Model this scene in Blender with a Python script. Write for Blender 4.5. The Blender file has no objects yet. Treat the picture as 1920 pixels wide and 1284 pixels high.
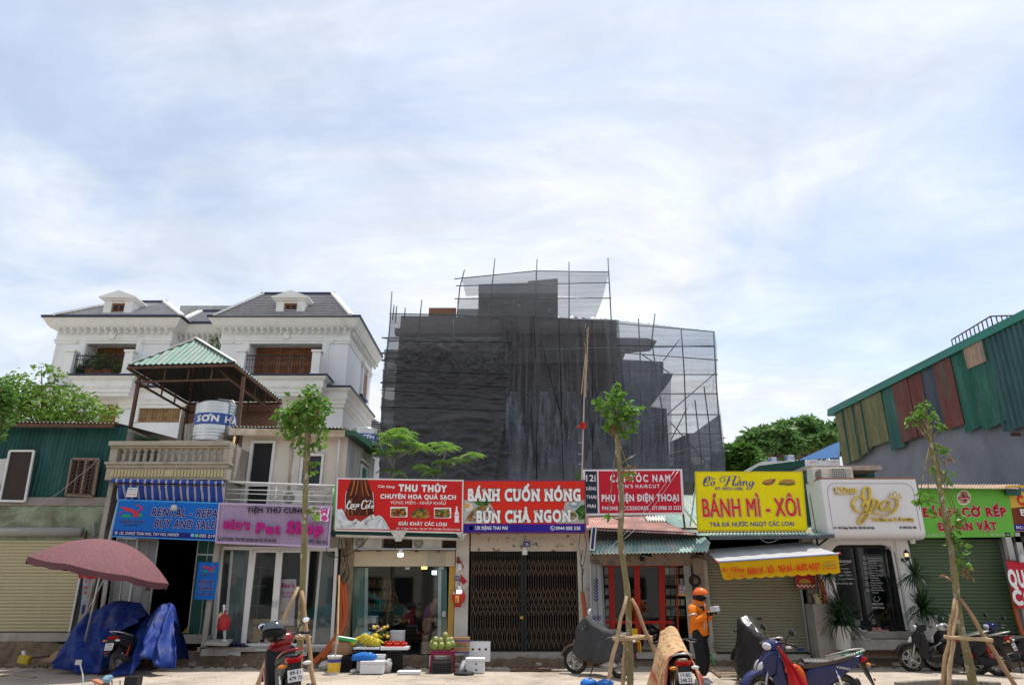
import bpy,bmesh,math,random
import numpy as np
from mathutils import Vector,Matrix,noise
R=math.radians;rnd=random.Random(7)
SC=bpy.context.scene;COL=SC.collection
#  camera / world / sun / exposure 
FPX=1310.0;PITCH=19.5;H=1.6
cd=bpy.data.cameras.new('camera');cam=bpy.data.objects.new('camera',cd);COL.objects.link(cam)
cam.location=(0,0,H);cam.rotation_euler=(R(90+PITCH),0,0)
cd.sensor_width=36;cd.lens=FPX/1920*36;cd.clip_end=3000;cd.clip_start=.1
SC.camera=cam
SUN_EL=73;SUN_AZ=38
W=bpy.data.worlds.new('World');SC.world=W;W.use_nodes=True
nt=W.node_tree;nt.nodes.clear()
def N(t,**k):
 n=nt.nodes.new(t)
 for a,b in k.items():
  if a=='i':
   for p,q in b.items():n.inputs[p].default_value=q
  else:setattr(n,a,b)
 return n
def Lk(a,b):nt.links.new(a,b)
sky=N('ShaderNodeTexSky',sky_type='NISHITA',sun_disc=False,sun_elevation=R(SUN_EL),sun_rotation=R(SUN_AZ))
sky.air_density=1.0;sky.dust_density=.9;sky.ozone_density=1.2
tc=N('ShaderNodeTexCoord');sep=N('ShaderNodeSeparateXYZ');Lk(tc.outputs['Generated'],sep.inputs[0])
zc=N('ShaderNodeMath',operation='MAXIMUM',i={1:0.0});Lk(sep.outputs['Z'],zc.inputs[0])
za=N('ShaderNodeMath',operation='ADD',i={1:0.22});Lk(zc.outputs[0],za.inputs[0])
dv=N('ShaderNodeVectorMath',operation='DIVIDE');Lk(tc.outputs['Generated'],dv.inputs[0])
cb=N('ShaderNodeCombineXYZ');[Lk(za.outputs[0],cb.inputs[i])for i in range(3)];Lk(cb.outputs[0],dv.inputs[1])
mp=N('ShaderNodeMapping');mp.inputs['Scale'].default_value=(1.0,1.5,1.0);mp.inputs['Location'].default_value=(3.3,1.2,0);mp.inputs['Rotation'].default_value=(0,0,R(24));Lk(dv.outputs[0],mp.inputs[0])
n1=N('ShaderNodeTexNoise',i={'Scale':1.15,'Detail':9,'Roughness':.6,'Distortion':.9});Lk(mp.outputs[0],n1.inputs['Vector'])
n2=N('ShaderNodeTexNoise',i={'Scale':.55,'Detail':3,'Roughness':.5,'Distortion':.3});Lk(mp.outputs[0],n2.inputs['Vector'])
ad=N('ShaderNodeMath',operation='ADD');Lk(n1.outputs['Fac'],ad.inputs[0]);Lk(n2.outputs['Fac'],ad.inputs[1])
hz=N('ShaderNodeMapRange',i={1:0.0,2:0.55,3:.22,4:-.05});Lk(sep.outputs['Z'],hz.inputs[0])
a2=N('ShaderNodeMath',operation='ADD');Lk(ad.outputs[0],a2.inputs[0]);Lk(hz.outputs[0],a2.inputs[1])
sdir=Vector((math.cos(R(SUN_EL))*math.sin(R(SUN_AZ)),math.cos(R(SUN_EL))*math.cos(R(SUN_AZ)),math.sin(R(SUN_EL))))
dt=N('ShaderNodeVectorMath',operation='DOT_PRODUCT');dt.inputs[1].default_value=Vector((-.05,.8,.6)).normalized();Lk(tc.outputs['Generated'],dt.inputs[0])
gl=N('ShaderNodeMapRange',i={1:.75,2:1.0,3:-.04,4:.13});Lk(dt.outputs['Value'],gl.inputs[0])
a3=N('ShaderNodeMath',operation='ADD');Lk(a2.outputs[0],a3.inputs[0]);Lk(gl.outputs[0],a3.inputs[1])
cr=N('ShaderNodeMapRange',interpolation_type='SMOOTHSTEP',i={1:.84,2:1.38,3:.38,4:1.0});Lk(a3.outputs[0],cr.inputs[0])
n3=N('ShaderNodeTexNoise',i={'Scale':3.2,'Detail':8,'Roughness':.62,'Distortion':.5});Lk(mp.outputs[0],n3.inputs['Vector'])
cc=N('ShaderNodeMapRange',i={1:.35,2:.66,3:.84,4:1.06});Lk(n3.outputs['Fac'],cc.inputs[0])
ccol=N('ShaderNodeMixRGB',blend_type='MULTIPLY',i={'Fac':1,'Color1':(6.75,6.9,7.12,1)});Lk(cc.outputs[0],ccol.inputs['Color2'])
skb=N('ShaderNodeMixRGB',blend_type='MULTIPLY',i={'Fac':1,'Color2':(1.25,1.27,1.27,1)});Lk(sky.outputs[0],skb.inputs['Color1'])
mx=N('ShaderNodeMixRGB');Lk(cr.outputs[0],mx.inputs['Fac']);Lk(skb.outputs[0],mx.inputs['Color1']);Lk(ccol.outputs[0],mx.inputs['Color2'])
bg=N('ShaderNodeBackground',i={'Strength':.1});Lk(mx.outputs[0],bg.inputs['Color'])
wo=N('ShaderNodeOutputWorld');Lk(bg.outputs[0],wo.inputs[0])
sl=bpy.data.lights.new('sun','SUN');so=bpy.data.objects.new('sun',sl);COL.objects.link(so)
sl.energy=3.4;sl.angle=R(1.2);sl.color=(1,.95,.87)
so.rotation_euler=sdir.to_track_quat('Z','Y').to_euler()
vs=SC.view_settings;vs.view_transform='Standard';vs.look='None';vs.gamma=1;vs.use_curve_mapping=False;vs.exposure=.62
SC.cycles.max_bounces=6;SC.cycles.transparent_max_bounces=12;SC.cycles.sample_clamp_indirect=6
#  pixel <> world 
cp,sp=math.cos(R(PITCH)),math.sin(R(PITCH))
def P(px,py,Y):
 u=(px-960)/FPX;v=(642-py)/FPX
 t=Y/(cp-v*sp)
 return Vector((u*t,Y,H+t*(sp+v*cp)))
def X(px,py,Y):return P(px,py,Y).x
def Z(py,Y):return P(960,py,Y).z
def PXX(px,py,Xw):
 u=(px-960)/FPX;v=(642-py)/FPX;t=Xw/u
 return Vector((Xw,t*(cp-v*sp),H+t*(sp+v*cp)))
def G(px,py,z=0):
 u=(px-960)/FPX;v=(642-py)/FPX;t=(z-H)/(sp+v*cp)
 return Vector((u*t,t*(cp-v*sp),z))
#  materials 
MATS={}
def mat(name,col,rough=.7,var=.12,vs=3.0,fine=.06,bump=.15,bs=40,metal=0,col2=None,c2amt=(.5,.7),c2s=1.5,spec=.22,trans=0,emit=None,coat=0,stretch=(1,1,1),wet=0,alpha=1,backlit=0):
 if name in MATS:return MATS[name]
 m=bpy.data.materials.new(name);m.use_nodes=True;t=m.node_tree;t.nodes.clear();MATS[name]=m
 def n(ty,**k):
  o=t.nodes.new(ty)
  for a,b in k.items():
   if a=='i':
    for p,q in b.items():o.inputs[p].default_value=q
   else:setattr(o,a,b)
  return o
 L=t.links.new
 out=n('ShaderNodeOutputMaterial');bs_=n('ShaderNodeBsdfPrincipled')
 bs_.inputs['Roughness'].default_value=rough;bs_.inputs['Metallic'].default_value=metal
 bs_.inputs['Specular IOR Level'].default_value=spec;bs_.inputs['Coat Weight'].default_value=coat;bs_.inputs['Coat Roughness'].default_value=.08
 if trans:bs_.inputs['Transmission Weight'].default_value=trans
 tc=n('ShaderNodeTexCoord');mp=n('ShaderNodeMapping');mp.inputs['Scale'].default_value=stretch;L(tc.outputs['Object'],mp.inputs[0])
 c=(*col,1)
 na=n('ShaderNodeTexNoise',i={'Scale':vs,'Detail':6,'Roughness':.65});L(mp.outputs[0],na.inputs['Vector'])
 ra=n('ShaderNodeMapRange',i={1:.3,2:.7,3:1-var,4:1+var});L(na.outputs['Fac'],ra.inputs[0])
 nb=n('ShaderNodeTexNoise',i={'Scale':vs*17,'Detail':3});L(mp.outputs[0],nb.inputs['Vector'])
 rb=n('ShaderNodeMapRange',i={1:.3,2:.7,3:1-fine,4:1+fine});L(nb.outputs['Fac'],rb.inputs[0])
 mu=n('ShaderNodeMath',operation='MULTIPLY');L(ra.outputs[0],mu.inputs[0]);L(rb.outputs[0],mu.inputs[1])
 src=None
 if col2:
  nc=n('ShaderNodeTexNoise',i={'Scale':c2s,'Detail':8,'Roughness':.7});L(mp.outputs[0],nc.inputs['Vector'])
  rc=n('ShaderNodeMapRange',i={1:c2amt[0],2:c2amt[1],3:0,4:1});L(nc.outputs['Fac'],rc.inputs[0])
  mxx=n('ShaderNodeMixRGB',i={'Color1':c,'Color2':(*col2,1)});L(rc.outputs[0],mxx.inputs['Fac']);src=mxx.outputs[0]
 mm=n('ShaderNodeMixRGB',blend_type='MULTIPLY',i={'Fac':1,'Color1':c})
 if src:L(src,mm.inputs['Color1'])
 L(mu.outputs[0],mm.inputs['Color2']);L(mm.outputs[0],bs_.inputs['Base Color'])
 if bump:
  nd=n('ShaderNodeTexNoise',i={'Scale':bs,'Detail':5,'Roughness':.6});L(mp.outputs[0],nd.inputs['Vector'])
  bm_=n('ShaderNodeBump',i={'Strength':bump,'Distance':.02});L(nd.outputs['Fac'],bm_.inputs['Height']);L(bm_.outputs[0],bs_.inputs['Normal'])
  rr=n('ShaderNodeMapRange',i={1:.3,2:.7,3:max(0,rough-.1),4:min(1,rough+.1)});L(na.outputs['Fac'],rr.inputs[0]);L(rr.outputs[0],bs_.inputs['Roughness'])
 if emit:
  bs_.inputs['Emission Color'].default_value=(*emit[:3],1);bs_.inputs['Emission Strength'].default_value=emit[3]
 o=bs_.outputs[0]
 if backlit:
  tl=n('ShaderNodeBsdfTranslucent');L(mm.outputs[0],tl.inputs['Color']);ms=n('ShaderNodeMixShader',i={0:backlit});L(o,ms.inputs[1]);L(tl.outputs[0],ms.inputs[2]);o=ms.outputs[0]
 if alpha<1:
  tr=n('ShaderNodeBsdfTransparent');ms=n('ShaderNodeMixShader',i={0:alpha});L(tr.outputs[0],ms.inputs[1]);L(o,ms.inputs[2]);o=ms.outputs[0]
 L(o,out.inputs[0]);return m
def plain(name,col,rough=.5,**k):return mat(name,col,rough,var=k.pop('var',.05),fine=k.pop('fine',.02),bump=k.pop('bump',0),**k)
def glass(name,tint=(.8,.85,.85),a=.35,rough=.03):
 if name in MATS:return MATS[name]
 m=bpy.data.materials.new(name);m.use_nodes=True;t=m.node_tree;t.nodes.clear();MATS[name]=m
 o=t.nodes.new('ShaderNodeOutputMaterial');tr=t.nodes.new('ShaderNodeBsdfTransparent');tr.inputs[0].default_value=(*tint,1)
 g=t.nodes.new('ShaderNodeBsdfGlossy');g.inputs['Roughness'].default_value=rough;g.inputs['Color'].default_value=(.9,.93,.95,1)
 f=t.nodes.new('ShaderNodeFresnel');f.inputs[0].default_value=1.5;ma=t.nodes.new('ShaderNodeMath');ma.operation='ADD';ma.inputs[1].default_value=a*.12
 ms=t.nodes.new('ShaderNodeMixShader');L=t.links.new
 L(f.outputs[0],ma.inputs[0]);L(ma.outputs[0],ms.inputs[0]);L(tr.outputs[0],ms.inputs[1]);L(g.outputs[0],ms.inputs[2]);L(ms.outputs[0],o.inputs[0]);return m
#  objects 
ORG={}
def org(p):return ORG.get(p.name,Vector((0,0,0)))if p else Vector((0,0,0))
def tag(o,label=None,cat=None,group=None,kind=None):
 if label:o['label']=label
 if cat:o['category']=cat
 if group:o['group']=group
 if kind:o['kind']=kind
 return o
def thing(name,label,cat,loc=(0,0,0),group=None,rz=0):
 o=bpy.data.objects.new(name,None);COL.objects.link(o);o.location=loc;o.rotation_euler=(0,0,rz);o.empty_display_size=.2
 ORG[o.name]=Vector(loc);return tag(o,label,cat,group)
SPLIT={'post','side_rail','end_pier','hip_capping','rail','foot','brace','folding_arm','bearer','white_post'}
class MB:
 def __init__(s):s.v=[];s.f=[];s.m=[];s.p=[]
 def add(s,vs,fs,mi=0):
  b=len(s.v);s.p.append((b,len(s.f)));s.v+=[tuple(v)for v in vs];s.f+=[tuple(i+b for i in f)for f in fs];s.m+=[mi]*len(fs);return s
 def quad(s,a,b,c,d,mi=0):return s.add([a,b,c,d],[(0,1,2,3)],mi)
 def hexa(s,p,mi=0):
  return s.add(p,[(3,2,1,0),(4,5,6,7),(0,1,5,4),(1,2,6,5),(2,3,7,6),(3,0,4,7)],mi)
 def box(s,x0,x1,y0,y1,z0,z1,mi=0):
  if x0>x1:x0,x1=x1,x0
  if y0>y1:y0,y1=y1,y0
  if z0>z1:z0,z1=z1,z0
  return s.hexa([(x0,y0,z0),(x1,y0,z0),(x1,y1,z0),(x0,y1,z0),(x0,y0,z1),(x1,y0,z1),(x1,y1,z1),(x0,y1,z1)],mi)
 def obox(s,c,size,rot=None,mi=0):
  M=rot if rot else Matrix.Identity(3);a,b,d=[q/2 for q in size];c=Vector(c)
  return s.hexa([c+M@Vector(q)for q in[(-a,-b,-d),(a,-b,-d),(a,b,-d),(-a,b,-d),(-a,-b,d),(a,-b,d),(a,b,d),(-a,b,d)]],mi)
 def bar(s,a,b,w,h=None,mi=0,up=(0,0,1)):
  a=Vector(a);b=Vector(b);h=h or w;d=(b-a);L=d.length;d.normalize();u=Vector(up)
  if abs(d.dot(u))>.98:u=Vector((0,1,0))
  x=d.cross(u).normalized();z=x.cross(d)
  M=Matrix((x,d,z)).transposed();return s.obox((a+b)/2,(w,L,h),M,mi)
 def tube(s,pts,r,n=8,mi=0,cap=True,flat=1):
  pts=[Vector(p)for p in pts];m=len(pts);rs=r if isinstance(r,(list,tuple))else[r]*m
  vs=[];ref=None
  for i,p in enumerate(pts):
   d=(pts[min(i+1,m-1)]-pts[max(i-1,0)])
   if d.length<1e-9:d=Vector((0,0,1))
   d.normalize()
   if ref is None:
    ref=Vector((0,0,1))if abs(d.z)<.9 else Vector((1,0,0))
   x=d.cross(ref).normalized();y=x.cross(d);ref=y
   for k in range(n):
    a=2*math.pi*k/n;vs.append(p+x*math.cos(a)*rs[i]+y*math.sin(a)*rs[i]*flat)
  fs=[(i*n+k,i*n+(k+1)%n,(i+1)*n+(k+1)%n,(i+1)*n+k)for i in range(m-1)for k in range(n)]
  if cap:fs+=[tuple(range(n))[::-1],tuple((m-1)*n+k for k in range(n))]
  return s.add(vs,fs,mi)
 def ring(s,c,R_,r,axis=(0,1,0),n=24,k=8,mi=0,sx=1):
  c=Vector(c);ax=Vector(axis).normalized();ref=Vector((0,0,1))if abs(ax.z)<.9 else Vector((1,0,0));x=ax.cross(ref).normalized();y=ax.cross(x)
  vs=[]
  for i in range(n):
   a=2*math.pi*i/n;d=x*math.cos(a)+y*math.sin(a)
   for j in range(k):
    b=2*math.pi*j/k;vs.append(c+d*(R_+r*math.cos(b))+ax*r*sx*math.sin(b))
  return s.add(vs,[(i*k+j,i*k+(j+1)%k,((i+1)%n)*k+(j+1)%k,((i+1)%n)*k+j)for i in range(n)for j in range(k)],mi)
 def lathe(s,prof,c=(0,0,0),n=16,mi=0,rot=None,cap=True):
  c=Vector(c);M=rot or Matrix.Identity(3);vs=[]
  for r,z in prof:
   for k in range(n):
    a=2*math.pi*k/n;vs.append(c+M@Vector((r*math.cos(a),r*math.sin(a),z)))
  m=len(prof);fs=[(i*n+k,i*n+(k+1)%n,(i+1)*n+(k+1)%n,(i+1)*n+k)for i in range(m-1)for k in range(n)]
  if cap:fs+=[tuple(range(n))[::-1],tuple((m-1)*n+k for k in range(n))]
  return s.add(vs,fs,mi)
 def ball(s,c,r,n=10,sc=(1,1,1),mi=0,rot=None):
  M=rot or Matrix.Identity(3);c=Vector(c);m=max(4,n//2+1);vs=[];
  for i in range(m+1):
   t=math.pi*i/m
   for k in range(n):
    a=2*math.pi*k/n;vs.append(c+M@Vector((r*sc[0]*math.sin(t)*math.cos(a),r*sc[1]*math.sin(t)*math.sin(a),r*sc[2]*math.cos(t))))
  return s.add(vs,[(i*n+k,(i+1)*n+k,(i+1)*n+(k+1)%n,i*n+(k+1)%n)for i in range(m)for k in range(n)],mi)
 def prism(s,poly,y0,y1,mi=0):
  n=len(poly);vs=[(x,y0,z)for x,z in poly]+[(x,y1,z)for x,z in poly]
  return s.add(vs,[tuple(range(n)),tuple(range(2*n-1,n-1,-1))]+[(i,i+n,(i+1)%n+n,(i+1)%n)for i in range(n)],mi)
 def slab(s,poly,w,ins=.12,mi=0,yc=0,taper=None):
  n=len(poly);cx=sum(p[0]for p in poly)/n;cz=sum(p[1]for p in poly)/n
  vs=[]
  for yy,sc in((-w,1-ins*1.6),(-w*.82,1-ins*.45),(-w*.45,1),(w*.45,1),(w*.82,1-ins*.45),(w,1-ins*1.6)):
   for x,z in poly:
    k=taper(x,z)if taper else 1
    vs.append((cx+(x-cx)*sc,yc+yy*k,cz+(z-cz)*sc))
  fs=[(j*n+i,j*n+(i+1)%n,(j+1)*n+(i+1)%n,(j+1)*n+i)for j in range(5)for i in range(n)]
  fs+=[tuple(range(n))[::-1],tuple(5*n+i for i in range(n))]
  return s.add(vs,fs,mi)
 def grid(s,fn,nu,nv,mi=0,thick=0):
  vs=[fn(i/nu,j/nv)for j in range(nv+1)for i in range(nu+1)]
  return s.add(vs,[(j*(nu+1)+i,j*(nu+1)+i+1,(j+1)*(nu+1)+i+1,(j+1)*(nu+1)+i)for j in range(nv)for i in range(nu)],mi)
 def build(s,name,mats,parent=None,smooth=False,bevel=0,label=None,solid=0,recalc=True,kind=None,cat=None,group=None,wn=False):
  if name in SPLIT and len(s.p)>1 and parent:
   e=s.p+[(len(s.v),len(s.f))]
   for(a,c),(a2,c2)in zip(e,e[1:]):
    q=MB();q.add(s.v[a:a2],[tuple(i-a for i in f)for f in s.f[c:c2]]);last=q.build(name,mats,parent,smooth,bevel,label)
   return last
  o_=org(parent);me=bpy.data.meshes.new(name)
  me.from_pydata([(v[0]-o_.x,v[1]-o_.y,v[2]-o_.z)for v in s.v],[],s.f)
  mats=mats if isinstance(mats,(list,tuple))else[mats]
  for m in mats:me.materials.append(m)
  if len(mats)>1:me.polygons.foreach_set('material_index',s.m)
  if recalc and len(s.f)<40000:
   b=bmesh.new();b.from_mesh(me);bmesh.ops.recalc_face_normals(b,faces=b.faces);b.to_mesh(me);b.free()
  if smooth:me.polygons.foreach_set('use_smooth',[True]*len(me.polygons))
  me.update()
  ob=bpy.data.objects.new(name,me);COL.objects.link(ob)
  if parent:ob.parent=parent;ORG[ob.name]=o_
  if solid:
   q=ob.modifiers.new('solid','SOLIDIFY');q.thickness=solid;q.offset=0
  if bevel:
   q=ob.modifiers.new('bevel','BEVEL');q.width=bevel;q.segments=2;q.limit_method='ANGLE';q.angle_limit=R(40)
   if smooth:q.harden_normals=False
  if smooth=='auto':
   pass
  return tag(ob,label,cat,group,kind)
def inst(src,name,parent,loc,rot=(0,0,0),scale=(1,1,1)):
 o=bpy.data.objects.new(name,src);COL.objects.link(o);o_=org(parent);o.location=Vector(loc)-o_;o.rotation_euler=rot;o.scale=scale
 if parent:o.parent=parent;ORG[o.name]=o_
 return o
def smooth_auto(o,ang=40):
 me=o.data;me.polygons.foreach_set('use_smooth',[True]*len(me.polygons))
 b=bmesh.new();b.from_mesh(me)
 for e in b.edges:
  if len(e.link_faces)==2 and e.calc_face_angle(0)>R(ang):e.smooth=False
 b.to_mesh(me);b.free();return o
#  text 
CAP=None;TXN=0
def text_mesh(s,off=0,ext=0,shear=0,space=1,res=3):
 c=bpy.data.curves.new('lettering','FONT');c.body=s;c.offset=off;c.extrude=ext;c.shear=shear;c.space_character=space;c.resolution_u=res
 o=bpy.data.objects.new('lettering',c);COL.objects.link(o);bpy.context.view_layer.update()
 me=bpy.data.meshes.new_from_object(o.evaluated_get(bpy.context.evaluated_depsgraph_get()))
 COL.objects.unlink(o);bpy.data.objects.remove(o);bpy.data.curves.remove(c);return me
def capheight():
 global CAP
 if CAP is None:
  me=text_mesh('H');CAP=max(v.co.y for v in me.vertices)
 return CAP
import unicodedata
GLY={}
def glyph(c):
 if c in GLY:return GLY[c]
 me=text_mesh(c+'I',res=4);mi=text_mesh('I');adv=max(v.co.x for v in me.vertices)-max(v.co.x for v in mi.vertices)
 if c==' ':GLY[c]=([],[],adv);return GLY[c]
 me=text_mesh(c,res=4);b=bmesh.new();b.from_mesh(me);bmesh.ops.dissolve_limit(b,angle_limit=R(3),verts=b.verts,edges=b.edges);bmesh.ops.triangulate(b,faces=[f for f in b.faces if len(f.verts)>4]);b.verts.index_update()
 GLY[c]=([(v.co.x,v.co.y)for v in b.verts],[tuple(v.index for v in f.verts)for f in b.faces],adv);b.free();return GLY[c]
def mark(m,cx,ty,w,st=.075):
 """diacritic polygons (list of quads) around a letter centred at cx whose top is ty"""
 g=.05;u=ty+g
 if m=='\u0301':return[[(cx-.04,u),(cx+.05,u),(cx+.16,u+.15),(cx+.05,u+.15)]]
 if m=='\u0300':return[[(cx-.05,u),(cx+.04,u),(cx-.05,u+.15),(cx-.16,u+.15)]]
 if m=='\u0302':return[[(cx-.17,u),(cx-.08,u),(cx+.02,u+.13),(cx-.03,u+.13)],[(cx+.17,u),(cx+.08,u),(cx-.02,u+.13),(cx+.03,u+.13)]]
 if m=='\u0306':return[[(cx-.15,u+.12),(cx-.08,u+.12),(cx-.03,u+.06),(cx-.08,u)],[(cx+.15,u+.12),(cx+.08,u+.12),(cx+.03,u+.06),(cx+.08,u)],[(cx-.08,u),(cx+.08,u),(cx+.04,u+.06),(cx-.04,u+.06)]]
 if m=='\u0303':return[[(cx-.16,u+.02),(cx-.14,u+.1),(cx,u+.1),(cx-.02,u+.04)],[(cx,u+.03),(cx,u+.1),(cx+.16,u+.12),(cx+.14,u+.04)]]
 if m=='\u0309':return[[(cx-.07,u+.15),(cx+.06,u+.15),(cx+.06,u+.09),(cx-.07,u+.1)],[(cx+.01,u+.1),(cx+.08,u+.1),(cx+.02,u),(cx-.04,u)]]
 if m=='\u0323':return[[(cx-.05,-.2),(cx+.05,-.2),(cx+.05,-.1),(cx-.05,-.1)]]
 if m=='\u031b':x=cx+w/2;return[[(x-.06,ty-.08),(x-.04,ty+.0),(x+.1,ty+.06),(x+.06,ty-.05)],[(x+.04,ty+.0),(x+.1,ty+.0),(x+.11,ty+.12),(x+.04,ty+.12)]]
 return[]
def layout(s,bold=0,space=1,serif=False,shear=0):
 """list of (verts,faces) pieces in font units"""
 out=[];x=0
 for ch in s:
  bar=ch in 'Đđ';d=unicodedata.normalize('NFD',{'Đ':'D','đ':'d'}.get(ch,ch));base=d[0];V,F,adv=glyph(base)
  if V:
   out.append(([(a+x,b)for a,b in V],F));xs=[p[0]for p in V];ys=[p[1]for p in V];cx=(min(xs)+max(xs))/2+x;w=max(xs)-min(xs);ty=max(ys)
   if base=='i' and len(d)>1:ty-=.05
   k=0;horn=[m for m in d[1:]if m=='\u031b'];below=[m for m in d[1:]if m=='\u0323'];top=[m for m in d[1:]if m not in horn+below]
   qs=[]
   for m in horn+below:qs+=mark(m,cx,ty,w)
   for i,m in enumerate(top):qs+=mark(m,cx+(.12 if i else 0),ty+(.11*i),w)
   if bar:qs.append([(x+min(xs)-.06,ty*.45 if ch=='Đ' else ty*.8),(x+min(xs)+.22,ty*.45 if ch=='Đ' else ty*.8),(x+min(xs)+.22,ty*.45+.09 if ch=='Đ' else ty*.8+.07),(x+min(xs)-.06,ty*.45+.09 if ch=='Đ' else ty*.8+.07)])
   if serif:
    for lev in(0,capheight()):
     pts=sorted(p[0]for p in V if abs(p[1]-lev)<.03);sg=[]
     for v in pts:
      if sg and v-sg[-1][1]<.13:sg[-1][1]=v
      else:sg.append([v,v])
     for a,b in sg:
      if .05<b-a<.2 or base in 'AM' and b-a<.2 and lev==0:qs.append([(x+a-.07,lev-(.07 if lev else 0)),(x+b+.07,lev-(.07 if lev else 0)),(x+b+.07,lev+(0 if lev else .07)),(x+a-.07,lev+(0 if lev else .07))])
   for q in qs:out.append((q,[(0,1,2,3)]))
  x+=adv*space+bold*1.7
 if shear:out=[([(a+b*shear,b)for a,b in v],f)for v,f in out]
 return out
def text(s,x0,b0,x1,b1,cap,Y,m,parent=None,off=0,ext=.002,shear=0,space=1,out=None,outoff=.02,serif=False,label=None,Y2=None):
 """lettering whose baseline runs from pixel (x0,b0) to (x1,b1) on the plane at depth Y"""
 Y2=Y if Y2 is None else Y2;A=P(x0,b0,Y);B=P(x1,b1,Y2);h=P(x0,b0-cap,Y).z-A.z;ax=B-A;L=layout(s,off,space,serif,shear)
 xs=[a for v,f in L for a,b in v];xa,xb=min(xs)-off,max(xs)+off;o_=org(parent);ch=capheight();last=None
 for k,(mm,rad)in enumerate(([(out,[off+outoff]+([off*.6]if off+outoff>.08 else[]))]if out else[])+[(m,[off]if off else[])]):
  sh=[(0,0)];
  for r in rad:
   n=8 if(cap>7 and r>.03)else 4
   sh+=[(r*math.cos(2*math.pi*(i+.5)/n),r*math.sin(2*math.pi*(i+.5)/n))for i in range(n)]
  V=[];F=[];base=ext if(ext>.008 or not out or k==1)else 0;lift=.0115+(.003 if out and k==1 else 0)
  for j,(dx,dy)in enumerate(sh):
   for i,(v,f)in enumerate(L):
    n0=len(V);e=lift+(base if ext>.008 else 0)+j*.00016+(i%3)*.00005
    for a,b in v:
     t=(a+dx-xa)/(xb-xa);V.append((A.x+t*ax.x-o_.x,A.y+t*ax.y-e-o_.y,A.z+t*ax.z+(b+dy)/ch*h*(1/(1+2*off*.6))-o_.z))
    F+=[tuple(q+n0 for q in g)for g in f]
  me=bpy.data.meshes.new('lettering');me.from_pydata(V,[],F)
  if ext>.008:
   b=bmesh.new();b.from_mesh(me);r=bmesh.ops.extrude_face_region(b,geom=b.faces[:]);bmesh.ops.translate(b,vec=(0,ext,0),verts=[g for g in r['geom']if isinstance(g,bmesh.types.BMVert)]);b.to_mesh(me);b.free()
  me.materials.append(mm);last=bpy.data.objects.new('lettering_outline' if out and k==0 else 'lettering',me);COL.objects.link(last)
  if parent:last.parent=parent;ORG[last.name]=o_
  if label:last['label']=label
 return last
def xz(pts,Y):return[(P(a,b,Y).x,P(a,b,Y).z)for a,b in pts]
def ppoly(pts,Y,d,name,m,parent,**k):
 mb=MB();mb.prism([(a,0 if q[1]>=905 else b)for(a,b),q in zip(xz(pts,Y),pts)],Y,Y+d);return mb.build(name,m,parent,**k)
def fbox(mb,px0,px1,py0,py1,Y,d,mi=0,ref=None):
 ref=(py0+py1)/2 if ref is None else ref
 mb.box(X(px0,ref,Y),X(px1,ref,Y),Y,Y+d,Z(py1,Y),Z(py0,Y),mi);return mb
def qbox(mb,TL,TR,BR,BL,Y,d,mi=0):
 p=xz([TL,TR,BR,BL],Y);mb.prism(p,Y,Y+d,mi);return mb
def corr(mb,A,B,C,D,n,amp,nrm=(0,-1,0),seg=6,trap=False,rows=1,dent=0,mi=0):
 """corrugated sheet: A,B top left/right, C,D bottom right/left; waves run across A-B"""
 A,B,C,D=map(Vector,(A,B,C,D));nr=Vector(nrm).normalized()
 def fn(u,v):
  p=A.lerp(B,u).lerp(D.lerp(C,u),v);t=(u*n)%1
  if trap:h=max(-1,min(1,3.0*math.cos(2*math.pi*t)-1.4))
  else:h=math.cos(2*math.pi*t)
  p=p+nr*amp*h
  if dent:p+=nr*dent*noise.noise(p*1.7)
  return p
 return mb.grid(fn,n*seg,rows,mi)
def leafcloud(name,m,parent,clumps,n,size,rs=1,droop=.3,aspect=.5,label=None,kind='stuff',hollow=.35):
 """clumps: (center,(rx,ry,rz)); leaves are small folded quads spread through each clump"""
 g=np.random.default_rng(rs);V=[];F=[]
 wts=np.array([c[1][0]*c[1][1]+c[1][0]*c[1][2]for c in clumps]);wts=wts/wts.sum();idx=g.choice(len(clumps),n,p=wts)
 cen=np.array([tuple(c[0])for c in clumps])[idx];rad=np.array([c[1]for c in clumps])[idx]
 d=g.normal(size=(n,3));d/=np.linalg.norm(d,axis=1)[:,None];r=(hollow+(1-hollow)*g.random(n)**.6)[:,None]
 p=cen+d*r*rad*(0.8+.35*g.random((n,1)))
 ax=g.normal(size=(n,3));ax[:,2]=ax[:,2]*.5-droop;ax/=np.linalg.norm(ax,axis=1)[:,None]
 q=g.normal(size=(n,3));b=np.cross(ax,q);b/=np.linalg.norm(b,axis=1)[:,None]
 s=size*(.6+.8*g.random((n,1)))
 up=np.cross(ax,b)*s*.12
 v=np.stack([p,p+ax*s*.45+b*s*aspect*.5+up,p+ax*s,p+ax*s*.45-b*s*aspect*.5+up],1).reshape(-1,3)-np.array(org(parent))
 me=bpy.data.meshes.new(name);me.vertices.add(4*n);me.vertices.foreach_set('co',v.ravel())
 me.loops.add(4*n);me.loops.foreach_set('vertex_index',np.arange(4*n));me.polygons.add(n);me.polygons.foreach_set('loop_start',np.arange(0,4*n,4));me.polygons.foreach_set('loop_total',np.full(n,4))
 me.update(calc_edges=True);me.materials.append(m)
 o=bpy.data.objects.new(name,me);COL.objects.link(o)
 if parent:o.parent=parent;ORG[o.name]=org(parent)
 return tag(o,label,kind=kind)
def foliage(name,c1,c2,bl=.35):
 m=mat(name,c1,.5,var=.35,vs=2.5,fine=.3,bump=0,col2=c2,c2amt=(.42,.6),c2s=3,backlit=bl,spec=.3);return m
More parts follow.
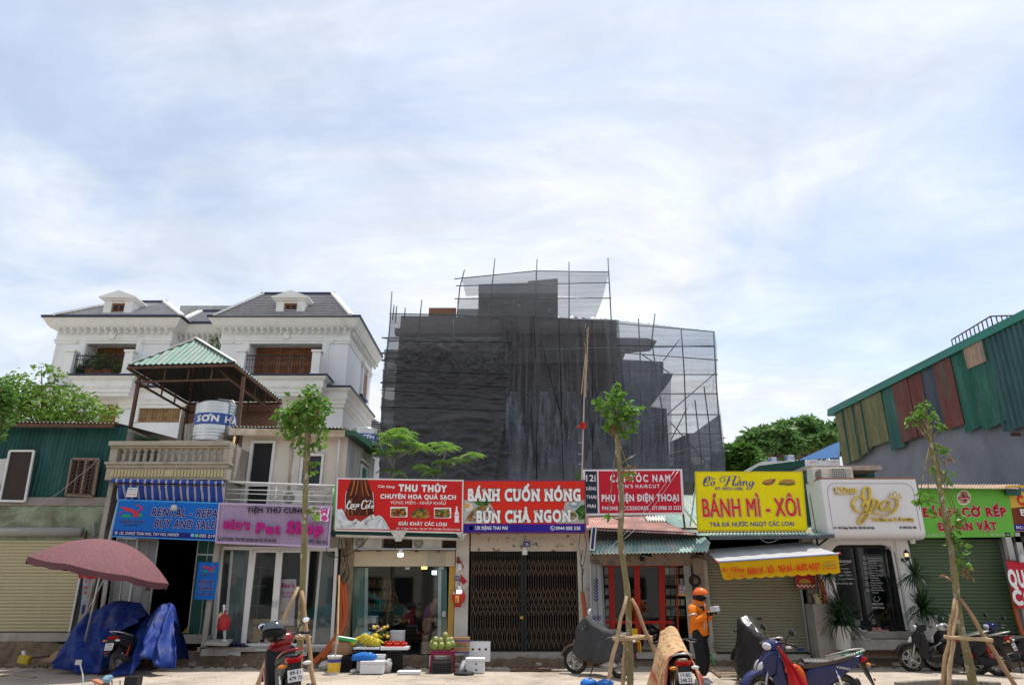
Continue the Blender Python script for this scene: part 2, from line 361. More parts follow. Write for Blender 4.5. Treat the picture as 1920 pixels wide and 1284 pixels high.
#  shared materials 
M_conc=mat('concrete',(.36,.33,.29),.85,.15,2,.1,.3,30,col2=(.22,.2,.17),c2s=2.5)
M_street=mat('street_concrete',(.40,.34,.275),.9,.14,.8,.12,.4,25,col2=(.24,.2,.16),c2amt=(.48,.66),c2s=.9)
M_soil=mat('soil',(.16,.115,.075),.95,.35,3,.25,.6,25,col2=(.09,.065,.045),c2s=5)
M_white=mat('white_render',(.76,.77,.785),.8,.06,.9,.03,.1,60,col2=(.62,.62,.61),c2s=.5,c2amt=(.55,.75),stretch=(1,1,.25))
M_trim=mat('white_trim',(.78,.78,.76),.75,.06,2,.03,.06,60,col2=(.6,.59,.55),c2s=1.2,c2amt=(.55,.75))
M_navy=plain('navy_edge',(.035,.045,.07),.5)
M_wood=mat('varnished_wood',(.22,.085,.035),.45,.35,4,.2,.1,30,stretch=(1,1,4),col2=(.33,.16,.06),c2s=3)
M_woodl=mat('weathered_louvre_wood',(.30,.185,.09),.6,.3,4,.2,.1,30,col2=(.2,.11,.05),c2s=3)
M_iron=plain('black_iron',(.02,.02,.022),.45)
M_slate=mat('slate_tile',(.16,.155,.17),.35,.2,4,.1,.05,30)
M_tilec=mat('tile_course_glint',(.36,.35,.37),.3,.15,4,.08,.05,30)  # paler than the slate: the glint of the courses is painted in
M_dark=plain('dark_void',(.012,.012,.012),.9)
M_glassd=mat('dark_glass',(.02,.025,.03),.08,.1,2,0,0)
M_brick=mat('raw_brick',(.27,.13,.085),.9,.3,6,.2,.4,30,col2=(.2,.16,.13),c2s=6)
M_mortar=mat('mortar',(.25,.22,.19),.95,.2,5,.1,.3,30)
M_rust=mat('rusty_steel',(.11,.06,.04),.75,.3,5,.2,.2,40)
M_steel=mat('galvanised',(.42,.43,.44),.45,.12,6,.05,.03,40,metal=.7)
M_ss=mat('stainless',(.52,.52,.5),.25,.08,3,.02,.02,50,metal=1)
M_rawc=mat('raw_concrete_frame',(.22,.205,.195),.9,.15,1,.08,.2,15,col2=(.2,.185,.17),c2s=.8)
#  ground 
def noisez(x,y,s,a,seed=0):return a*noise.noise(Vector((x*s+seed,y*s,seed*.7)))
mb=MB()
def gnd(u,v):
 x=-30+60*u;y=2+15.2*v
 return Vector((x,y,noisez(x,y,.5,.012)+noisez(x,y,2.2,.005,3)))
mb.grid(gnd,200,70)
tag(mb.build('street',M_street,smooth=True,recalc=False),kind='structure')
mb=MB();mb.quad((-900,-900,-.06),(900,-900,-.06),(900,1800,-.06),(-900,1800,-.06))
tag(mb.build('terrain',mat('terrain',(.3,.27,.22),.95,.2,.2,.1,0),recalc=False),kind='structure')
mb=MB()
def bank(u,v):
 x=-16+32*u;y=16.75+.85*v
 e=max(0,min(1,(v-.18)/.45));e=e*e*(3-2*e)
 hb=.5 if x<-7.5 else(.3 if x<-4.7 else(.2 if x<7.6 else(.3 if x<10.6 else .5)))
 z=-.02+hb*e+noisez(x,y,1.3,.05*min(1,v*5),1)+noisez(x,y,5,.05*min(1,v*5),5)+noisez(x,y,14,.025*min(1,v*5),8)
 z-=.09*math.exp(-((v-.42)/.09)**2)*(1+noise.noise(Vector((x*1.2,3,1))))
 return Vector((x,y+noisez(x,0,3,.05,2)*(1-v),min(z,hb)))
mb.grid(bank,700,22);tag(mb.build('earth_bank',M_soil,smooth=False,recalc=False),kind='structure')
mb=MB()
for i in range(900):
 x=rnd.uniform(-15,15);y=rnd.gauss(16.85,.13);r=rnd.choice([.012,.02,.03,.05])*rnd.uniform(.6,1.3)
 mb.ball((x,y,r*.4),r,5,(1,rnd.uniform(.6,1.3),.7),rot=Matrix.Rotation(rnd.uniform(0,3),3,'Z'))
mb.build('soil_crumbs',M_soil,smooth=False,kind='stuff',recalc=False)
mb=MB()
for i in range(500):
 x=rnd.uniform(-15,15);y=rnd.uniform(10,16.7);r=rnd.choice([.006,.01,.014])
 mb.ball((x,y,r*.3),r,5,(1,rnd.uniform(.6,1.3),.6))
mb.build('street_grit',M_conc,smooth=False,kind='stuff',recalc=False)
#  generic builders 
def shutter_leaf(parent,x0,x1,z0,z1,y,m=M_wood,n=10,name='shutter_leaf'):
 mb=MB();w=.09*(x1-x0)/.7+.03
 mb.box(x0,x0+w,y,y+.05,z0,z1).box(x1-w,x1,y,y+.05,z0,z1).box(x0+w,x1-w,y+.002,y+.048,z0,z0+w).box(x0+w,x1-w,y+.002,y+.048,z1-w,z1)
 zm=(z0+z1)/2;mb.box(x0+w,x1-w,y+.002,y+.048,zm-w/2,zm+w/2)
 for a,b in((z0+w,zm-w/2),(zm+w/2,z1-w)):
  for i in range(n):
   c=a+(b-a)*(i+.5)/n;mb.obox(((x0+x1)/2,y+.028,c),(x1-x0-2*w,.012,(b-a)/n*1.05),Matrix.Rotation(R(28),3,'X'))
 return mb.build(name,m,parent)
def rail_black(parent,A,B,h,n,name='railing'):
 A=Vector(A);B=Vector(B);mb=MB();up=Vector((0,0,h));mb.bar(A+up,B+up,.06,.05);mb.bar(A+up*.82,B+up*.82,.03);mb.bar(A+up*.08,B+up*.08,.03)
 for i in range(n):
  p=A.lerp(B,(i+.5)/n);mb.tube([p+up*.05,p+up*.95],.012,5)
  mb.ball(p+up*.45,.03,6,(1,1,1.5))
 return mb.build(name,M_iron,parent)
def cornice_profile(mb,pts,prof,closed=False):
 """sweep profile [(out,z)] along plan polyline pts (outward = left-hand normal of direction)"""
 n=len(pts);P2=[Vector((p[0],p[1]))for p in pts];nm=[]
 for i in range(n-1):
  d=(P2[i+1]-P2[i]).normalized();nm.append(Vector((d.y,-d.x)))
 vs=[]
 for i in range(n):
  if i==0:o=nm[0]
  elif i==n-1:o=nm[-1]
  else:
   a,b=nm[i-1],nm[i];o=(a+b);o=o/(o.length_squared/2)if o.length_squared>1e-6 else a
  for r,z in prof:vs.append((P2[i].x+o.x*r,P2[i].y+o.y*r,z))
 m=len(prof);fs=[(i*m+j,(i+1)*m+j,(i+1)*m+j+1,i*m+j+1)for i in range(n-1)for j in range(m-1)]
 fs+=[tuple(range(m))[::-1],tuple((n-1)*m+k for k in range(m))]
 mb.add(vs,fs);return mb
#  white villa 
YV=34.0
villa=thing('white_villa','white two-wing villa with grey tiled mansard roof, dentil cornices and brown shutters behind the shops','building',(-13,YV,0))
ze=Z(590,YV-1.0)+.02;zc=ze-1.0
xl0,xl1=X(104,650,YV),X(318,650,YV);xm0,xm1=xl1,X(411,650,YV+.9);xr0,xr1=X(414,650,YV),X(653,650,YV)
yb=PXX(692,760,xr1).y
zb1=Z(712,YV-.5)
def wallwin(mb,x0,x1,z0,z1,y,d,wins):
 """wall slab y..y+d with rectangular openings wins=(x0,x1,z0,z1)"""
 xs=sorted({x0,x1,*[w[0]for w in wins],*[w[1]for w in wins]});zs=sorted({z0,z1,*[w[2]for w in wins],*[w[3]for w in wins]})
 for i in range(len(xs)-1):
  for j in range(len(zs)-1):
   cx=(xs[i]+xs[i+1])/2;cz=(zs[j]+zs[j+1])/2
   if any(w[0]<cx<w[1]and w[2]<cz<w[3]for w in wins):continue
   mb.box(xs[i],xs[i+1],y,y+d,zs[j],zs[j+1])
def W_(px0,px1,py0,py1,Y):
 r=(py0+py1)/2;return(X(px0,r,Y),X(px1,r,Y),Z(py1,Y),Z(py0,Y))
wl=[W_(158,252,636,706,YV),W_(190,222,748,800,YV)]
wr=[W_(466,603,636,702,YV),W_(538,600,748,800,YV)]
wm=[W_(268,345,738,794,YV)]
mb=MB();wallwin(mb,xl0,xl1,0,ze-.3,YV,.35,[wl[0]]);mb.build('wall',M_white,villa)
mb=MB();wallwin(mb,xr0,xr1,0,ze-.3,YV,.35,[wr[0],wr[1]]);mb.box(xr1-.35,xr1,YV+.36,yb,0,ze-.3);mb.box(xr0,xr0+.35,YV+.36,YV+3,0,ze-.3);mb.build('wall',M_white,villa)
mb=MB();mb.box(xl0,xl0+.35,YV+.36,yb,0,ze-.3);mb.box(xm0-.3,xm1+.1,YV+1.0,YV+1.3,0,ze-.5);mb.box(xl1-.35,xl1,YV+.36,YV+.99,0,ze-.3);mb.build('wall',M_white,villa)
xb0,xb1=X(232,760,YV-.1),X(352,760,YV-.1)
mb=MB();wallwin(mb,xb0,xb1,0,zb1-.7,YV-.25,.24,[(wm[0][0],wm[0][1],wm[0][2],wm[0][3])]);mb.build('wall',M_white,villa)
def recess(w,y0,dep,nleaf,m,lights=3):
 x0,x1,z0,z1=w
 mb=MB();mb.box(x0-.02,x0-.001,y0+.3,y0+dep,z0,z1).box(x1+.001,x1+.02,y0+.3,y0+dep,z0,z1).box(x0,x1,y0+.3,y0+dep,z1+.001,z1+.05).box(x0,x1,y0+.3,y0+dep,z0-.05,z0-.001).box(x0-.3,x1+.3,y0+dep+.1,y0+dep+.15,z0-.1,z1+.1);mb.build('recess_lining',M_white,villa)
 lw=(x1-x0)/nleaf
 for i in range(nleaf):shutter_leaf(villa,x0+i*lw+.02,x0+(i+1)*lw-.02,z0,z1-.15,y0+dep,m,9,'door_leaf')
 if lights:
  for i in range(lights):
   q=MB();q.lathe([(.07,0),(.07,.03)],(x0+(x1-x0)*(i+.5)/lights,y0+.6,z1-.03),8);q.build('downlight',M_trim,villa)
recess(wl[0],YV,.9,5,M_wood);recess(wr[0],YV,.9,6,M_wood)
mb=MB()
for w in(wr[1],wl[1]):
 x0,x1,z0,z1=w
 shutter_leaf(villa,x0+.05,(x0+x1)/2-.02,z0,z1,YV+.1 if w is wr[1]else YV-.1,M_wood,8);shutter_leaf(villa,(x0+x1)/2+.02,x1-.05,z0,z1,YV+.1 if w is wr[1]else YV-.1,M_wood,8)
x0,x1,z0,z1=wm[0]
for i in range(4):shutter_leaf(villa,x0+(x1-x0)*i/4+.01,x0+(x1-x0)*(i+1)/4-.01,z0,z1,YV-.22,M_woodl,11)
def archi(w,y,t=.16,key=True):
 x0,x1,z0,z1=w;mb=MB()
 for a,b in((0,.05),(t*.55,.08)):
  mb.box(x0-t+a*.6,x0-a*.3-.003,y-b,y-.002,z0,z1+t-a*.6);mb.box(x1+a*.3+.003,x1+t-a*.6,y-b,y-.002,z0,z1+t-a*.6);mb.box(x0-a*.3,x1+a*.3,y-b-.002,y-.004,z1+a*.3+.003,z1+t-a*.6-.004)
 if key:mb.prism([((x0+x1)/2-.12,z1-.02),((x0+x1)/2+.12,z1-.02),((x0+x1)/2+.2,z1+.36),((x0+x1)/2-.2,z1+.36)],y-.16,y-.09)
 mb.build('architrave',M_trim,villa)
for w in wl[:1]+wr[:1]:archi(w,YV,.34)
archi(wr[1],YV,.2,False);archi(wl[1],YV-.12,.2,False);archi(wm[0],YV-.25,.22,False)
for px in(146,269,438,624):
 mb=MB();p=P(px,640,YV);mb.lathe([(.06,0),(.07,.02),(.07,.22),(.05,.24)],(p.x,p.y-.1,p.z-.12),8);mb.build('wall_lamp',M_trim,villa)
prof=[(0,zc-.25),(.06,zc-.22),(.06,zc-.12),(.1,zc-.08),(.1,zc),(.04,zc+.02),(.04,zc+.42),(.12,zc+.5),(.3,zc+.56),(.4,zc+.66),(.55,zc+.9),(.6,ze-.04),(.6,ze),(0,ze)]
plan=[(xl0,yb),(xl0,YV),(xl1,YV),(xl1,YV+.95),(xr0,YV+.95),(xr0,YV),(xr1,YV),(xr1,yb)]
mb=MB();cornice_profile(mb,plan,prof);mb.build('cornice',M_trim,villa)
mb=MB();cornice_profile(mb,plan,[(.5,ze+.003),(.66,ze+.003),(.66,ze+.12),(.5,ze+.12)]);mb.build('roof_edge',M_navy,villa)
def brackets(A,B,n,out):
 A=Vector(A);B=Vector(B);o=Vector(out)
 for i in range(n):
  p=A.lerp(B,(i+.5)/n);mb.ball(p+o*.22,.13,6,(.6,.8,1));mb.ball(p+o*.36+Vector((0,0,.1)),.07,6)
mb=MB()
brackets((xl0,YV,zc+.35),(xl1,YV,zc+.35),17,(0,-1,0));brackets((xr0,YV,zc+.35),(xr1,YV,zc+.35),20,(0,-1,0));brackets((xr1,YV,zc+.35),(xr1,yb,zc+.35),24,(1,0,0));brackets((xl1,YV+.95,zc+.35),(xr0,YV+.95,zc+.35),9,(0,-1,0));
mb.build('dentil_row',M_trim,villa,smooth=True,kind='stuff')
def mansard(x0,x1,y0,y1,z0,z1,insx,insy,rows=13,name='roof'):
 rf=MB();a=[(x0,y0,z0),(x1,y0,z0),(x1,y1,z0),(x0,y1,z0)];b=[(x0+insx,y0+insy,z1),(x1-insx,y0+insy,z1),(x1-insx,y1-insy,z1),(x0+insx,y1-insy,z1)]
 rf.hexa(a+b);r=rf.build(name,M_dark,villa)
 for k in range(rows):
  c=MB();t=k/rows;t2=(k+.8)/rows
  A=[Vector(a[i]).lerp(Vector(b[i]),t+.25/rows)for i in range(4)];Bq=[Vector(a[i]).lerp(Vector(b[i]),t2)for i in range(4)]
  out=[Vector((0,-1,.0)),Vector((1,0,0)),Vector((0,1,0)),Vector((-1,0,0))]
  for i in(0,1,3):
   j=(i+1)%4;o=out[i]
   c.hexa([A[i]+o*.10,A[j]+o*.10,A[j]-o*.05,A[i]-o*.05,A[i]+o*.10+Vector((0,0,.06)),A[j]+o*.10+Vector((0,0,.06)),Bq[j]-o*.02,Bq[i]-o*.02])
  c.build('tile_course',M_tilec,r)
 h=MB()
 for i in(0,1):h.bar(Vector(a[i])+Vector((0,-.1,.08)),Vector(b[i])+Vector((0,-.08,.1)),.28,.1)
 h.build('hip_capping',M_trim,r)
 h=MB();h.box(x0+insx-.1,x1-insx+.1,y0+insy-.12,y1-insy,z1+.003,z1+.16);h.build('ridge_edge',M_navy,r);return r
zt=Z(571,YV+1.6)
mansard(xl0+.0,xl1+.7,YV-.6,yb,ze+.02,zt,2.1,2.1)
mansard(xr0-.3,xr1+.2,YV-.6,yb,ze+.02,zt+.45,1.6,2.0)
mansard(xl1+.0,xr0+.4,YV+.4,yb-1,ze+.02,zt-.1,.1,2.2,10)
mb=MB();mb.box(X(338,575,YV+4),X(452,575,YV+4),YV+4,YV+4.3,ze,Z(573,YV+4));mb.build('roof_parapet',mat('old_parapet',(.5,.5,.48),.9,.2,2,.1,.1,20,col2=(.3,.3,.28)),villa)
def dormer(cx,w,py_top,pw0,pw1):
 d=MB();y0=YV-.25;zb=ze+.1;zw=Z(564,y0)
 d.box(cx-w*.37,cx-w*.17,y0,y0+2.2,zb,zw).box(cx+w*.17,cx+w*.37,y0,y0+2.2,zb,zw).box(cx-w*.17,cx+w*.17,y0+.02,y0+2.2,zw-.12,zw)
 d.box(cx-w*.17,cx+w*.17,y0+.5,y0+.6,zb,zw-.12)
 D=d.build('dormer',M_trim,villa,bevel=.01)
 q=MB();cornice_profile(q,[(cx-w*.37,y0+2.3),(cx-w*.37,y0),(cx+w*.37,y0),(cx+w*.37,y0+2.3)],[(0,zw-.02),(.08,zw),(.12,zw+.06),(.22,zw+.1),(.22,zw+.16),(0,zw+.16)])
 zz=zw+.16;q.prism([(cx-w*.37-.22,zz+.002),(cx+w*.37+.22,zz+.002),(cx,zz+.36)],y0-.22,y0+2.6)
 q.build('pediment',M_trim,D)
 q=MB();q.prism([(cx-w*.3,zz+.1),(cx+w*.3,zz+.1),(cx,zz+.58)],y0-.302,y0-.26);
 q=MB();
 x0,x1=cx-w*.17,cx+w*.17;zb2=zb-.1;t=.09
 q.box(x0,x0+t,y0+.1,y0+.2,zb2,zw-.12).box(x1-t,x1,y0+.1,y0+.2,zb2,zw-.12).box(x0+t,x1-t,y0+.1,y0+.2,zb2,zb2+t+.1).box(x0+t,x1-t,y0+.1,y0+.2,zw-.12-t,zw-.12).box(cx-.03,cx+.03,y0+.11,y0+.19,zb2+t,zw-.12-t).box(x0+t,x1-t,y0+.12,y0+.18,(zb2+zw)/2-.02,(zb2+zw)/2+.02)
 q.build('window_frame',M_wood,D);q=MB();q.box(x0+t,x1-t,y0+.14,y0+.16,zb2+t,zw-.12-t);q.build('pane',M_glassd,D)
dormer(X(221,575,YV-.25),X(262,575,YV-.25)-X(190,575,YV-.25),0,0,0);dormer(X(545,570,YV-.25),X(585,570,YV-.25)-X(512,570,YV-.25),0,0,0)
def slabedge(x0,x1,y0,ztop,name='balcony_slab',returns=True,ye=None):
 pr=[(-.0,ztop-.95),(.05,ztop-.93),(.05,ztop-.8),(.12,ztop-.75),(.12,ztop-.62),(.2,ztop-.5),(.2,ztop-.2),(.34,ztop-.1),(.38,ztop),(0,ztop)]
 q=MB();cornice_profile(q,[(x0,YV-.003),(x0,y0),(x1,y0),(x1,ye or YV-.003)],pr)
 if y0<YV-.1:q.box(x0+.004,x1-.004,y0+.004,YV-.01,ztop-.93,ztop-.01)
 q.build(name,M_trim,villa)
 q=MB();cornice_profile(q,[(x0,YV-.003),(x0,y0),(x1,y0),(x1,ye or YV-.003)],[(.0,ztop+.003),(.42,ztop+.003),(.42,ztop+.1),(0,ztop+.1)]);q.build('slab_edge',M_navy,villa)
zl=Z(706,YV-1.1)
slabedge(X(150,706,YV-.9),X(246,706,YV-.9),YV-.9,zl)
slabedge(X(466,704,YV-.9),X(602,704,YV-.9),YV-.9,zl)
slabedge(xl0-.003,xl1+.01,YV-.03,zl-.35,'string_course')
slabedge(xr0-.003,xr1+.003,YV-.03,zl-.35,'string_course',ye=yb)
slabedge(xb0,xb1,YV-.3,zl-.45,'string_course')
def pier(cx,y,z0,h,w=.42):
 q=MB();q.box(cx-w*.6,cx+w*.6,y-w*.6,y+w*.6,z0,z0+.14).box(cx-w/2,cx+w/2,y-w/2,y+w/2,z0+.14,z0+h-.12).box(cx-w*.62,cx+w*.62,y-w*.62,y+w*.62,z0+h-.12,z0+h);q.build('balcony_pier',M_trim,villa,bevel=.02)
yp=YV-.75
for(a,b)in((124,245),(446,597)):
 xa,xb=X(a+6,690,yp),X(b-4,690,yp);
 for q in(xa,xb):pier(q,yp,zl+.1,1.35)
 rail_black(villa,(xa+.2,yp,zl+.1),(xb-.2,yp,zl+.1),1.1,26,'balcony_railing')
q=MB();p1=PXX(683,700,xr1+.02);p2=PXX(683,745,xr1+.02);q.box(xr1-.02,xr1+.06,p1.y-.5,p1.y+.5,p2.z,p1.z);q.build('side_window',M_wood,villa)
q=MB();q.box(xr1+.003,xr1+.12,p1.y-.7,p1.y-.5,p2.z-.1,p1.z+.25).box(xr1+.003,xr1+.12,p1.y+.5,p1.y+.7,p2.z-.1,p1.z+.25).box(xr1+.003,xr1+.2,p1.y-.8,p1.y+.8,p1.z+.253,p1.z+.5);q.build('side_window_frame',M_trim,villa)
q=MB();q.box(xr1+.003,xr1+.18,p1.y-.75,p1.y+.75,p2.z-.25,p2.z-.103);q.build('side_window_sill',M_navy,villa)
annex=thing('grey_roofed_annex','low house with grey striped tile roof between the villa and the netted building','building',(X(700,790,46),46,0))
q=MB();q.box(X(640,800,46),X(730,800,46),46,52,0,Z(802,46));q.build('wall',M_white,annex)
q=MB();x0,x1=X(640,790,46),X(726,800,46);z0,z1=Z(803,46),Z(775,48)
for k in range(8):
 t=k/8;q.hexa([(x0,45.5+2.4*t,z0+(z1-z0)*t),(x1-2*t,45.5+2.4*t,z0+(z1-z0)*t),(x1-2*t,52,z0+(z1-z0)*t),(x0,52,z0+(z1-z0)*t),(x0,45.9+2.4*t,z0+(z1-z0)*(t+.09)),(x1-2*t,45.9+2.4*t,z0+(z1-z0)*(t+.09)),(x1-2*t,52,z0+(z1-z0)*(t+.09)),(x0,52,z0+(z1-z0)*(t+.09))])
q.build('roof',M_slate,annex)
def potplant(px,py,Y,w,h,leafm,label,cat='plant',n=350,size=.12,rs=3,potm=None,loc=None,pot=True,group=None):
 p=loc or P(px,py,Y);t=thing('potted_plant',label,cat,p,group)
 if pot:q=MB();q.lathe([(w*.22,0),(w*.3,h*.3),(w*.33,h*.31),(w*.31,h*.31),(w*.25,h*.28)],p,12,cap=False);q.build('pot',potm or mat('terracotta',(.35,.15,.08)),t,smooth=True)
 leafcloud('foliage',leafm,t,[((p.x,p.y,p.z+h*.65),(w/2,w/2,h*.38)),((p.x-w*.15,p.y,p.z+h*.45),(w*.35,w*.35,h*.25))],n,size,rs);return t
LF_dark=foliage('leaf_dark',(.035,.085,.02),(.06,.13,.03));LF_mid=foliage('leaf_mid',(.06,.15,.025),(.11,.22,.04));LF_yel=foliage('leaf_yellow_green',(.16,.27,.03),(.24,.32,.05));LF_lime=foliage('leaf_lime',(.12,.25,.025),(.18,.32,.05))
pp=lambda px:P(px,705,YV-.4)
for px,w,h,m,l in((150,.6,.8,LF_mid,'small round potted plant at the left end of the villa balcony'),(172,1.2,1.5,LF_dark,'dark bushy potted plant behind the left balcony railing'),(203,1.1,1.45,LF_dark,'second dark bush on the villa balcony, right of the yellow plant'),(186,.7,1.25,LF_yel,'tall yellow-green potted plant in the middle of the villa balcony'),(218,.5,.75,LF_yel,'low yellowish potted plant at the right end of the villa balcony')):
 a=P(px,705,YV-.35);potplant(0,0,0,w,h,m,l,loc=Vector((a.x,a.y,zl+.1)),rs=int(px),group='potted plants on the villa balcony')
a=P(408,655,YV+1.2);potplant(0,0,0,1.0,1.1,LF_mid,'green plant on the recessed terrace between the villa wings',loc=Vector((a.x,YV+.8,a.z-.6)),rs=9)
#  netted building 
YN=29.0
site=thing('netted_building','unfinished multi-storey building wrapped in dark scaffold netting','building',(X(1000,900,YN),YN,0))
YS=YN+1.3
main=[(752,592),(1156,600),(1157,633),(1174,633),(1172,664),(1168,674),(1244,678),(1244,699),(1262,700),(1258,712),(1217,762),(1250,766),(1252,803),(1256,920),(745,920),(738,760)]
ppoly(main,YS,7,'concrete_frame',M_rawc,site)
ppoly([(1174,633),(1215,634),(1232,639),(1222,652),(1172,656)],YS,.5,'canopy_slab',M_rawc,site)
ppoly([(897,533),(990,530),(990,527),(1046,522),(1046,597),(897,597)],YS+1,4,'stair_tower',M_rawc,site)
mb=MB();fbox(mb,858,898,579,592,YS+1,4);mb.build('stair_tower',M_rawc,site)
mb=MB();x0,x1,z0,z1=X(804,585,YS),X(855,585,YS),Z(592,YS),Z(577,YS);mb.box(x0,x1,YS+.004,YS+.2,z0-.1,z1);par=mb.build('brick_parapet',M_mortar,site)
bm_=MB();bm_.box(-.1,.1,-.02,.1,-.032,.032);brick_me=bm_.build('brick',M_brick,None).data
for o in list(COL.objects):
 if o.name=='brick' and o.data==brick_me:bpy.data.objects.remove(o)
def bricks(parent,x0,x1,z0,z1,y,bw=.22,bh=.075,maxn=300,sc=1,brick=brick_me,jit=.006):
 r=0;z=z0;n=0
 while z+bh<=z1+.01:
  x=x0-(bw/2 if r%2 else 0)
  while x<x1-.02 and n<maxn:
   a=max(x,x0);b=min(x+bw-.012,x1)
   if b-a>.04:inst(brick,'brick',parent,((a+b)/2,y+rnd.uniform(-jit,jit),z+bh/2),scale=((b-a)/.2,1,(bh-.012)/.064));n+=1
   x+=bw
  z+=bh;r+=1
bricks(par,x0,x1,z0,z1,YS,bw=.3,bh=.1)
ppoly([(1265,826),(1292,812),(1294,905),(1262,905)],YS+2,.3,'low_wall',M_rawc,site)
for py in(625,680,735,790,845):
 mb=MB();a,b=xz([(742,py),(1150,py)],YS);mb.box(a[0],b[0],YS-.35,YS+.1,a[1]-.12,a[1]+.12);mb.build('floor_slab_edge',M_rawc,site)
def pole(pts,r=.028,m=None,name='scaffold_pole'):
 mb=MB();mb.tube([P(a,b,c)for a,b,c in pts],r,6);return mb.build(name,m or M_pole,site,smooth=True)
M_pole=mat('green_scaffold_pole',(.05,.09,.085),.5,.2,4,.1,.05)
YP=YN+.15
for pts in([(1140,484),(1144,560),(1148,640),(1155,760),(1160,900)],[(1067,491),(1067,600),(1068,720),(1070,900)],[(1007,486),(1004,600),(1003,720),(1002,900)],[(928,485),(922,545),(921,600),(915,900)],[(871,506),(862,540),(857,592)],[(735,547),(730,620),(722,700),(712,900)],[(791,562),(787,600),(780,900)],[(739,572),(736,600)],[(744,574),(741,605)],[(760,577),(758,600)],[(1197,597),(1200,660),(1202,760),(1205,900)],[(1228,588),(1222,640),(1240,760),(1258,900)],[(1277,616),(1283,700),(1286,780),(1291,900)],[(1338,622),(1342,700),(1347,776),(1361,895)],[(1320,725),(1330,800),(1335,895)],[(1303,750),(1312,830),(1318,895)],[(955,600),(955,900)],[(850,600),(846,900)]):
 pole([(a,b,YP)for a,b in pts])
for a,b in(((852,523),(1002,508)),((1002,508),(1142,510)),((855,536),(1142,530)),((852,560),(1146,559)),((730,588),(1002,593)),((1002,593),(1340,622)),((716,633),(960,634)),((712,663),(1340,648)),((1150,660),(1346,675)),((715,676),(960,696)),((1150,702),(1346,702)),((713,718),(960,724)),((1150,738),(1346,738)),((1160,777),(1348,777)),((1160,812),(1350,813)),((1160,855),(1356,855)),((1275,635),(1244,676)),((1252,776),(1340,700)),((1258,825),(1288,765)),((1200,662),(1255,699)),((1100,900),(1360,820)),((1256,790),(1355,900))):
 if b[1]>0:pole([(a[0],a[1],YP+.1),(b[0],b[1],YP+.1)],.024)
for py in(633,661,674,718):
 pole([(716 if py>640 else 716,py,YP-.5),(726,py+2,YP+.3)],.025)
def netmat(name,a,c=(.055,.06,.068)):
 m=mat(name,c,.9,.12,.6,.06,.25,14,alpha=a)
 t=m.node_tree;out=[n for n in t.nodes if n.type=='OUTPUT_MATERIAL'][0];ms=out.inputs[0].links[0].from_node
 nz=t.nodes.new('ShaderNodeTexNoise');nz.inputs['Scale'].default_value=1.2;nz.inputs['Detail'].default_value=8;mr=t.nodes.new('ShaderNodeMapRange');mr.inputs[1].default_value=.3;mr.inputs[2].default_value=.7;mr.inputs[3].default_value=a-.1;mr.inputs[4].default_value=min(1,a+.08)
 tc=t.nodes.new('ShaderNodeTexCoord');mp=t.nodes.new('ShaderNodeMapping');mp.inputs['Scale'].default_value=(.3,.3,6);t.links.new(tc.outputs['Object'],mp.inputs[0]);t.links.new(mp.outputs[0],nz.inputs['Vector']);t.links.new(nz.outputs['Fac'],mr.inputs[0]);t.links.new(mr.outputs[0],ms.inputs[0])
 return m
N_thin=netmat('net_thin',.55,(.2,.22,.26));N_mid=netmat('net_mid',.68,(.115,.115,.125));N_thick=netmat('net_thick',.84,(.09,.09,.097))
def net(TL,TR,BR,BL,Y,m,nu,nv,fold=.12,vf=3,hf=1,seed=0,sag=0,ragged=0,name='net_sheet',vw=0):
 A,B,C,D=[P(a,b,Y)for a,b in(TL,TR,BR,BL)];mb=MB()
 def fn(u,v):
  p=A.lerp(B,u).lerp(D.lerp(C,u),v)
  q=noise.noise(Vector((u*vf*4+seed,v*hf*2,seed)))+.5*noise.noise(Vector((u*vf*9+seed,v*hf*5,seed+4)))+.3*noise.noise(Vector((u*vf*22,v*hf*14,seed+9)))
  env=.4+.6*math.sin(math.pi*min(1,v*1.0))
  p.y-=abs(q)*fold*2*env
  p.z-=sag*math.sin(math.pi*((u*5)%1))*(1-v)
  if ragged:p.z+=ragged*noise.noise(Vector((u*9+seed,0,seed)))*v
  if vw:p.x+=vw*math.sin(v*7+seed)*math.sin(math.pi*v)*(u if u>.5 else 0)
  return p
 mb.grid(fn,nu,nv);return mb.build(name,m,site,smooth=True,recalc=False)
net((733,590),(960,592),(954,640),(727,640),YN,N_mid,80,20,.08,3,1,1)
net((727,634),(964,634),(958,702),(721,690),YN-.05,N_mid,90,30,.2,2,2,2,ragged=.5)
net((722,655),(955,660),(955,705),(720,675),YN-.12,N_thick,90,20,.25,5,1,12,ragged=.6)
net((721,670),(956,690),(953,728),(717,728),YN-.1,N_thick,90,26,.22,1.2,3,3)
net((718,694),(955,700),(953,775),(715,772),YN-.05,N_thick,90,40,.16,1.0,4,4,sag=.1)
net((715,745),(953,755),(953,905),(711,905),YN-.1,N_thick,110,60,.2,.8,5,5,sag=.1)
net((715,763),(950,775),(925,905),(711,905),YN-.3,N_thick,110,50,.28,.7,3,15,ragged=.3)
net((940,595),(963,596),(972,660),(944,634),YN-.4,N_thick,14,16,.12,2,2,6,ragged=.3,name='torn_net_flap')
net((950,592),(1160,600),(1180,905),(944,905),YN+.02,N_mid,140,60,.35,3.5,.5,7)
net((950,735),(1180,735),(1180,905),(944,905),YN-.06,N_thin,120,30,.35,3,.6,27)
net((1156,601),(1340,622),(1360,905),(1172,905),YN+.02,N_thin,140,60,.25,3.5,.45,8,vw=.12)
net((1172,601+100),(1258,700),(1256,905),(1176,905),YN-.05,N_thin,60,30,.3,3,.5,18)
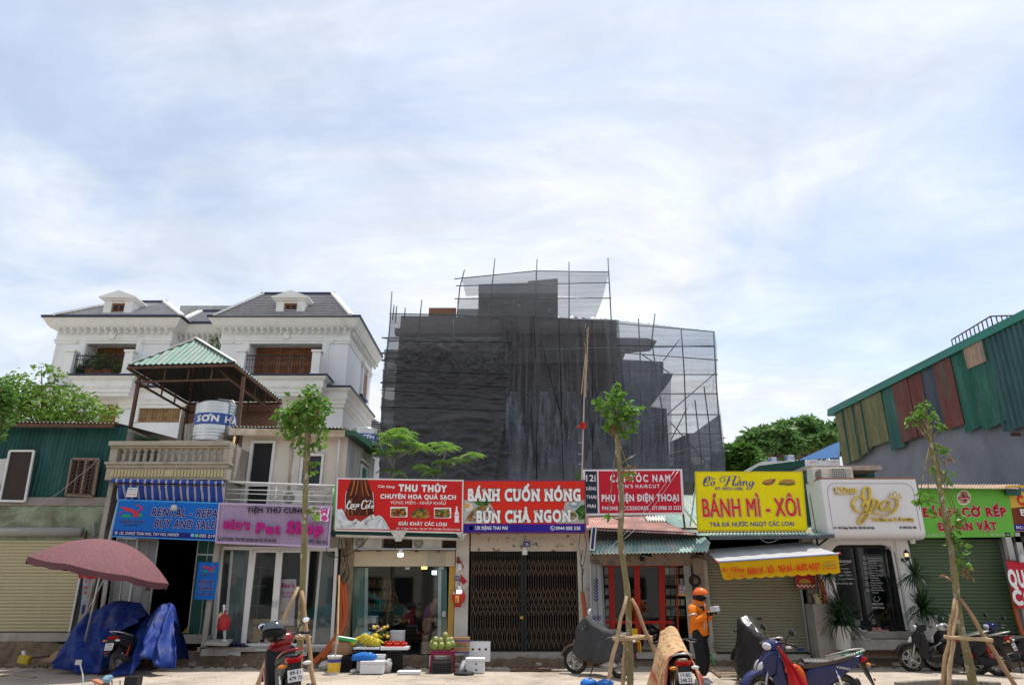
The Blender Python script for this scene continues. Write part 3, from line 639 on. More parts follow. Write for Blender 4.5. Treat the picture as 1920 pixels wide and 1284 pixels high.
A=MB();pl=xz([(1256,828),(1292,812),(1300,812),(1350,776),(1362,905),(1256,905)],YN+.5);A.prism(pl,YN+.5,YN+.52);A.build('net_sheet',N_mid,site)
net((865,522),(1007,508),(1004,548),(874,556),YN,N_thin,60,16,.06,3,1,9)
net((1004,508),(1142,510),(1130,560),(1004,553),YN,N_thin,60,16,.06,3,1,10)
net((857,560),(1004,553),(1004,597),(858,597),YN,N_thin,60,20,.08,3,1,11)
net((1004,556),(1130,560),(1116,598),(1004,597),YN+.03,N_thin,60,20,.1,3,1,13,ragged=.4)
net((897,550),(1046,550),(1046,597),(897,597),YN-.05,N_mid,50,16,.08,2,1,14)
for pts in([(727,640),(960,642)],[(716,694),(800,697),(955,702)],[(714,716),(850,720),(953,726)],[(713,731),(900,744)],[(712,762),(953,770)],[(1160,648),(1340,650)]):
 pole([(a,b,YN-.5)for a,b in pts],.016,M_dark,'tie_rope')
for pts in([(1000,593),(1003,640),(1005,740),(1006,900)],[(1048,600),(1052,740),(1056,900)],[(1015,640),(1035,720),(1055,790)],[(1110,600),(1112,900)]):
 pole([(a,b,YN-.35)for a,b in pts],.018,M_dark,'net_seam')
mast=thing('loudspeaker_mast','slim metal mast with a bamboo pole lashed on top, left of the barber sign','mast',P(1092,895,17.8))
mb=MB();mb.tube([P(1091,900,17.8),P(1096,720,17.8),P(1099,665,17.8)],[.022,.018,.014],6);mb.build('pole',mat('pinkish_paint',(.45,.38,.38)),mast)
mb=MB();mb.tube([P(1097,745,17.75),P(1103,613,17.75)],[.025,.012],6);mb.tube([P(1090,740,17.7),P(1098,660,17.7)],[.012,.01],5);
for k in range(14):a=P(1103-rnd.uniform(0,6),615+k*9,17.72);mb.tube([a,a+Vector((rnd.uniform(-.05,.05),0,.12))],.006,4)
mb.build('bamboo_pole',mat('dry_bamboo',(.42,.33,.2)),mast)
mb=MB()
for py in(830,851,870):a=P(1090,py,17.8);mb.bar(a+Vector((-.08,0,0)),a+Vector((.02,0,.01)),.015)
mb.build('step_rung',M_steel,mast)
horn=thing('siren_horn','small red horn loudspeaker fixed on the slim mast','loudspeaker',P(1089,799,17.7))
c=P(1089,799,17.7);mb=MB();Mr=Matrix.Rotation(R(90),3,'X');mb.lathe([(.03,-.12),(.035,-.02),(.06,.03),(.1,.1),(.095,.1),(.03,0)],c,14,rot=Matrix.Rotation(R(35),3,'Z')@Mr,cap=False);mb.build('horn',plain('red_plastic',(.55,.03,.02),.35),horn,smooth=True)
mb=MB();mb.bar(c,c+Vector((.08,.1,0)),.03);mb.build('bracket',M_steel,horn)
#  far trees and low white building 
def tree(name,label,base,trunk,clumps,leafm,n,size,rs,r0=.15,group=None,branches=True,bark=None,**k):
 t=thing(name,label,'tree',base,group);mb=MB();m=len(trunk)
 mb.tube(trunk,[r0*(1-.6*i/(m-1))for i in range(m)],8);tr=mb.build('trunk',bark or M_bark,t,smooth=True)
 if branches:
  b=MB()
  for i,(c,r)in enumerate(clumps[:40]):
   j=min(m-1,max(1,int(m*.5)+i%max(1,m//2)));a=Vector(trunk[j]);c=Vector(c);mid=a.lerp(c,.5)+Vector((0,0,-.1*(c-a).length*.3));q=r0*.35
   b.tube([a,mid,c],[q,q*.6,q*.2],5)
  b.build('branches',bark or M_bark,t,smooth=True)
 leafcloud('crown',leafm,t,clumps,n,size,rs,**k);return t
M_bark=mat('bark',(.17,.13,.09),.9,.3,4,.2,.5,20)
def blobs(cx,cy,cz,rx,ry,rz,n,rs,r=.4):
 g=random.Random(rs);o=[]
 for i in range(n):
  a=g.uniform(0,6.28);t=math.acos(g.uniform(-.6,1));q=g.uniform(.6,1)
  k=g.uniform(.6,1.2)*r
  o.append(((cx+rx*q*math.sin(t)*math.cos(a),cy+ry*q*math.sin(t)*math.sin(a),cz+rz*q*math.cos(t)),(rx*k,ry*k,rz*k*.75)))
 return o
LF_bg=foliage('leaf_background',(.09,.19,.05),(.15,.27,.08))
for(px,py,w,h,Y,rs,lab,m)in((1385,868,40,34,40,1,'bright green tree just right of the netted building',LF_mid),(1440,835,52,40,50,2,'mid green tree left of the big crown on the skyline',LF_bg),(1500,828,72,42,52,3,'large round green tree behind the white flat-roofed building',LF_bg),(1560,830,50,38,54,4,'green tree partly hidden by the grey gable wall',LF_bg)):
 c=P(px,py,Y);rx=w/FPX*Y*1.05;rz=h/FPX*Y
 tree('background_tree',lab,(c.x,c.y,0),[(c.x,c.y,0),(c.x,c.y,c.z-rz*.8),(c.x,c.y,c.z)],blobs(c.x,c.y,c.z,rx*.85,rx*.8,rz*.85,26,rs),m,9000,.42,rs,r0=.3,group='trees on the skyline',droop=0)
c=P(1310,880,44);tree('background_tree','tree seen dimly through the lower right of the netting',(c.x,c.y,0),[(c.x,c.y,0),(c.x,c.y,c.z)],blobs(c.x,c.y,c.z-1.5,2.6,2,2.2,12,8),LF_mid,2500,.4,8,group='trees on the skyline',droop=0)
c=P(95,755,24)
cl=[(P(a,b,24),(r,r,r*.7))for a,b,r in((30,735,.9),(70,760,1.0),(110,770,.9),(150,770,.9),(190,775,.6),(20,770,1.0),(60,790,1.1),(130,790,1.0),(35,712,.55),(78,690,.35),(105,700,.35),(130,735,.5),(165,750,.4),(215,770,.3),(50,740,.7),(95,735,.6),(0,760,1.),(8,720,.5))]
tree('garden_tree','leafy green tree rising behind the green corrugated house','' or(c.x,24,0),[(c.x,24,0),(c.x-.3,24,3),P(85,820,24),P(80,770,24)],cl,foliage('leaf_garden',(.14,.27,.035),(.2,.33,.06)),4600,.16,21,r0=.16)
cl=[(P(a,b,15.5),(r,r,r*1.4))for a,b,r in((2,750,.25),(14,765,.16),(5,790,.2),(0,730,.2),(20,745,.12),(6,818,.1))]
t=tree('roadside_tree','green leafy branch hanging into the left edge above the corrugated wall',(X(-60,900,15.5),15.5,0),[(X(-60,900,15.5),15.5,0),P(-60,900,15.5),P(-40,760,15.5),P(0,730,15.5)],cl,LF_mid,420,.14,5,r0=.08)
lowb=thing('white_flat_building','low white building with a plain parapet behind the yellow bánh mì sign','building',(X(1480,880,36),36,0))
ppoly([(1383,889),(1428,866),(1428,905),(1383,905)],36.4,.3,'side_wall',M_trim,lowb)
ppoly([(1428,865),(1575,863),(1575,905),(1428,905)],36,8,'wall',M_trim,lowb)
for px in(1520,1560):
 mb=MB();fbox(mb,px,px+14,861,864,35.9,.5);mb.build('roof_hatch',M_trim,lowb)
def tank(px,py0,py1,w_px,Y,label,txt=None,tx=None,band=(.35,.62),loc=None,grp=None,tcap=14):
 z1=Z(py0,Y);z0=Z(py1,Y);cx=X(px,(py0+py1)/2,Y);r=w_px/2/FPX*(P(px,(py0+py1)/2,Y)-Vector((0,0,H))).length*.99;h=z1-z0
 t=thing('water_tank',label,'water tank',(cx,Y,z0),grp);pr=[(r*.97,0),(r,.02)]
 for k in range(60):
  f=k/59;zz=.02+(h*.86)*f;rib=(f<band[0]-.05 or f>band[1]+.03)and(k%5==2)
  pr.append((r*(1.0+(.009 if rib else 0)),zz))
 pr+=[(r*.93,h*.92),(r*.7,h*.96),(r*.3,h*.985),(r*.28,h),(.02,h)]
 mb=MB();mb.lathe(pr,(cx,Y,z0),40);mb.build('shell',M_ss,t,smooth=True)
 zb0,zb1=z0+h*band[0],z0+h*band[1]
 mb=MB();mb.lathe([(r*1.004,0),(r*1.006,zb1-zb0)],(cx,Y,zb0),40,cap=False);mb.build('band',plain('tank_blue',(.05,.1,.33),.4),t,smooth=True)
 if txt:
  L=layout(txt,.06);xs=[a for v,f in L for a,b in v];xa,xb=min(xs),max(xs);H_=(zb1-zb0)*.5;V=[];F=[]
  for j,(dx,dy)in enumerate(((0,0),(.04,.04),(-.04,.04),(.04,-.04),(-.04,-.04))):
   for v,f in L:
    n0=len(V);rr=r*(1.012+.0005*j)
    for a,b in v:ang=tx[0]+(tx[1]-tx[0])*(a+dx-xa)/(xb-xa);V.append(Vector((cx+rr*math.sin(ang),Y-rr*math.cos(ang),zb0+(zb1-zb0)*.24+(b+dy)/capheight()*H_))-org(t))
    F+=[tuple(q+n0 for q in g)for g in f]
  me=bpy.data.meshes.new('lettering');me.from_pydata(V,[],F);me.materials.append(plain('white_print',(.75,.75,.75),.5));o=bpy.data.objects.new('lettering',me);COL.objects.link(o);o.parent=t;ORG[o.name]=org(t)
 return t,Vector((cx,Y,z0)),r,h
tank(1448,857,869,16,38,'small steel water tank on the white roof, left of the two','TÂN Á',(-.6,.9),grp='rooftop tanks on the white building')
tank(1480,853,865,17,38,'small steel water tank on the white roof, right of the two','TÂN Á',(-.9,.9),grp='rooftop tanks on the white building')
can=thing('blue_canopy','translucent blue sheet canopy beside the grey gable','canopy',P(1535,862,37))
A,B,C,D=P(1498,862,37),P(1572,858,37),P(1575,828,42),P(1563,832,42)
mb=MB();mb.quad(A,B,C,D);mb.build('sheet',mat('blue_polycarbonate',(.02,.16,.42),.3,backlit=.5),can,solid=.02)
mb=MB()
for k in range(6):t=k/5;mb.bar(A.lerp(B,t)-Vector((0,0,.08)),D.lerp(C,t)-Vector((0,0,.08)),.06)
for k in range(4):t=k/3;mb.bar(A.lerp(D,t)-Vector((0,0,.12)),B.lerp(C,t)-Vector((0,0,.12)),.06)
for p in(A,B):mb.bar(p-Vector((0,0,1.5)),p,.07)
mb.build('frame',M_iron,can)
#  grey gable building with patchwork metal sheets 
XW=PXX(1920,592,1).x*0+14.2
p_far=PXX(1560,770,XW);p_near=PXX(1925,590,XW)
gab=thing('grey_gable_building','tall grey rendered building with a patchwork of corrugated sheets and green roof edge','building',(XW,p_near.y,0))
yF,yN_=p_far.y,p_near.y-.6;zR=lambda y:p_far.z+(p_near.z-p_far.z)*(y-p_far.y)/(p_near.y-p_far.y)
M_grey=mat('grey_render',(.235,.245,.275),.85,.14,.9,.05,.25,20,col2=(.19,.2,.225),c2s=1.2)
mb=MB();mb.hexa([(XW+.1,yN_,0),(XW+8,yN_,0),(XW+8,yF,0),(XW+.1,yF,0),(XW+.1,yN_,zR(yN_)),(XW+8,yN_,zR(yN_)),(XW+8,yF,zR(yF)),(XW+.1,yF,zR(yF))]);mb.build('wall',M_grey,gab)
def gsheet(a0,a1,py0l,pyl,pyr,m,n,amp=.022,trap=False,off=.0,name='corrugated_sheet',top=None,label=None):
 """sheet spanning top-edge px a0..a1 on the gable; bottoms at pixel y pyl / pyr"""
 def ytop(px):
  y=yN_
  lo,hi=yN_-2,yF+2
  for _ in range(40):
   mid=(lo+hi)/2;z=zR(mid);
   zc_=mid*cp+(z-H)*sp;ppx=960+FPX*XW/zc_
   if ppx>px:lo=mid
   else:hi=mid
  return(lo+hi)/2
 y0,y1=ytop(a0),ytop(a1)
 def zat(y,py):
  v=(642-py)/FPX;return H+y*(sp+v*cp)/(cp-v*sp)
 zt0,zt1=(zR(y0)-.1,zR(y1)-.1)if top is None else(zat(y0,top[0]),zat(y1,top[1]))
 x=XW-.03-off
 mb=MB();corr(mb,(x,y0,zt0),(x,y1,zt1),(x,y1,zat(y1,pyr)),(x,y0,zat(y0,pyl)),n,amp,(-1,0,0),6,trap,rows=1)
 return mb.build(name,m,gab,smooth=not trap,recalc=False,label=label)
def smat(name,c,c2,s=2.,amt=(.5,.68)):return mat(name,c,.6,.28,2,.15,.15,50,col2=c2,c2s=s*1.6,c2amt=(amt[0]-.03,amt[1]-.04),stretch=(1,1,.2))
S_ol=smat('olive_sheet',(.2,.2,.1),(.28,.26,.15));S_tg=smat('teal_green_sheet',(.055,.15,.13),(.1,.2,.17));S_red=smat('oxide_red_sheet',(.2,.07,.06),(.16,.13,.1));S_blu=smat('slate_blue_sheet',(.085,.105,.14),(.12,.13,.16));S_gr=smat('green_sheet',(.028,.13,.1),(.06,.17,.13));S_tan=smat('tan_rusted_sheet',(.36,.25,.18),(.45,.36,.28));S_dk=smat('dark_teal_rib',(.045,.11,.115),(.06,.13,.135))
gsheet(1566,1584,0,870,866,S_ol,9);gsheet(1580,1602,0,866,858,S_ol,10,off=.03);gsheet(1598,1622,0,858,838,S_ol,10,off=.02);gsheet(1614,1653,0,840,826,S_ol,17,off=.04)
for px,pb in((1580,868),(1598,860),(1614,852)):gsheet(px,px+2.5,0,pb,pb-1,S_gr,1,off=.06)
gsheet(1652,1677,0,845,836,S_tg,10,off=.01);gsheet(1675,1703,0,830,818,S_red,12,off=.05);gsheet(1701,1727,0,819,808,S_red,11,off=.02)
gsheet(1725,1755,0,812,799,S_blu,12,off=.0);gsheet(1752,1784,0,806,794,S_red,11,off=.05);gsheet(1781,1815,0,812,795,S_gr,10,off=.02);gsheet(1812,1854,0,808,788,S_gr,9,off=.05)
gsheet(1812,1849,0,692,675,S_tan,9,off=.09,label='patch of tan rusted sheet')
gsheet(1846,1935,0,810,780,S_dk,9,.05,True,off=.06)
mb=MB();mb.hexa([(XW-.16,yN_,zR(yN_)-.13),(XW+.3,yN_,zR(yN_)-.13),(XW+.3,yF+.2,zR(yF)-.2),(XW-.16,yF+.2,zR(yF)-.2),(XW-.1,yN_,zR(yN_)+.13),(XW+.3,yN_,zR(yN_)+.13),(XW+.3,yF+.2,zR(yF)+.12),(XW-.1,yF+.2,zR(yF)+.12)]);mb.build('roof_edge',mat('green_flashing',(.015,.17,.125),.45,.15,1.5,.05,.1,8),gab)
c=PXX(1912,814,XW);mb=MB();mb.tube([c,c+Vector((-.25,0,0))],.05,10);mb.build('spout',M_rust,gab)
tb=thing('terrace_building','dark roof terrace with steel railing showing above the green roof edge','building',(26,32,0))
A=P(1762,668,60);B=P(1862,612,48);C=P(1912,610,48.4)
mb=MB();mb.hexa([A-Vector((0,0,1.4)),B-Vector((0,0,1.4)),C-Vector((0,0,1.4)),A+Vector((8,1,-1.4)),A,B,C,A+Vector((8,1,0))]);mb.build('roof_slab',mat('dark_slab',(.07,.07,.075)),tb)
mb=MB();o=Vector((0,.3,-1.45));mb.hexa([A+o-Vector((0,0,3)),B+o-Vector((0,0,3)),C+o-Vector((0,0,3)),A+Vector((8,1,-4)),A+o,B+o,C+o,A+Vector((8,1,-1.45))]);mb.build('wall',M_trim,tb)
mb=MB();up=Vector((0,0,.8));A2=A.lerp(B,.3)
for p,q,n in((A2,B,10),(B,C,5)):
 for zf in(.08,1):mb.bar(p+up*zf,q+up*zf,.08)
 for k in range(n+1):a=p.lerp(q,k/n);mb.bar(a,a+up,.06)
mb.build('railing',M_iron,tb)
#  shop row 
YD=17.5;YG=16.95
def shell(parent,x0,x1,z0,z1,y0,y1,m,name='interior',t=.1,roof=True,front=None):
 mb=MB();mb.box(x0,x0+t,y0,y1,0,z1).box(x1-t,x1,y0,y1,0,z1).box(x0+t,x1-t,y1-t,y1,0,z1).box(x0+t,x1-t,y0,y1-t,0,z0)
 if roof:mb.box(x0+t,x1-t,y0,y1-t,z1-t,z1)
 return mb.build(name,m,parent)
def roller(parent,px0,px1,py0,py1,Y,n,m,ref=None):
 ref=ref or(py0+py1)/2;x0,x1=X(px0,ref,Y),X(px1,ref,Y);z0,z1=Z(py1,Y),Z(py0,Y);h=(z1-z0)/n
 q=MB();pr=[(0,-h/2),(-.012,-h*.38),(-.02,-h*.1),(-.02,h*.15),(-.012,h*.36),(0,h*.42),(.004,h*.5),(.012,h*.5),(.012,-h/2)]
 k=len(pr);vs=[(-.5,y,z)for y,z in pr]+[(.5,y,z)for y,z in pr];q.add(vs,[(i,(i+1)%k,(i+1)%k+k,i+k)for i in range(k)]+[tuple(range(k))[::-1],tuple(range(k,2*k))])
 o=q.build('slat',m,None);me=o.data;bpy.data.objects.remove(o)
 for i in range(n):inst(me,'slat',parent,((x0+x1)/2,Y+rnd.uniform(-.002,.002),z0+h*(i+.5)),scale=(x1-x0,1,1),rot=(rnd.uniform(-.02,.02),0,0))
 mb=MB();mb.box(x0-.05,x0-.003,Y-.05,Y+.05,z0,z1).box(x1+.003,x1+.05,Y-.05,Y+.05,z0,z1);mb.build('side_rail',M_steel,parent)
 mb=MB();mb.box(x0,x1,Y-.02,Y+.03,z0-.05,z0-.003);mb.build('bottom_bar',plain('shutter_base',(.03,.03,.03)),parent)
 return x0,x1,z0,z1
def board(name,label,TL,TR,BR,BL,Y,d,m,cat='sign',frame=None,fw=.03):
 c=P((BL[0]+BR[0])/2,(BL[1]+BR[1])/2,Y);t=thing(name,label,cat,c)
 mb=MB();mb.prism(xz([TL,TR,BR,BL],Y),Y,Y+d);mb.build('panel',m,t)
 if frame:
  q=[P(*p,Y)for p in(TL,TR,BR,BL)];mb=MB()
  for i in range(4):a=q[i];b=q[(i+1)%4];dd=(b-a).normalized()*fw*.5*(1 if i%2==0 else-1);mb.bar(a-dd+Vector((0,.02,0)),b+dd+Vector((0,.02,0)),fw,.07)
  mb.build('frame',frame,t)
 return t
def flatpoly(pts,Y,m,parent,name='print',lift=.004):
 mb=MB();mb.add([P(a,b,Y)-Vector((0,lift,0))for a,b in pts],[tuple(range(len(pts)))]);return mb.build(name,m,parent)
def flatcirc(cx,cy,rx,ry,Y,m,parent,name='print',lift=.004,n=20,a0=0,a1=360):return flatpoly([(cx+rx*math.cos(R(a0+(a1-a0)*i/n)),cy+ry*math.sin(R(a0+(a1-a0)*i/n)))for i in range(n+(a1-a0<360))],Y,m,parent,name,lift)
SK=0
def stroke(pts,w,Y,m,parent,name='lettering',lift=.006,ext=.01,closed=False,wf=None,sm=True):
 """ribbon stroke through pixel points (Catmull-Rom), varying width in px"""
 p=[Vector((a,b))for a,b in pts];q=[]
 if sm:
  for i in range(len(p)-1):
   a=p[max(i-1,0)];b=p[i];c=p[i+1];d=p[min(i+2,len(p)-1)]
   for k in range(6):
    t=k/6;q.append(.5*((2*b)+(c-a)*t+(2*a-5*b+4*c-d)*t*t+(3*b-a-3*c+d)*t**3))
  q.append(p[-1])
 else:q=p
 n=len(q);L_=[];R_=[]
 for i in range(n):
  d=(q[min(i+1,n-1)]-q[max(i-1,0)]);d=d.normalized()if d.length>0 else Vector((1,0));nn=Vector((-d.y,d.x));ww=(wf(i/(n-1),d)if wf else 1)*w/2
  L_.append(q[i]+nn*ww);R_.append(q[i]-nn*ww)
 global SK;SK=(SK+1)%9
 vs=[P(v.x,v.y,Y)-Vector((0,lift+ext+SK*.0007+.005*(i%n)/n,0))for i,v in enumerate(L_+R_)];fs=[(i,i+1,n+i+1,n+i)for i in range(n-1)]
 if ext>.003:
  m0=len(vs);vs+=[v+Vector((0,ext,0))for v in vs];fs+=[(i,i+1,m0+i+1,m0+i)for i in range(n-1)]+[(n+i,n+i+1,m0+n+i+1,m0+n+i)for i in range(n-1)]+[(0,n,m0+n,m0),(n-1,2*n-1,m0+2*n-1,m0+n-1)]
 mb=MB();mb.add(vs,fs);return mb.build(name,m,parent,recalc=ext>.003)
def printmat(name,cols,scale=14,base=(.6,.5,.3)):
 if name in MATS:return MATS[name]
 m=mat(name,base,.4,bump=0);t=m.node_tree;b=[n for n in t.nodes if n.type=='BSDF_PRINCIPLED'][0]
 v=t.nodes.new('ShaderNodeTexVoronoi');v.inputs['Scale'].default_value=scale;r=t.nodes.new('ShaderNodeValToRGB');tc=t.nodes.new('ShaderNodeTexCoord');s=t.nodes.new('ShaderNodeSeparateColor')
 t.links.new(tc.outputs['Object'],v.inputs['Vector']);t.links.new(v.outputs['Color'],s.inputs[0]);t.links.new(s.outputs[0],r.inputs[0]);r.color_ramp.interpolation='CONSTANT'
 for i,c in enumerate(cols):
  e=r.color_ramp.elements[i]if i<2 else r.color_ramp.elements.new(i/len(cols));e.position=i/len(cols);e.color=(*c,1)
 mm=t.nodes.new('ShaderNodeMixRGB');mm.blend_type='MULTIPLY';mm.inputs[0].default_value=.8;d=t.nodes.new('ShaderNodeMapRange');d.inputs[2].default_value=.6/scale*10;d.inputs[3].default_value=1.1;d.inputs[4].default_value=.4
 t.links.new(v.outputs['Distance'],d.inputs[0]);t.links.new(r.outputs[0],mm.inputs[1]);t.links.new(d.outputs[0],mm.inputs[2]);t.links.new(mm.outputs[0],b.inputs['Base Color']);return m
T_white=plain('letter_white',(.8,.8,.8),.4);T_navy=plain('letter_navy',(.015,.02,.12),.4);T_red=plain('letter_red',(.62,.02,.02),.4);T_black=plain('letter_black',(.02,.02,.02),.4);T_cream=plain('letter_outline_cream',(.75,.72,.7),.4)
M_plast=mat('stained_green_plaster',(.27,.33,.23),.9,.2,1.5,.1,.3,25,col2=(.13,.13,.085),c2s=1.1,c2amt=(.42,.62))
M_corg=smat('green_corrugated_wall',(.018,.085,.078),(.035,.11,.1),1.2)
#  green corrugated house, far left 
hA=thing('corrugated_green_house','two-storey house with dark green corrugated upper wall at the far left','building',(X(60,1200,YD),YD,0))
xa0=X(-260,900,YD);xa1=X(218,900,YD)-.02;zr0=Z(943,YD)
mb=MB();corr(mb,(xa0,YD+.12,Z(791,YD)),(X(236,800,YD),YD+.12,Z(798,YD)),(X(206,944,YD),YD+.12,zr0),(xa0,YD+.12,zr0),58,.018,dent=.02,rows=6);mb.build('corrugated_wall',M_corg,hA,smooth=True,recalc=False)
shell(hA,xa0,xa1,Z(1200,YD),Z(800,YD),YD+.16,22.5,M_conc,'wall_shell')
mb=MB();A=(xa0,YD-.25,Z(787,YD-.25));B=(X(216,793,YD-.25),YD-.25,Z(793,YD-.25));
corr(mb,A,B,(X(322,826,22),22.8,Z(826,22.8)),(xa0,22.8,Z(826,22.8)-.1),60,.02,(0,0,1));mb.build('roof',mat('old_roof_sheet',(.13,.11,.1),.7,.3,2,.2,.1,40,col2=(.2,.12,.08)),hA,smooth=True,recalc=False)
mb=MB();mb.bar((xa0,YD-.2,Z(796,YD-.2)),(X(214,798,YD-.2),YD-.2,Z(798,YD-.2)),.05,.1);mb.build('roof_edge_beam',M_rust,hA)
mb=MB();mb.box(xa0,X(205,938,YD)+.0,YD-.03,YD+.1,zr0-.06,Z(932,YD)-.003);mb.build('lintel',mat('grey_ledge',(.25,.22,.2),.9,.2,4,.2,.4,20),hA)
mb=MB();mb.box(xa0,X(204,970,YD),YD,YD+.14,Z(1012,YD),zr0-.065);mb.build('plaster_wall',M_plast,hA)
mb=MB();mb.box(X(158,1100,YD),X(198,1100,YD),YD+.0,YD+.14,Z(1205,YD),Z(1012,YD)-.003);mb.build('pillar',M_conc,hA)
q=[P(22,846,YD),P(67,846,YD),P(50,940,YD-.03),P(3,939,YD-.03)]
win=MB();
for i in range(4):win.bar(q[i]-Vector((0,.06,0)),q[(i+1)%4]-Vector((0,.06,0)),.05,.05)
wf=win.build('window_frame',mat('white_aluminium',(.62,.62,.62),.45,.06),hA,label='white framed insect screen window')
mb=MB();mb.quad(*[p-Vector((0,.05,0))for p in q]);mb.build('mesh_pane',mat('brown_mesh',(.045,.035,.03),.8,.25,3),wf)
mb=MB();mb.prism(xz([(14,860),(20,860),(-4,930),(-40,930),(-20,862)],YD-.02),YD-.06,YD-.02);mb.build('shutter_leaf',mat('white_board',(.5,.5,.48),.7,.15),hA)
mb=MB()
for k in range(1,3):
 a=q[0].lerp(q[1],k/3);b=q[3].lerp(q[2],k/3);mb.bar(a-Vector((0,.03,0)),b-Vector((0,.03,0)),.02)
for k in range(1,5):
 a=q[0].lerp(q[3],k/5);b=q[1].lerp(q[2],k/5);mb.bar(a-Vector((0,.03,0)),b-Vector((0,.03,0)),.015)
mb.build('grille',M_rust,wf)
q=[P(139,861,YD),P(188,862,YD),P(177,930,YD),P(127,928,YD)];o=Vector((0,.02,0))
mb=MB();mb.quad(*[p-o*.5 for p in q]);w2=mb.build('window_opening',M_glassd,hA,label='barred wooden window')
mb=MB()
for i in range(4):mb.bar(q[i]-o*3,q[(i+1)%4]-o*3,.06,.06)
for f,w in((.26,.035),(.57,.07),(.93,.03)):mb.bar(q[0].lerp(q[1],f)-o*3.2,q[3].lerp(q[2],f)-o*3.2,w)
mb.build('frame',mat('old_grey_wood',(.24,.19,.15),.85,.3,4,.2,.3,30),w2)
mb=MB()
for k in range(10):mb.bar(q[0].lerp(q[3],(k+.5)/10)-o*5,q[1].lerp(q[2],(k+.5)/10)-o*5,.012)
for k in range(9):mb.bar(q[0].lerp(q[1],(k+.5)/9)-o*5.6,q[3].lerp(q[2],(k+.5)/9)-o*5.6,.01)
mb.build('grille',M_rust,w2)
M_cream=mat('cream_shutter',(.43,.38,.235),.55,.08,2,.05,.03,40,col2=(.33,.29,.19),c2s=.9)
roller(hA,-60,146,1012,1184,YD-.02,27,M_cream,1100)
mb=MB();mb.tube([(xa0,YD-.06,Z(997,YD)),(X(157,997,YD),YD-.06,Z(997,YD))],.11,14);mb.build('shutter_housing',mat('grey_metal_paint',(.33,.32,.29),.5,.1),hA,smooth=True)
mb=MB();mb.box(xa0,X(205,1195,YD-.1),YD-.15,YD+.2,Z(1202,YD-.15),Z(1186,YD-.15));mb.build('threshold',M_conc,hA)
pw=thing('chain_pulley','round rusty chain wheel of the shutter beside its housing','pulley',P(160,1010,YD-.1))
mb=MB();c=P(160,1004,YD-.12);mb.ring(c,.11,.018,(1,.4,0),18,6);mb.ring(c,.04,.015,(1,.4,0));
for k in range(5):a=k*1.257;mb.bar(c,c+Vector((-.04*math.cos(a),.1*math.cos(a),.1*math.sin(a))),.015)
mb.build('wheel',M_rust,pw);mb=MB();mb.bar(P(175,1012,YD-.12),P(176,980,YD-.05),.05,.04);mb.build('bracket',M_steel,pw)
def cable(pts,label,r=.008,m=None,sag=.0,cat='cable'):
 q=[];
 for i in range(len(pts)-1):
  a,b=P(*pts[i]),P(*pts[i+1])
  for k in range(8):t=k/8;q.append(a.lerp(b,t)-Vector((0,0,sag*4*t*(1-t))))
 q.append(P(*pts[-1]));mb=MB();mb.tube(q,r,5);o=mb.build('cable',m or T_black,None,smooth=True);return tag(o,label,cat)
cable([(-10,990,17.3),(70,950,17.2),(150,890,17.0),(185,858,16.9)],'pale cable rising across the corrugated wall to the small window',.007,M_steel,.05)
cable([(-10,968,17.2),(80,948,17.2)],'thin cable along the stained plaster wall',.005,M_steel,.02)
cable([(205,978,17.3),(200,990,17.3),(185,1000,17.3),(168,1010,17.25)],'black cable running down beside the shutter wheel',.008,None,.02)
#  rental shop 
hB=thing('balcony_shop_house','old shop house with a baluster balcony over the blue motorbike rental shop','building',(X(310,1200,YD),YD,0))
xb0,xb1=X(216,950,YD),X(421,950,YD);zfl=Z(900,YD)+.05
YB=17.0
M_old=mat('weathered_balustrade',(.40,.36,.29),.9,.22,3,.15,.4,20,col2=(.17,.15,.12),c2s=3,c2amt=(.48,.7))
M_oldy=mat('aged_yellow_plaster',(.5,.43,.25),.9,.2,4,.15,.3,25,col2=(.33,.29,.2),c2s=4)
x0,x1=X(209,835,YB),X(433,835,YB)
mb=MB();mb.box(x0-.04,x1,YB-.08,YB+.3,Z(836,YB),Z(828,YB)).box(x0,x1,YB-.03,YB+.25,Z(840,YB),Z(836,YB)-.003);mb.build('top_rail',M_old,hB,bevel=.01)
mb=MB();mb.box(x0-.05,x1+.02,YB-.08,YB+.3,Z(871,YB),Z(866,YB)).box(x0-.02,x1,YB-.04,YB+.26,Z(877,YB),Z(871,YB)-.003);mb.build('base_rail',M_old,hB,bevel=.01)
zA,zB=Z(866,YB)+.003,Z(840,YB)-.003;hh=zB-zA
pr=[(.055,0),(.055,.04),(.045,.06),(.045,hh*.55),(.05,hh*.6),(.065,hh*.63),(.05,hh*.67),(.032,hh*.7),(.03,hh*.8),(.05,hh*.87),(.08,hh*.97),(.09,hh)]
bl=MB();bl.lathe(pr,(0,0,0),8);bo=bl.build('baluster',M_old,None,smooth=True);bme=bo.data;bpy.data.objects.remove(bo)
for k in range(16):
 px=229+13.2*k
 if px<424:inst(bme,'baluster',hB,(X(px,853,YB),YB+.1,zA),rot=(0,0,rnd.uniform(0,1)))
mb=MB();mb.box(x0,X(219,853,YB),YB,YB+.22,zA,zB).box(x1-.16,x1,YB,YB+.22,zA,zB);mb.build('end_pier',M_old,hB)
mb=MB();mb.box(x0-.01,x1,YB+.0,YB+.25,Z(899,YB),Z(877,YB)-.003);mb.build('frieze',M_old,hB)
fb=MB();fb.box(-.028,.028,-.02,.01,-.5,.5);fo=fb.build('frieze_block',M_oldy,None);fme=fo.data;bpy.data.objects.remove(fo)
zf=(Z(881,YB)+Z(894,YB))/2;hf=Z(881,YB)-Z(894,YB)
n=34
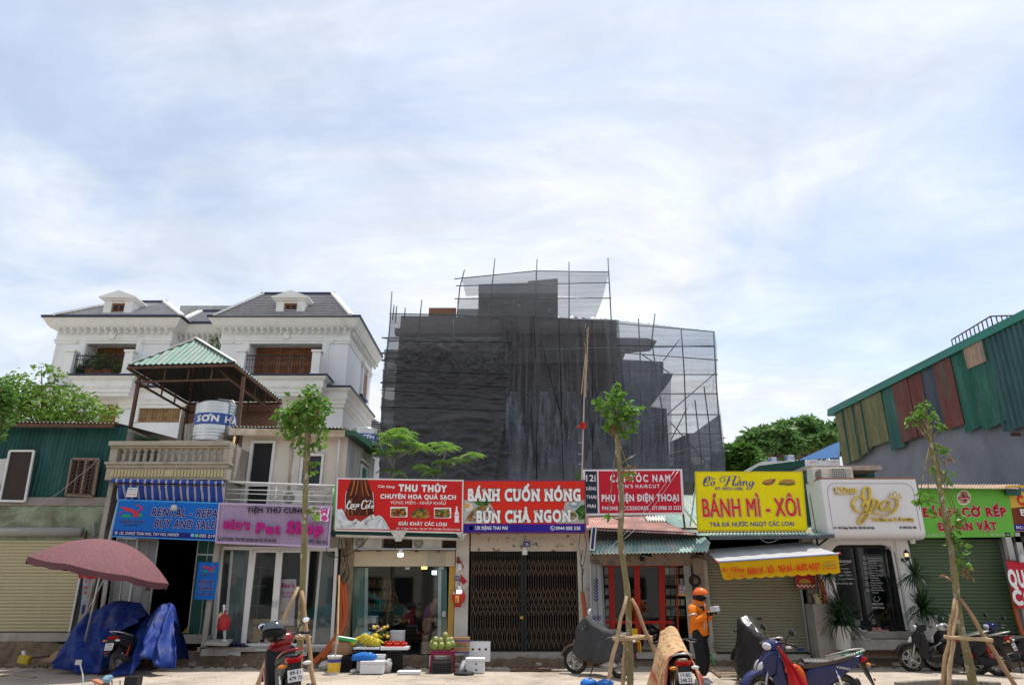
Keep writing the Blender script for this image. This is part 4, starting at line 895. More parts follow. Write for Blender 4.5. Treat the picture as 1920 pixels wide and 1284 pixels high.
for k in range(n):
 x=x0+.12+(x1-x0-.2)*(k+.5)/n;
 if abs(k-17)<1:continue
 inst(fme,'frieze_block',hB,(x,YB-.005,zf),scale=(1,1,hf))
mb=MB();mb.tube([(x0+.12+(x1-x0-.2)*17.5/n,YB-.03,zf),(x0+.12+(x1-x0-.2)*17.5/n,YB,zf)],hf*.5,16);mb.build('medallion',M_oldy,hB)
mb=MB();mb.box(x0,x1,YB+.26,22,Z(899,YB),Z(871,YB));mb.build('balcony_floor',M_conc,hB)
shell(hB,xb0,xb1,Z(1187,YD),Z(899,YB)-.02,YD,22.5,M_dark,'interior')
mb=MB();mb.box(xb0-.12,xb0-.003,YD-.25,22,0,Z(899,YB)-.02);mb.build('side_wall',M_conc,hB)
mb=MB();mb.box(xb1+.003,xb1+.12,YD-.3,22,0,Z(899,YB)-.02);mb.box(X(424,870,YB),X(432,870,YB),YB+.3,YD+3,Z(899,YB),Z(832,YB));mb.build('side_wall',M_conc,hB)
Ybk=21.2
xk0,xk1=X(346,800,Ybk),X(520,800,Ybk);zk0=Z(899,YB);zk1=Z(757,Ybk)
mb=MB();mb.box(xk0,xk1,Ybk+.004,Ybk+.25,zk0,zk1);bw_=mb.build('brick_wall',M_mortar,hB)
bricks(bw_,xk0+.02,xk1,Z(828,Ybk),zk1-.02,Ybk,bw=.235,bh=.078,maxn=300)
mb=MB();mb.box(xk0-.12,xk0-.003,Ybk-.1,Ybk+.25,zk0,zk1-.1);mb.build('concrete_column',M_conc,hB)
cn=thing('hipped_tin_canopy','hipped green tin canopy on rusty steel posts above the balcony','canopy',(X(350,700,19),19,zk0))
Yc0,Yc1=18.1,21.1
FL,FR,BR_,BL_=P(240,684,Yc0),P(440,679,Yc0),P(528,757,Yc1),P(352,758,Yc1)
AP=P(368,636,19.6);ze_=(FL.z+FR.z+BR_.z+BL_.z)/4
for v in(FL,FR,BR_,BL_):v.z=v.z*.4+ze_*.6
AP.z=P(368,636,19.6).z
FL.z=P(240,684,Yc0).z;FR.z=P(440,679,Yc0).z
M_cgr=smat('pale_green_roof_sheet',(.16,.26,.22),(.26,.29,.25),2);M_und=mat('underside_shade',(.06,.058,.055),.8,.2)  # M_und: shade under the canopy put into the colour
def tri_corr(A,B,C,n,name='roof_slope'):
 mb=MB();A,B,C=map(Vector,(A,B,C));nr=(B-A).cross(C-A).normalized();nr=nr if nr.z>0 else-nr
 e=(B-A);L_=e.length;e.normalize();tC=(C-A).dot(e)/L_
 m=n*6;vs=[]
 for i in range(m+1):
  t=i/m;p=A+(B-A)*t;h=t/tC if t<tC else(1-t)/(1-tC);foot=A+(B-A)*tC;q=p+(C-foot)*max(0.0,h)
  o=nr*.018*math.cos(2*math.pi*n*t);vs+=[p+o,q+o]
 mb.add(vs,[(2*i,2*i+2,2*i+3,2*i+1)for i in range(m)])
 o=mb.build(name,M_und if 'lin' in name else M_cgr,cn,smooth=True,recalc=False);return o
tri_corr(*[v+Vector((0,0,-.03))for v in(FL,FR,AP)],19,'shade_lining');tri_corr(*[v+Vector((0,0,-.03))for v in(FR,BR_,AP)],20,'shade_lining');tri_corr(*[v+Vector((0,0,-.03))for v in(BR_,BL_,AP)],18,'shade_lining');tri_corr(*[v+Vector((0,0,-.03))for v in(BL_,FL,AP)],20,'shade_lining');tri_corr(FL,FR,AP,19);tri_corr(FR,BR_,AP,20);tri_corr(BR_,BL_,AP,18);tri_corr(BL_,FL,AP,20)  # dark second layer added below the slopes as their underside shade
mb=MB();
for c in(FL,FR,BR_,BL_):mb.bar(c+Vector((0,0,.03)),AP+Vector((0,0,.05)),.14,.02)
mb.build('hip_capping',mat('pale_flashing',(.6,.6,.56),.6,.1),cn)
mb=MB();d=Vector((0,0,.09));cs=[FL,FR,BR_,BL_]
for i in range(4):mb.bar(cs[i]-d,cs[(i+1)%4]-d,.06,.06)
e=Vector((0,0,.42));ins=[c.lerp((FL+FR+BR_+BL_)/4,.12)for c in cs]
for i in range(4):mb.bar(ins[i]-e,ins[(i+1)%4]-e,.05,.05)
for i in range(4):
 mb.bar(ins[i]-e,AP-Vector((0,0,.1)),.05,.05)
 for f in(.3,.55,.8):a=ins[i].lerp(ins[(i+1)%4],f);mb.bar(a-e,a-Vector((0,0,.05)),.035,.035)
mb.build('roof_truss',M_rust,cn)
for a,b in(((262,704,18.35),(240,828,18.35)),((457,706,18.35),(446,828,18.35)),((352,760,20.9),(348,828,20.9))):
 mb=MB();A_,B_=P(*a),P(*b);B_.z=zk0-.1;mb.bar(B_,A_,.08,.08);mb.build('post',M_rust,cn)
tk,tc_,tr_,th_=tank(405,752,832,71,18.7,'large stainless water tank with blue band standing behind the balcony','SƠN HÀ',(-.55,1.5),band=(.36,.63))
mb=MB();r=tr_;mb.tube([tc_+Vector((r*.2,-r*.6,th_*.98)),tc_+Vector((r*.95,-r*.6,th_*.93)),tc_+Vector((r*1.1,-r*.6,th_*.8)),tc_+Vector((r*.9,-r*.7,.2))],.018,6);mb.build('pipe',M_steel,tk,smooth=True)
flatm=plain('logo_green',(.1,.4,.25))
mb=MB();mb.box(tc_.x-1.2,tc_.x+.6,18.2,19.6,zk0,tc_.z-.003);mb.build('tank_base',M_conc,hB)
wc=thing('wooden_board_screen','pale weathered board screen leaning beside the water tank','screen',P(356,826,18.9))
for k in range(4):
 px=347+k*6;mb=MB();a=P(px,826,18.9);b=P(px+3,795-k,18.9);mb.bar(a,b,.075,.02);mb.build('board',mat('pale_board',(.45,.42,.34),.8,.2),wc)
fern=thing('balcony_fern','large fern spreading over the left end of the balcony','plant',P(275,828,18.2))
def fronds(parent,c,n,L_,m,seed=1,up=.5,w=.5,curl=1.0,name='frond',leafl=.13,seg=12):
 g=random.Random(seed);mb=MB()
 for i in range(n):
  a=6.283*i/n+g.uniform(-.3,.3);l=L_*g.uniform(.7,1.1);e=up*g.uniform(.6,1.3);d=Vector((math.cos(a),math.sin(a),0));s=Vector((-d.y,d.x,0));pts=[]
  for k in range(seg+1):
   t=k/seg;pts.append(Vector(c)+d*l*t+Vector((0,0,l*(e*t-curl*t*t*.9))))
  mb.tube(pts,[.008*(1-.7*k/seg)for k in range(seg+1)],4)
  for k in range(1,seg+1):
   t=k/seg;ll=leafl*math.sin(math.pi*min(1,t*.9+.08));p=pts[k]
   for sg in(-1,1):
    tip=p+s*sg*ll+d*ll*.4-Vector((0,0,ll*.25));q=d*l/seg*.42
    mb.quad(p-q*.6,p+q,tip+q*.3,tip-q*.3)
 return mb.build(name,m,parent,recalc=False,kind='stuff')
fronds(fern,P(272,826,18.2),11,.75,foliage('leaf_fern',(.05,.13,.05),(.09,.18,.07)),4,.7,leafl=.2)
aw=thing('blue_striped_awning','rolled blue and white striped awning with hanging valance over the rental sign','awning',P(315,930,YB))
def stripemat(name):
 m=mat(name,(.03,.09,.42),.7,.12,4,.05,.1,40);t=m.node_tree;b=[n for n in t.nodes if n.type=='BSDF_PRINCIPLED'][0];tc=t.nodes.new('ShaderNodeTexCoord');s=t.nodes.new('ShaderNodeSeparateXYZ');t.links.new(tc.outputs['Object'],s.inputs[0])
 mo=t.nodes.new('ShaderNodeMath');mo.operation='MULTIPLY';mo.inputs[1].default_value=1/.17;fr=t.nodes.new('ShaderNodeMath');fr.operation='FRACT';t.links.new(s.outputs[0],mo.inputs[0]);t.links.new(mo.outputs[0],fr.inputs[0])
 r=t.nodes.new('ShaderNodeValToRGB');r.color_ramp.interpolation='CONSTANT';t.links.new(fr.outputs[0],r.inputs[0]);cols=[(0,(.03,.09,.42)),(.5,(.05,.05,.07)),(.62,(.03,.09,.42)),(.66,(.6,.6,.6)),(.74,(.03,.09,.42)),(.78,(.6,.6,.6)),(.92,(.03,.09,.42))]
 for i,(p,c)in enumerate(cols):
  e=r.color_ramp.elements[i]if i<2 else r.color_ramp.elements.new(p);e.position=p;e.color=(*c,1)
 mu=t.nodes.new('ShaderNodeMixRGB');mu.blend_type='MULTIPLY';mu.inputs[0].default_value=.25;t.links.new(r.outputs[0],mu.inputs[1]);old=b.inputs['Base Color'].links[0].from_socket;t.links.new(old,mu.inputs[2]);t.links.new(mu.outputs[0],b.inputs['Base Color']);return m
M_str=stripemat('striped_canvas')
mb=MB();a,b=P(210,901,YB-.1),P(418,905,YB-.1);mb.tube([a.lerp(b,k/30)+Vector((0,0,.01*math.sin(k*2)))for k in range(31)],[.05+.008*math.sin(k*1.7)for k in range(31)],10);mb.build('rolled_canvas',M_str,aw,smooth=True)
mb=MB();A,B,C,D=P(221,908,YB-.12),P(420,910,YB-.12),P(419,941,YB+.08),P(217,935,YB+.08)
mb.grid(lambda u,v:A.lerp(B,u).lerp(D.lerp(C,u),v)+Vector((0,-.03*math.sin(u*60)*v+.02*noise.noise(Vector((u*20,v*3,0))),-.03*abs(math.sin(u*38))*v)),160,6);mb.build('valance',M_str,aw,smooth=True,recalc=False)
mb=MB();mb.bar(P(212,908,YB-.1),P(420,911,YB-.1),.03,.03);mb.build('awning_bar',M_rust,aw)
sb=board('small_notice_sign','small white notice sign hanging on the striped awning',(240,914),(258,914),(256,931),(236,931),YB-.2,.01,T_white)
text('HOÀNG GIA',240,918.5,256,918.5,3,YB-.2,plain('ink_green',(.03,.25,.12)),sb,off=.02);text('024 665 8066',239,928,255,928,3,YB-.2,T_red,sb,off=.02);text('SỬA CHỮA TẠI NHÀ',240,923,256,923,2.3,YB-.2,T_navy,sb)
sB=board('rental_sign','bright blue motorbike rental, repair, buy and sale signboard','' and 0 or(223,938),(432,945),(424,1012),(210,1003),YG,.08,mat('sign_blue',(.0,.13,.52),.4,.12,1.5),frame=plain('sign_edge_blue',(.05,.3,.7)))
flatpoly([(211,993),(425,1001.5),(424,1012),(210,1003)],YG,plain('sign_navy',(.01,.015,.2)),sB)
NV=plain('sign_letter_navy',(.01,.01,.17))
text('RENTAL - REPAIR',284,966.5,424,970.5,15,YG,NV,sB,off=.035,out=T_cream,outoff=.03,shear=.1)
text('BUY AND SALE',289,987.5,403,991,15,YG,NV,sB,off=.035,out=T_cream,outoff=.03,shear=.1)
text('HOÀNG HUY',224,980,269,981,6,YG,T_navy,sB,off=.03,out=T_cream,outoff=.02);text('MOTORBIKE',233,985.5,258,986,3,YG,T_navy,sB,off=.02)
text('12L DANG THAI MAI, TAY HO, HANOI',224,1001.5,335,1005,5.5,YG,T_white,sB,shear=.15,off=.01)
text('035 219 2639',374,1006.5,423,1008.5,5.5,YG,T_white,sB,off=.01)
flatcirc(218,998,3,3,YG,T_white,sB,lift=.006);flatcirc(218,997.5,2.3,2.3,YG,plain('sign_navy',(0,0,0)),sB,lift=.008);flatcirc(218,997.5,1,1.3,YG,T_white,sB,lift=.01)
flatpoly([(358,1000),(364,1000.3),(364,1006),(358,1005.7)],YG,plain('icon_blue',(.2,.5,.85)),sB,lift=.007);flatpoly([(366,1000.5),(372,1000.8),(372,1006.5),(366,1006.2)],YG,plain('icon_green',(.15,.6,.25)),sB,lift=.007)
def wing_logo(cx,cy,s,Y,par):
 rd=plain('logo_red',(.6,.03,.05));gn=plain('logo_green2',(.02,.3,.14));f=lambda pts:[(cx+a*s,cy+b*s)for a,b in pts]
 for k in range(3):stroke(f([(-20+k*3,-11+k*2.2),(-10,-9+k*2.2),(0,-6+k*2),(8,-3+k*1.5)]),2.2*s,Y,rd,par,'logo_mark',ext=.001)
 flatpoly(f([(2,8),(4,2),(-1,-1),(8,-4),(14,1),(10,8)]),Y,rd,par,'logo_mark')
 stroke(f([(10,0),(16,-6),(18,-11)]),2.2*s,Y,rd,par,'logo_mark',ext=.001);stroke(f([(8,-13),(15,-14),(20,-9),(21,-4)]),1.6*s,Y,rd,par,'logo_mark',ext=.001)
 stroke(f([(-24,5),(-20,-1),(-14,-3)]),1.2*s,Y,rd,par,'logo_mark',ext=.001)
 flatpoly(f([(-22,8),(-16,3),(-6,2),(0,6),(-4,9)]),Y,gn,par,'logo_mark');flatpoly(f([(12,8),(14,2),(20,0),(20,8)]),Y,gn,par,'logo_mark')
wing_logo(247,961,1.0,YG,sB)
lamp_b=thing('hanging_lamp','unlit white round lamp hanging in front of the rental sign','lamp',P(326,952,YG-.2))
mb=MB();c=P(326,953,YG-.2);mb.lathe([(.02,.09),(.045,.08),(.07,.05),(.075,0),(.06,-.05),(.02,-.06)],c,14);mb.build('bulb',plain('lamp_white',(.5,.5,.48),.3),lamp_b,smooth=True);mb=MB();mb.tube([c+Vector((0,0,.09)),c+Vector((.0,.1,.2))],.01,5);mb.build('stem',T_black,lamp_b)
M_gdoor=mat('grey_metal_door',(.27,.275,.27),.6,.15,2,.08,.1,30,col2=(.2,.19,.17))
def mdoor(pts,Y,name,mainm,rows=(0,.5,1),label=None,par=None,fr=.035):
 q=[P(a,b,c)for(a,b),c in zip(pts,Y)];n=(q[1]-q[0]).cross(q[3]-q[0]).normalized();n=n if n.y<0 else-n
 mb=MB();mb.hexa([q[3],q[2],q[2]-n*.03,q[3]-n*.03,q[0],q[1],q[1]-n*.03,q[0]-n*.03]);o=mb.build(name,mainm,par,label=label)
 mb=MB()
 for i in range(4):mb.bar(q[i]+n*.01,q[(i+1)%4]+n*.01,fr,.03,up=n)
 for r in rows[1:-1]:mb.bar(q[0].lerp(q[3],r)+n*.01,q[1].lerp(q[2],r)+n*.01,fr,.03,up=n)
 mb.bar(q[0].lerp(q[1],.5)+n*.012,q[3].lerp(q[2],.5)+n*.012,.015,.02,up=n);mb.build('door_frame',M_steel,o);return o
Yt=17.4
mdoor([(221,1008),(259,1010),(236,1180),(199,1180)],(Yt,Yt-.1,Yt-.1,Yt),'folding_door',M_gdoor,(0,.42,1),par=hB)
mdoor([(259,1010),(297,1012),(275,1183),(237,1180)],(Yt-.1,Yt,Yt,Yt-.1),'folding_door',M_gdoor,(0,.42,1),par=hB)
gl=mdoor([(374,1011),(412,1013),(398,1192),(353,1190)],(Yt+.2,Yt-.15,Yt-.15,Yt+.2),'open_door_leaf',mat('dark_green_panel',(.01,.075,.055),.5,.1),(0,.16,1),label='dark green folding door leaf',par=hB)
mb=MB();c=P(278,1102,Yt-.1);mb.box(c.x-.05,c.x+.05,c.y-.04,c.y,c.z-.06,c.z+.06);mb.build('door_lock',M_rust,hB)
mb=MB();mb.box(xb0,xb1,YD-.12,YD+.2,Z(1206,YD-.12),Z(1189,YD-.12));mb.build('threshold',M_conc,hB)
sb2=thing('rental_door_sign','blue vertical rental repair poster on the green door leaf','sign',P(388,1124,Yt-.1))
Yp=Yt-.25;mb=MB();mb.prism(xz([(373,1053),(411,1054),(402,1124),(364,1123)],Yp),Yp,Yp+.01);mb.build('panel',mat('sign_blue',(0,0,0)),sb2)
wing_logo(391,1067,.6,Yp,sb2);text('HOÀNG HUY',375,1079,402,1079,4,Yp,T_navy,sb2,off=.03,out=T_cream,outoff=.02)
text('RENTAL',373,1094,401,1094,7.5,Yp,NV,sb2,off=.05,out=T_cream,outoff=.03);text('REPAIR',372,1105.5,399.5,1105.5,7.5,Yp,NV,sb2,off=.05,out=T_cream,outoff=.03);text('BUY AND SALE',369,1116,399,1116,6,Yp,NV,sb2,off=.03,out=T_cream,outoff=.025)
yb_=thing('yellow_bag','crumpled yellow bag lying inside the dark doorway','bag',P(345,1189,17.8));mb=MB();c=P(343,1185,17.8);mb.hexa([c+Vector((-.13,-.05,-.07)),c+Vector((.13,-.05,-.07)),c+Vector((.12,.1,-.07)),c+Vector((-.13,.1,-.07)),c+Vector((.02,-.03,.02)),c+Vector((.13,-.04,.16)),c+Vector((.11,.08,.16)),c+Vector((.02,.05,.04))]);mb.build('sack',plain('yellow_plastic',(.5,.35,.02)),yb_,bevel=.02)
dp=MB();dp.tube([P(224,938,17.2),P(206,1012,17.2),P(197,1110,17.25),P(180,1200,17.3)],.045,10);tag(dp.build('drain_pipe',mat('old_white_pvc',(.55,.52,.48),.6,.15),None,smooth=True),'old white drainpipe beside the left edge of the rental sign','pipe')
dk=thing('narrow_shop_banner','narrow dark vertical banner with red letters on the pillar behind the umbrella','banner',P(161,1150,17.3))
mb=MB();mb.prism(xz([(158,1068),(170,1068),(162,1150),(150,1150)],17.35),17.35,17.38);mb.build('panel',mat('grey_blue_print',(.25,.33,.4),.6,.3,5),dk)
for i,(w,y)in enumerate((('RY',1080),('ÁY',1092),('BÁNH',1103),('NG',1113))):text(w,160-i*1.2,y,168-i*1.4,y,5,17.35,T_red,dk,off=.03)
mb=MB();mb.prism(xz([(155,1133),(165,1133),(162,1150),(152,1150)],17.34),17.34,17.345);mb.build('dark_patch',T_navy,dk)
for i,(a,b,m)in enumerate((((200,1075),(160,1155),M_steel),((186,1080),(176,1170),M_rust),((178,1075),(160,1165),M_conc),((196,1090),(186,1170),M_conc))):
 mb=MB();mb.tube([P(*b,17.0+i*.07),P(*a,17.2+i*.04)],.018+.01*(i%2),7);tag(mb.build('leaning_rod',m,None,smooth=True),['thin metal rod leaning in the gap behind the umbrella','rusty rod leaning upright against the pillar','thick grey bar leaning left of the other rods','short grey bar nearest the grey folding door'][i],'rod','rods leaning against the pillar')
#  pet shop 
hC=thing('white_shop_house','small white two-storey house above the pet shop','building',(X(520,1200,YD),YD,0))
Yu=18.1
M_crm=mat('cream_wall',(.62,.57,.49),.8,.07,1.5,.04,.12,40,col2=(.5,.44,.36),c2s=1.3,c2amt=(.55,.75));M_crm2=mat('grimy_side_wall',(.42,.41,.37),.85,.2,1.2,.1,.15,30,col2=(.2,.19,.17),c2s=1.6,c2amt=(.42,.65),stretch=(1,1,.35))
xc0,xc1=X(449,870,Yu),X(647,870,Yu);zc0=Z(948,Yu);zc1=Z(812,Yu)
dr=(X(470,885,Yu),X(507,885,Yu),Z(952,Yu),Z(831,Yu));wn_=(X(568,880,Yu),X(602,880,Yu),Z(907,Yu),Z(855,Yu))
mb=MB();wallwin(mb,xc0,xc1,zc0-.5,zc1,Yu,.15,[dr,wn_]);mb.build('front_wall',M_crm,hC)
mb=MB();mb.box(xc1-.15,xc1,Yu+.151,22,zc0-.5,zc1).box(xc0,xc0+.15,Yu+.151,22,zc0-.5,zc1).box(xc0+.16,xc1-.16,21.85,22,zc0-.5,zc1);sw=mb.build('side_wall',M_crm2,hC)
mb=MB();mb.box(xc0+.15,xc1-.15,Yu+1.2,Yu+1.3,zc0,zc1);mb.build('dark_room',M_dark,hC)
M_walu=mat('white_frame',(.66,.66,.64),.45,.05,3,.03)
def frame(w,y,t,m,par,name='frame',d=.06,bars=()):
 x0,x1,z0,z1=w;mb=MB();mb.box(x0-t,x0,y-d,y,z0-t,z1+t).box(x1,x1+t,y-d,y,z0-t,z1+t).box(x0,x1,y-d,y,z1,z1+t).box(x0,x1,y-d,y,z0-t,z0)
 for b in bars:mb.box(x0,x1,y-d,y,b,b+t*.8)
 return mb.build(name,m,par)
o=MB();o.box(dr[0],dr[1],Yu+.03,Yu+.05,dr[2],dr[3]);dd=o.build('screen_door',mat('black_mesh',(.018,.018,.02),.6,.1),hC);frame(dr,Yu-.003,.07,M_walu,dd,bars=(Z(912,Yu),))
o=MB();o.box(wn_[0],wn_[1],Yu+.05,Yu+.06,wn_[2],wn_[3]);dd=o.build('window_pane',M_glassd,hC);frame(wn_,Yu-.003,.06,M_walu,dd);frame((wn_[0]-.1,wn_[1]+.1,wn_[2]-.1,wn_[3]+.1),Yu-.003,.025,plain('thin_white',(.6,.6,.62)),dd,'outer_trim',.02)
mb=MB()
for k in range(7):z=wn_[2]+(wn_[3]-wn_[2])*(k+.5)/7;mb.bar((wn_[0],Yu-.02,z),(wn_[0]+.14,Yu-.02,z),.015)
mb.bar((wn_[0]+.13,Yu-.02,wn_[2]),(wn_[0]+.13,Yu-.02,wn_[3]),.015);mb.build('grille',M_steel,dd)
Ye=17.75
mb=MB();mb.hexa([(X(429,812,Ye),Ye,Z(815,Ye)),(X(646,818,Ye),Ye,Z(819,Ye)),(X(646,818,Ye),Yu+.2,Z(812,Yu)),(X(429,812,Ye),Yu+.2,Z(812,Yu)),(X(429,803,Ye),Ye,Z(802,Ye)),(X(646,805,Ye),Ye,Z(806,Ye)),(X(646,805,Ye),22,Z(800,Yu)+.25),(X(429,803,Ye),22,Z(800,Yu)+.25)]);mb.build('eave',mat('beige_rusted_eave',(.42,.34,.24),.8,.25,3,.15,.3,20,col2=(.5,.47,.42),c2s=3),hC)
mb=MB();corr(mb,(X(429,800,Ye),Ye-.03,Z(800,Ye)+.01),(X(646,802,Ye),Ye-.03,Z(803,Ye)+.01),(X(646,802,Ye),22.1,Z(800,Yu)+.31),(X(429,800,Ye),22.1,Z(800,Yu)+.31),32,.018,(0,0,1));mb.build('roof',smat('grey_roof_sheet',(.3,.31,.3),(.4,.4,.38)),hC,smooth=True,recalc=False)
mb=MB();mb.hexa([(xc1-.05,Ye+.05,Z(815,Ye)),(xc1+.25,Ye+.05,Z(815,Ye)),(xc1+.25,22,Z(800,Yu)-.1),(xc1-.05,22,Z(800,Yu)-.1),(xc1-.05,Ye+.05,Z(806,Ye)),(xc1+.25,Ye+.05,Z(806,Ye)),(xc1+.25,22,Z(800,Yu)+.2),(xc1-.05,22,Z(800,Yu)+.2)]);mb.build('green_fascia',mat('dark_green_flash',(.03,.1,.075),.5),hC)
p=PXX(680,888,xc1);q=PXX(682,905,xc1);mb=MB();mb.box(xc1+.002,xc1+.03,p.y-.35,p.y+.35,q.z-.35,p.z+.15);ww=mb.build('side_window',mat('green_film_glass',(.03,.2,.13),.2),hC);mb=MB();x_=xc1+.01
for a,b,c,d in((-.42,-.35,-.42,.22),(.35,.42,-.42,.22)):mb.box(x_,x_+.05,p.y+a,p.y+b,q.z+c,p.z+d)
mb.box(x_,x_+.05,p.y-.35,p.y+.35,p.z+.15,p.z+.22).box(x_,x_+.07,p.y-.5,p.y+.5,p.z+.3,p.z+.36);mb.build('frame',M_walu,ww)
dp=MB();dp.tube([P(638,812,Yu-.15),P(636,830,Yu-.13),P(628,945,Yu-.13)],.04,8);tag(dp.build('drain_pipe',mat('white_pvc',(.6,.6,.6),.5,.1),None,smooth=True),'white drainpipe at the right corner of the cream house above the pet shop','pipe')
mb=MB();c=P(549,827,Yu);mb.tube([c,c-Vector((0,.02,0))],.05,14);mb.build('wall_cap',mat('tan_cap',(.35,.27,.18)),hC)
mb=MB();mb.tube([P(546,836,Yu-.02),P(547,850,Yu-.03),P(543,880,Yu-.03),P(541,925,Yu-.03)],[.03,.04,.025,.025],8);mb.build('patched_conduit',mat('grey_beige_patch',(.42,.38,.32)),hC,smooth=True)
mb=MB();mb.tube([P(637,850,Yu-.1),P(630,900,Yu-.1),P(626,945,Yu-.1)],.02,6);tag(mb.build('rusty_rod',M_rust,None,smooth=True),'rusty rod standing beside the drainpipe of the pet shop house','rod')
for i,(a,b)in enumerate((((440,818),(420,945)),((446,832),(424,945)))):
 mb=MB();mb.tube([P(*a,17.6+.05*i),P(*b,17.5+.05*i)],.028-.008*i,7);tag(mb.build('bamboo_pole',mat('yellow_bamboo',(.5,.33,.15),.6,.2),None,smooth=True),['thicker yellow bamboo pole leaning at the left end of the pet shop balcony','thinner bamboo pole leaning just right of the thick one'][i],'pole')
mb=MB();mb.box(X(411,945,17.2),X(630,945,17.2),17.15,Yu,Z(965,17.2),Z(950,17.2));mb.build('balcony_floor',M_conc,hC)
rl=MB();Yr=17.15
def railpts(px0,px1,py0,py1):rl.tube([P(px0,py0,Yr),P(px1,py1,Yr)],.013,6)
rl.tube([P(419,903,Yr),P(628,911,Yr)],.028,8)
for a,b in((917,922),(924,930),(936,941)):railpts(420,626,a,b)
for px in(422,519,626):rl.tube([P(px,905+(px-420)*.035,Yr),P(px-4,948,Yr)],.02,6)
rl.tube([P(425,903,Yr),P(441,913,Yu)],.03,7);rl.build('balcony_rail',mat('pale_pipe',(.55,.55,.53),.5,.1),hC,smooth=True)
def acunit(px0,px1,py0,py1,Y,label,face='front',par=None,grp=None,cov=True,d=.3):
 x0,x1=X(px0,(py0+py1)/2,Y),X(px1,(py0+py1)/2,Y);z0,z1=Z(py1,Y),Z(py0,Y);t=thing('air_conditioner',label,'air conditioner',((x0+x1)/2,Y,z0),grp)
 Ma=mat('ac_shell',(.6,.59,.53),.5,.06,3,.03);mb=MB();mb.box(x0,x1,Y,Y+d,z0,z1);mb.build('case',Ma,t,bevel=.015)
 r=(z1-z0)*.42;c=Vector((x0+r*1.25,Y-.003,(z0+z1)/2));mb=MB();mb.tube([c,c-Vector((0,.004,0))],r,24);mb.build('fan_recess',M_dark,t)
 mb=MB()
 for k in range(1,7):mb.ring(c-Vector((0,.015,0)),r*k/6.3,.005,(0,1,0),22,4)
 for k in range(16):a=k*math.pi/8;mb.bar(c-Vector((0,.015,0))+Vector((math.cos(a),0,math.sin(a)))*r*.15,c-Vector((0,.015,0))+Vector((math.cos(a+.35),0,math.sin(a+.35)))*r,.006)
 mb.ball(c-Vector((0,.02,0)),r*.16,8,(1,.3,1));mb.build('fan_guard',plain('ac_guard',(.45,.45,.42)),t)
 if cov:
  mb=MB();xx=x0+(x1-x0)*.68
  for k in range(8):mb.box(xx,x1-.05,Y-.008,Y-.001,z0+(z1-z0)*(.12+.1*k),z0+(z1-z0)*(.16+.1*k))
  mb.build('side_louvre',plain('ac_louvre',(.5,.5,.46)),t)
 mb=MB();mb.box(x0+.05,x0+.12,Y-.02,Y+d+.02,z0-.06,z0-.003).box(x1-.12,x1-.05,Y-.02,Y+d+.02,z0-.06,z0-.003);mb.build('foot',M_rust,t);return t
acunit(528,580,920,946,Yu-.5,'air conditioner on the pet shop balcony with a dark fan grille',cov=False)
mb=MB();c=P(613,960,Yu-.2);mb.tube([P(606,948,17.5),P(610,930,17.5),P(620,921,17.5),P(626,930,17.5)],.018,6);tag(mb.build('hose',M_steel,None,smooth=True),'bent grey hose behind the pet shop railing','hose')
tank(684,803,838,52,20.5,'second stainless water tank, half hidden behind the white house by the mimosa','SƠN HÀ',(-.2,1.9),band=(.25,.6))
sC=board('pet_shop_sign','lilac ribbed pet shop signboard with magenta raised letters','' and 0 or(412,944),(622,950),(616,1025),(405,1016),YG-.02,.05,mat('lilac_panel',(.48,.38,.54),.5,.06))
A,B,C,D=P(412,944,YG-.04),P(622,950,YG-.04),P(616,1025,YG-.04),P(405,1016,YG-.04)
mb=MB();corr(mb,A,B,C,D,54,.016,trap=True);mb.build('ribbed_face',mat('lilac_panel',(0,0,0)),sC,recalc=False)
mb=MB();
for a,b in((A,B),(B,C),(C,D),(D,A)):mb.bar(a,b,.035,.05)
mb.build('frame',mat('lilac_panel',(0,0,0)),sC)
Mg=plain('magenta_letter',(.42,.012,.2),.35);Yl=YG-.07
text('TIỆM THÚ CƯNG',463,960,572,962,9,Yl,T_black,sC,off=.03,ext=.02)
text('BÉO\'S',419,990,469,993,14,Yl-.02,Mg,sC,off=.075,ext=.035);text('Pet',480,999,526,1001,20,Yl-.02,Mg,sC,off=.05,ext=.035);text('Shop',537,998,606,1001,22,Yl-.02,Mg,sC,off=.08,ext=.035)
for cx,cy in((581,979),(585,982),(590,980)):flatcirc(cx,cy,1.6,2,Yl-.03,Mg,sC)
text('121V ĐẶNG THAI MAI QUẢNG AN TÂY HỒ HÀ NỘI',417,1012,518,1016,5.5,Yl,T_black,sC,off=.01,ext=.01);text('0922 862 825',579,1017,614,1019.5,6,Yl,T_black,sC,off=.01,ext=.01)
flatcirc(412,1008.5,2.6,2.8,Yl,T_black,sC,lift=.01);flatpoly([(409.8,1010),(414.2,1010),(412,1014.5)],Yl,T_black,sC,lift=.01);flatcirc(412,1008.3,1,1.1,Yl,T_white,sC,lift=.013)
mb=MB();c=P(573,1015,Yl);mb.ring(c,.038,.006,(0,1,0),16,5);mb.build('phone_ring',T_black,sC)
lg=MB();lg.prism(xz([(588,958),(591,953),(594,957),(600,956),(603,951),(606,956),(613,955),(619,952),(617,962),(615,968),(617,975),(613,978),(605,976),(598,977),(590,976),(588,970),(590,965)],Yl-.02),Yl-.05,Yl-.02);lg.build('pet_cutout',T_white,sC)
pk1=plain('pet_pink',(.75,.4,.5));pk2=plain('pet_magenta',(.6,.05,.3))
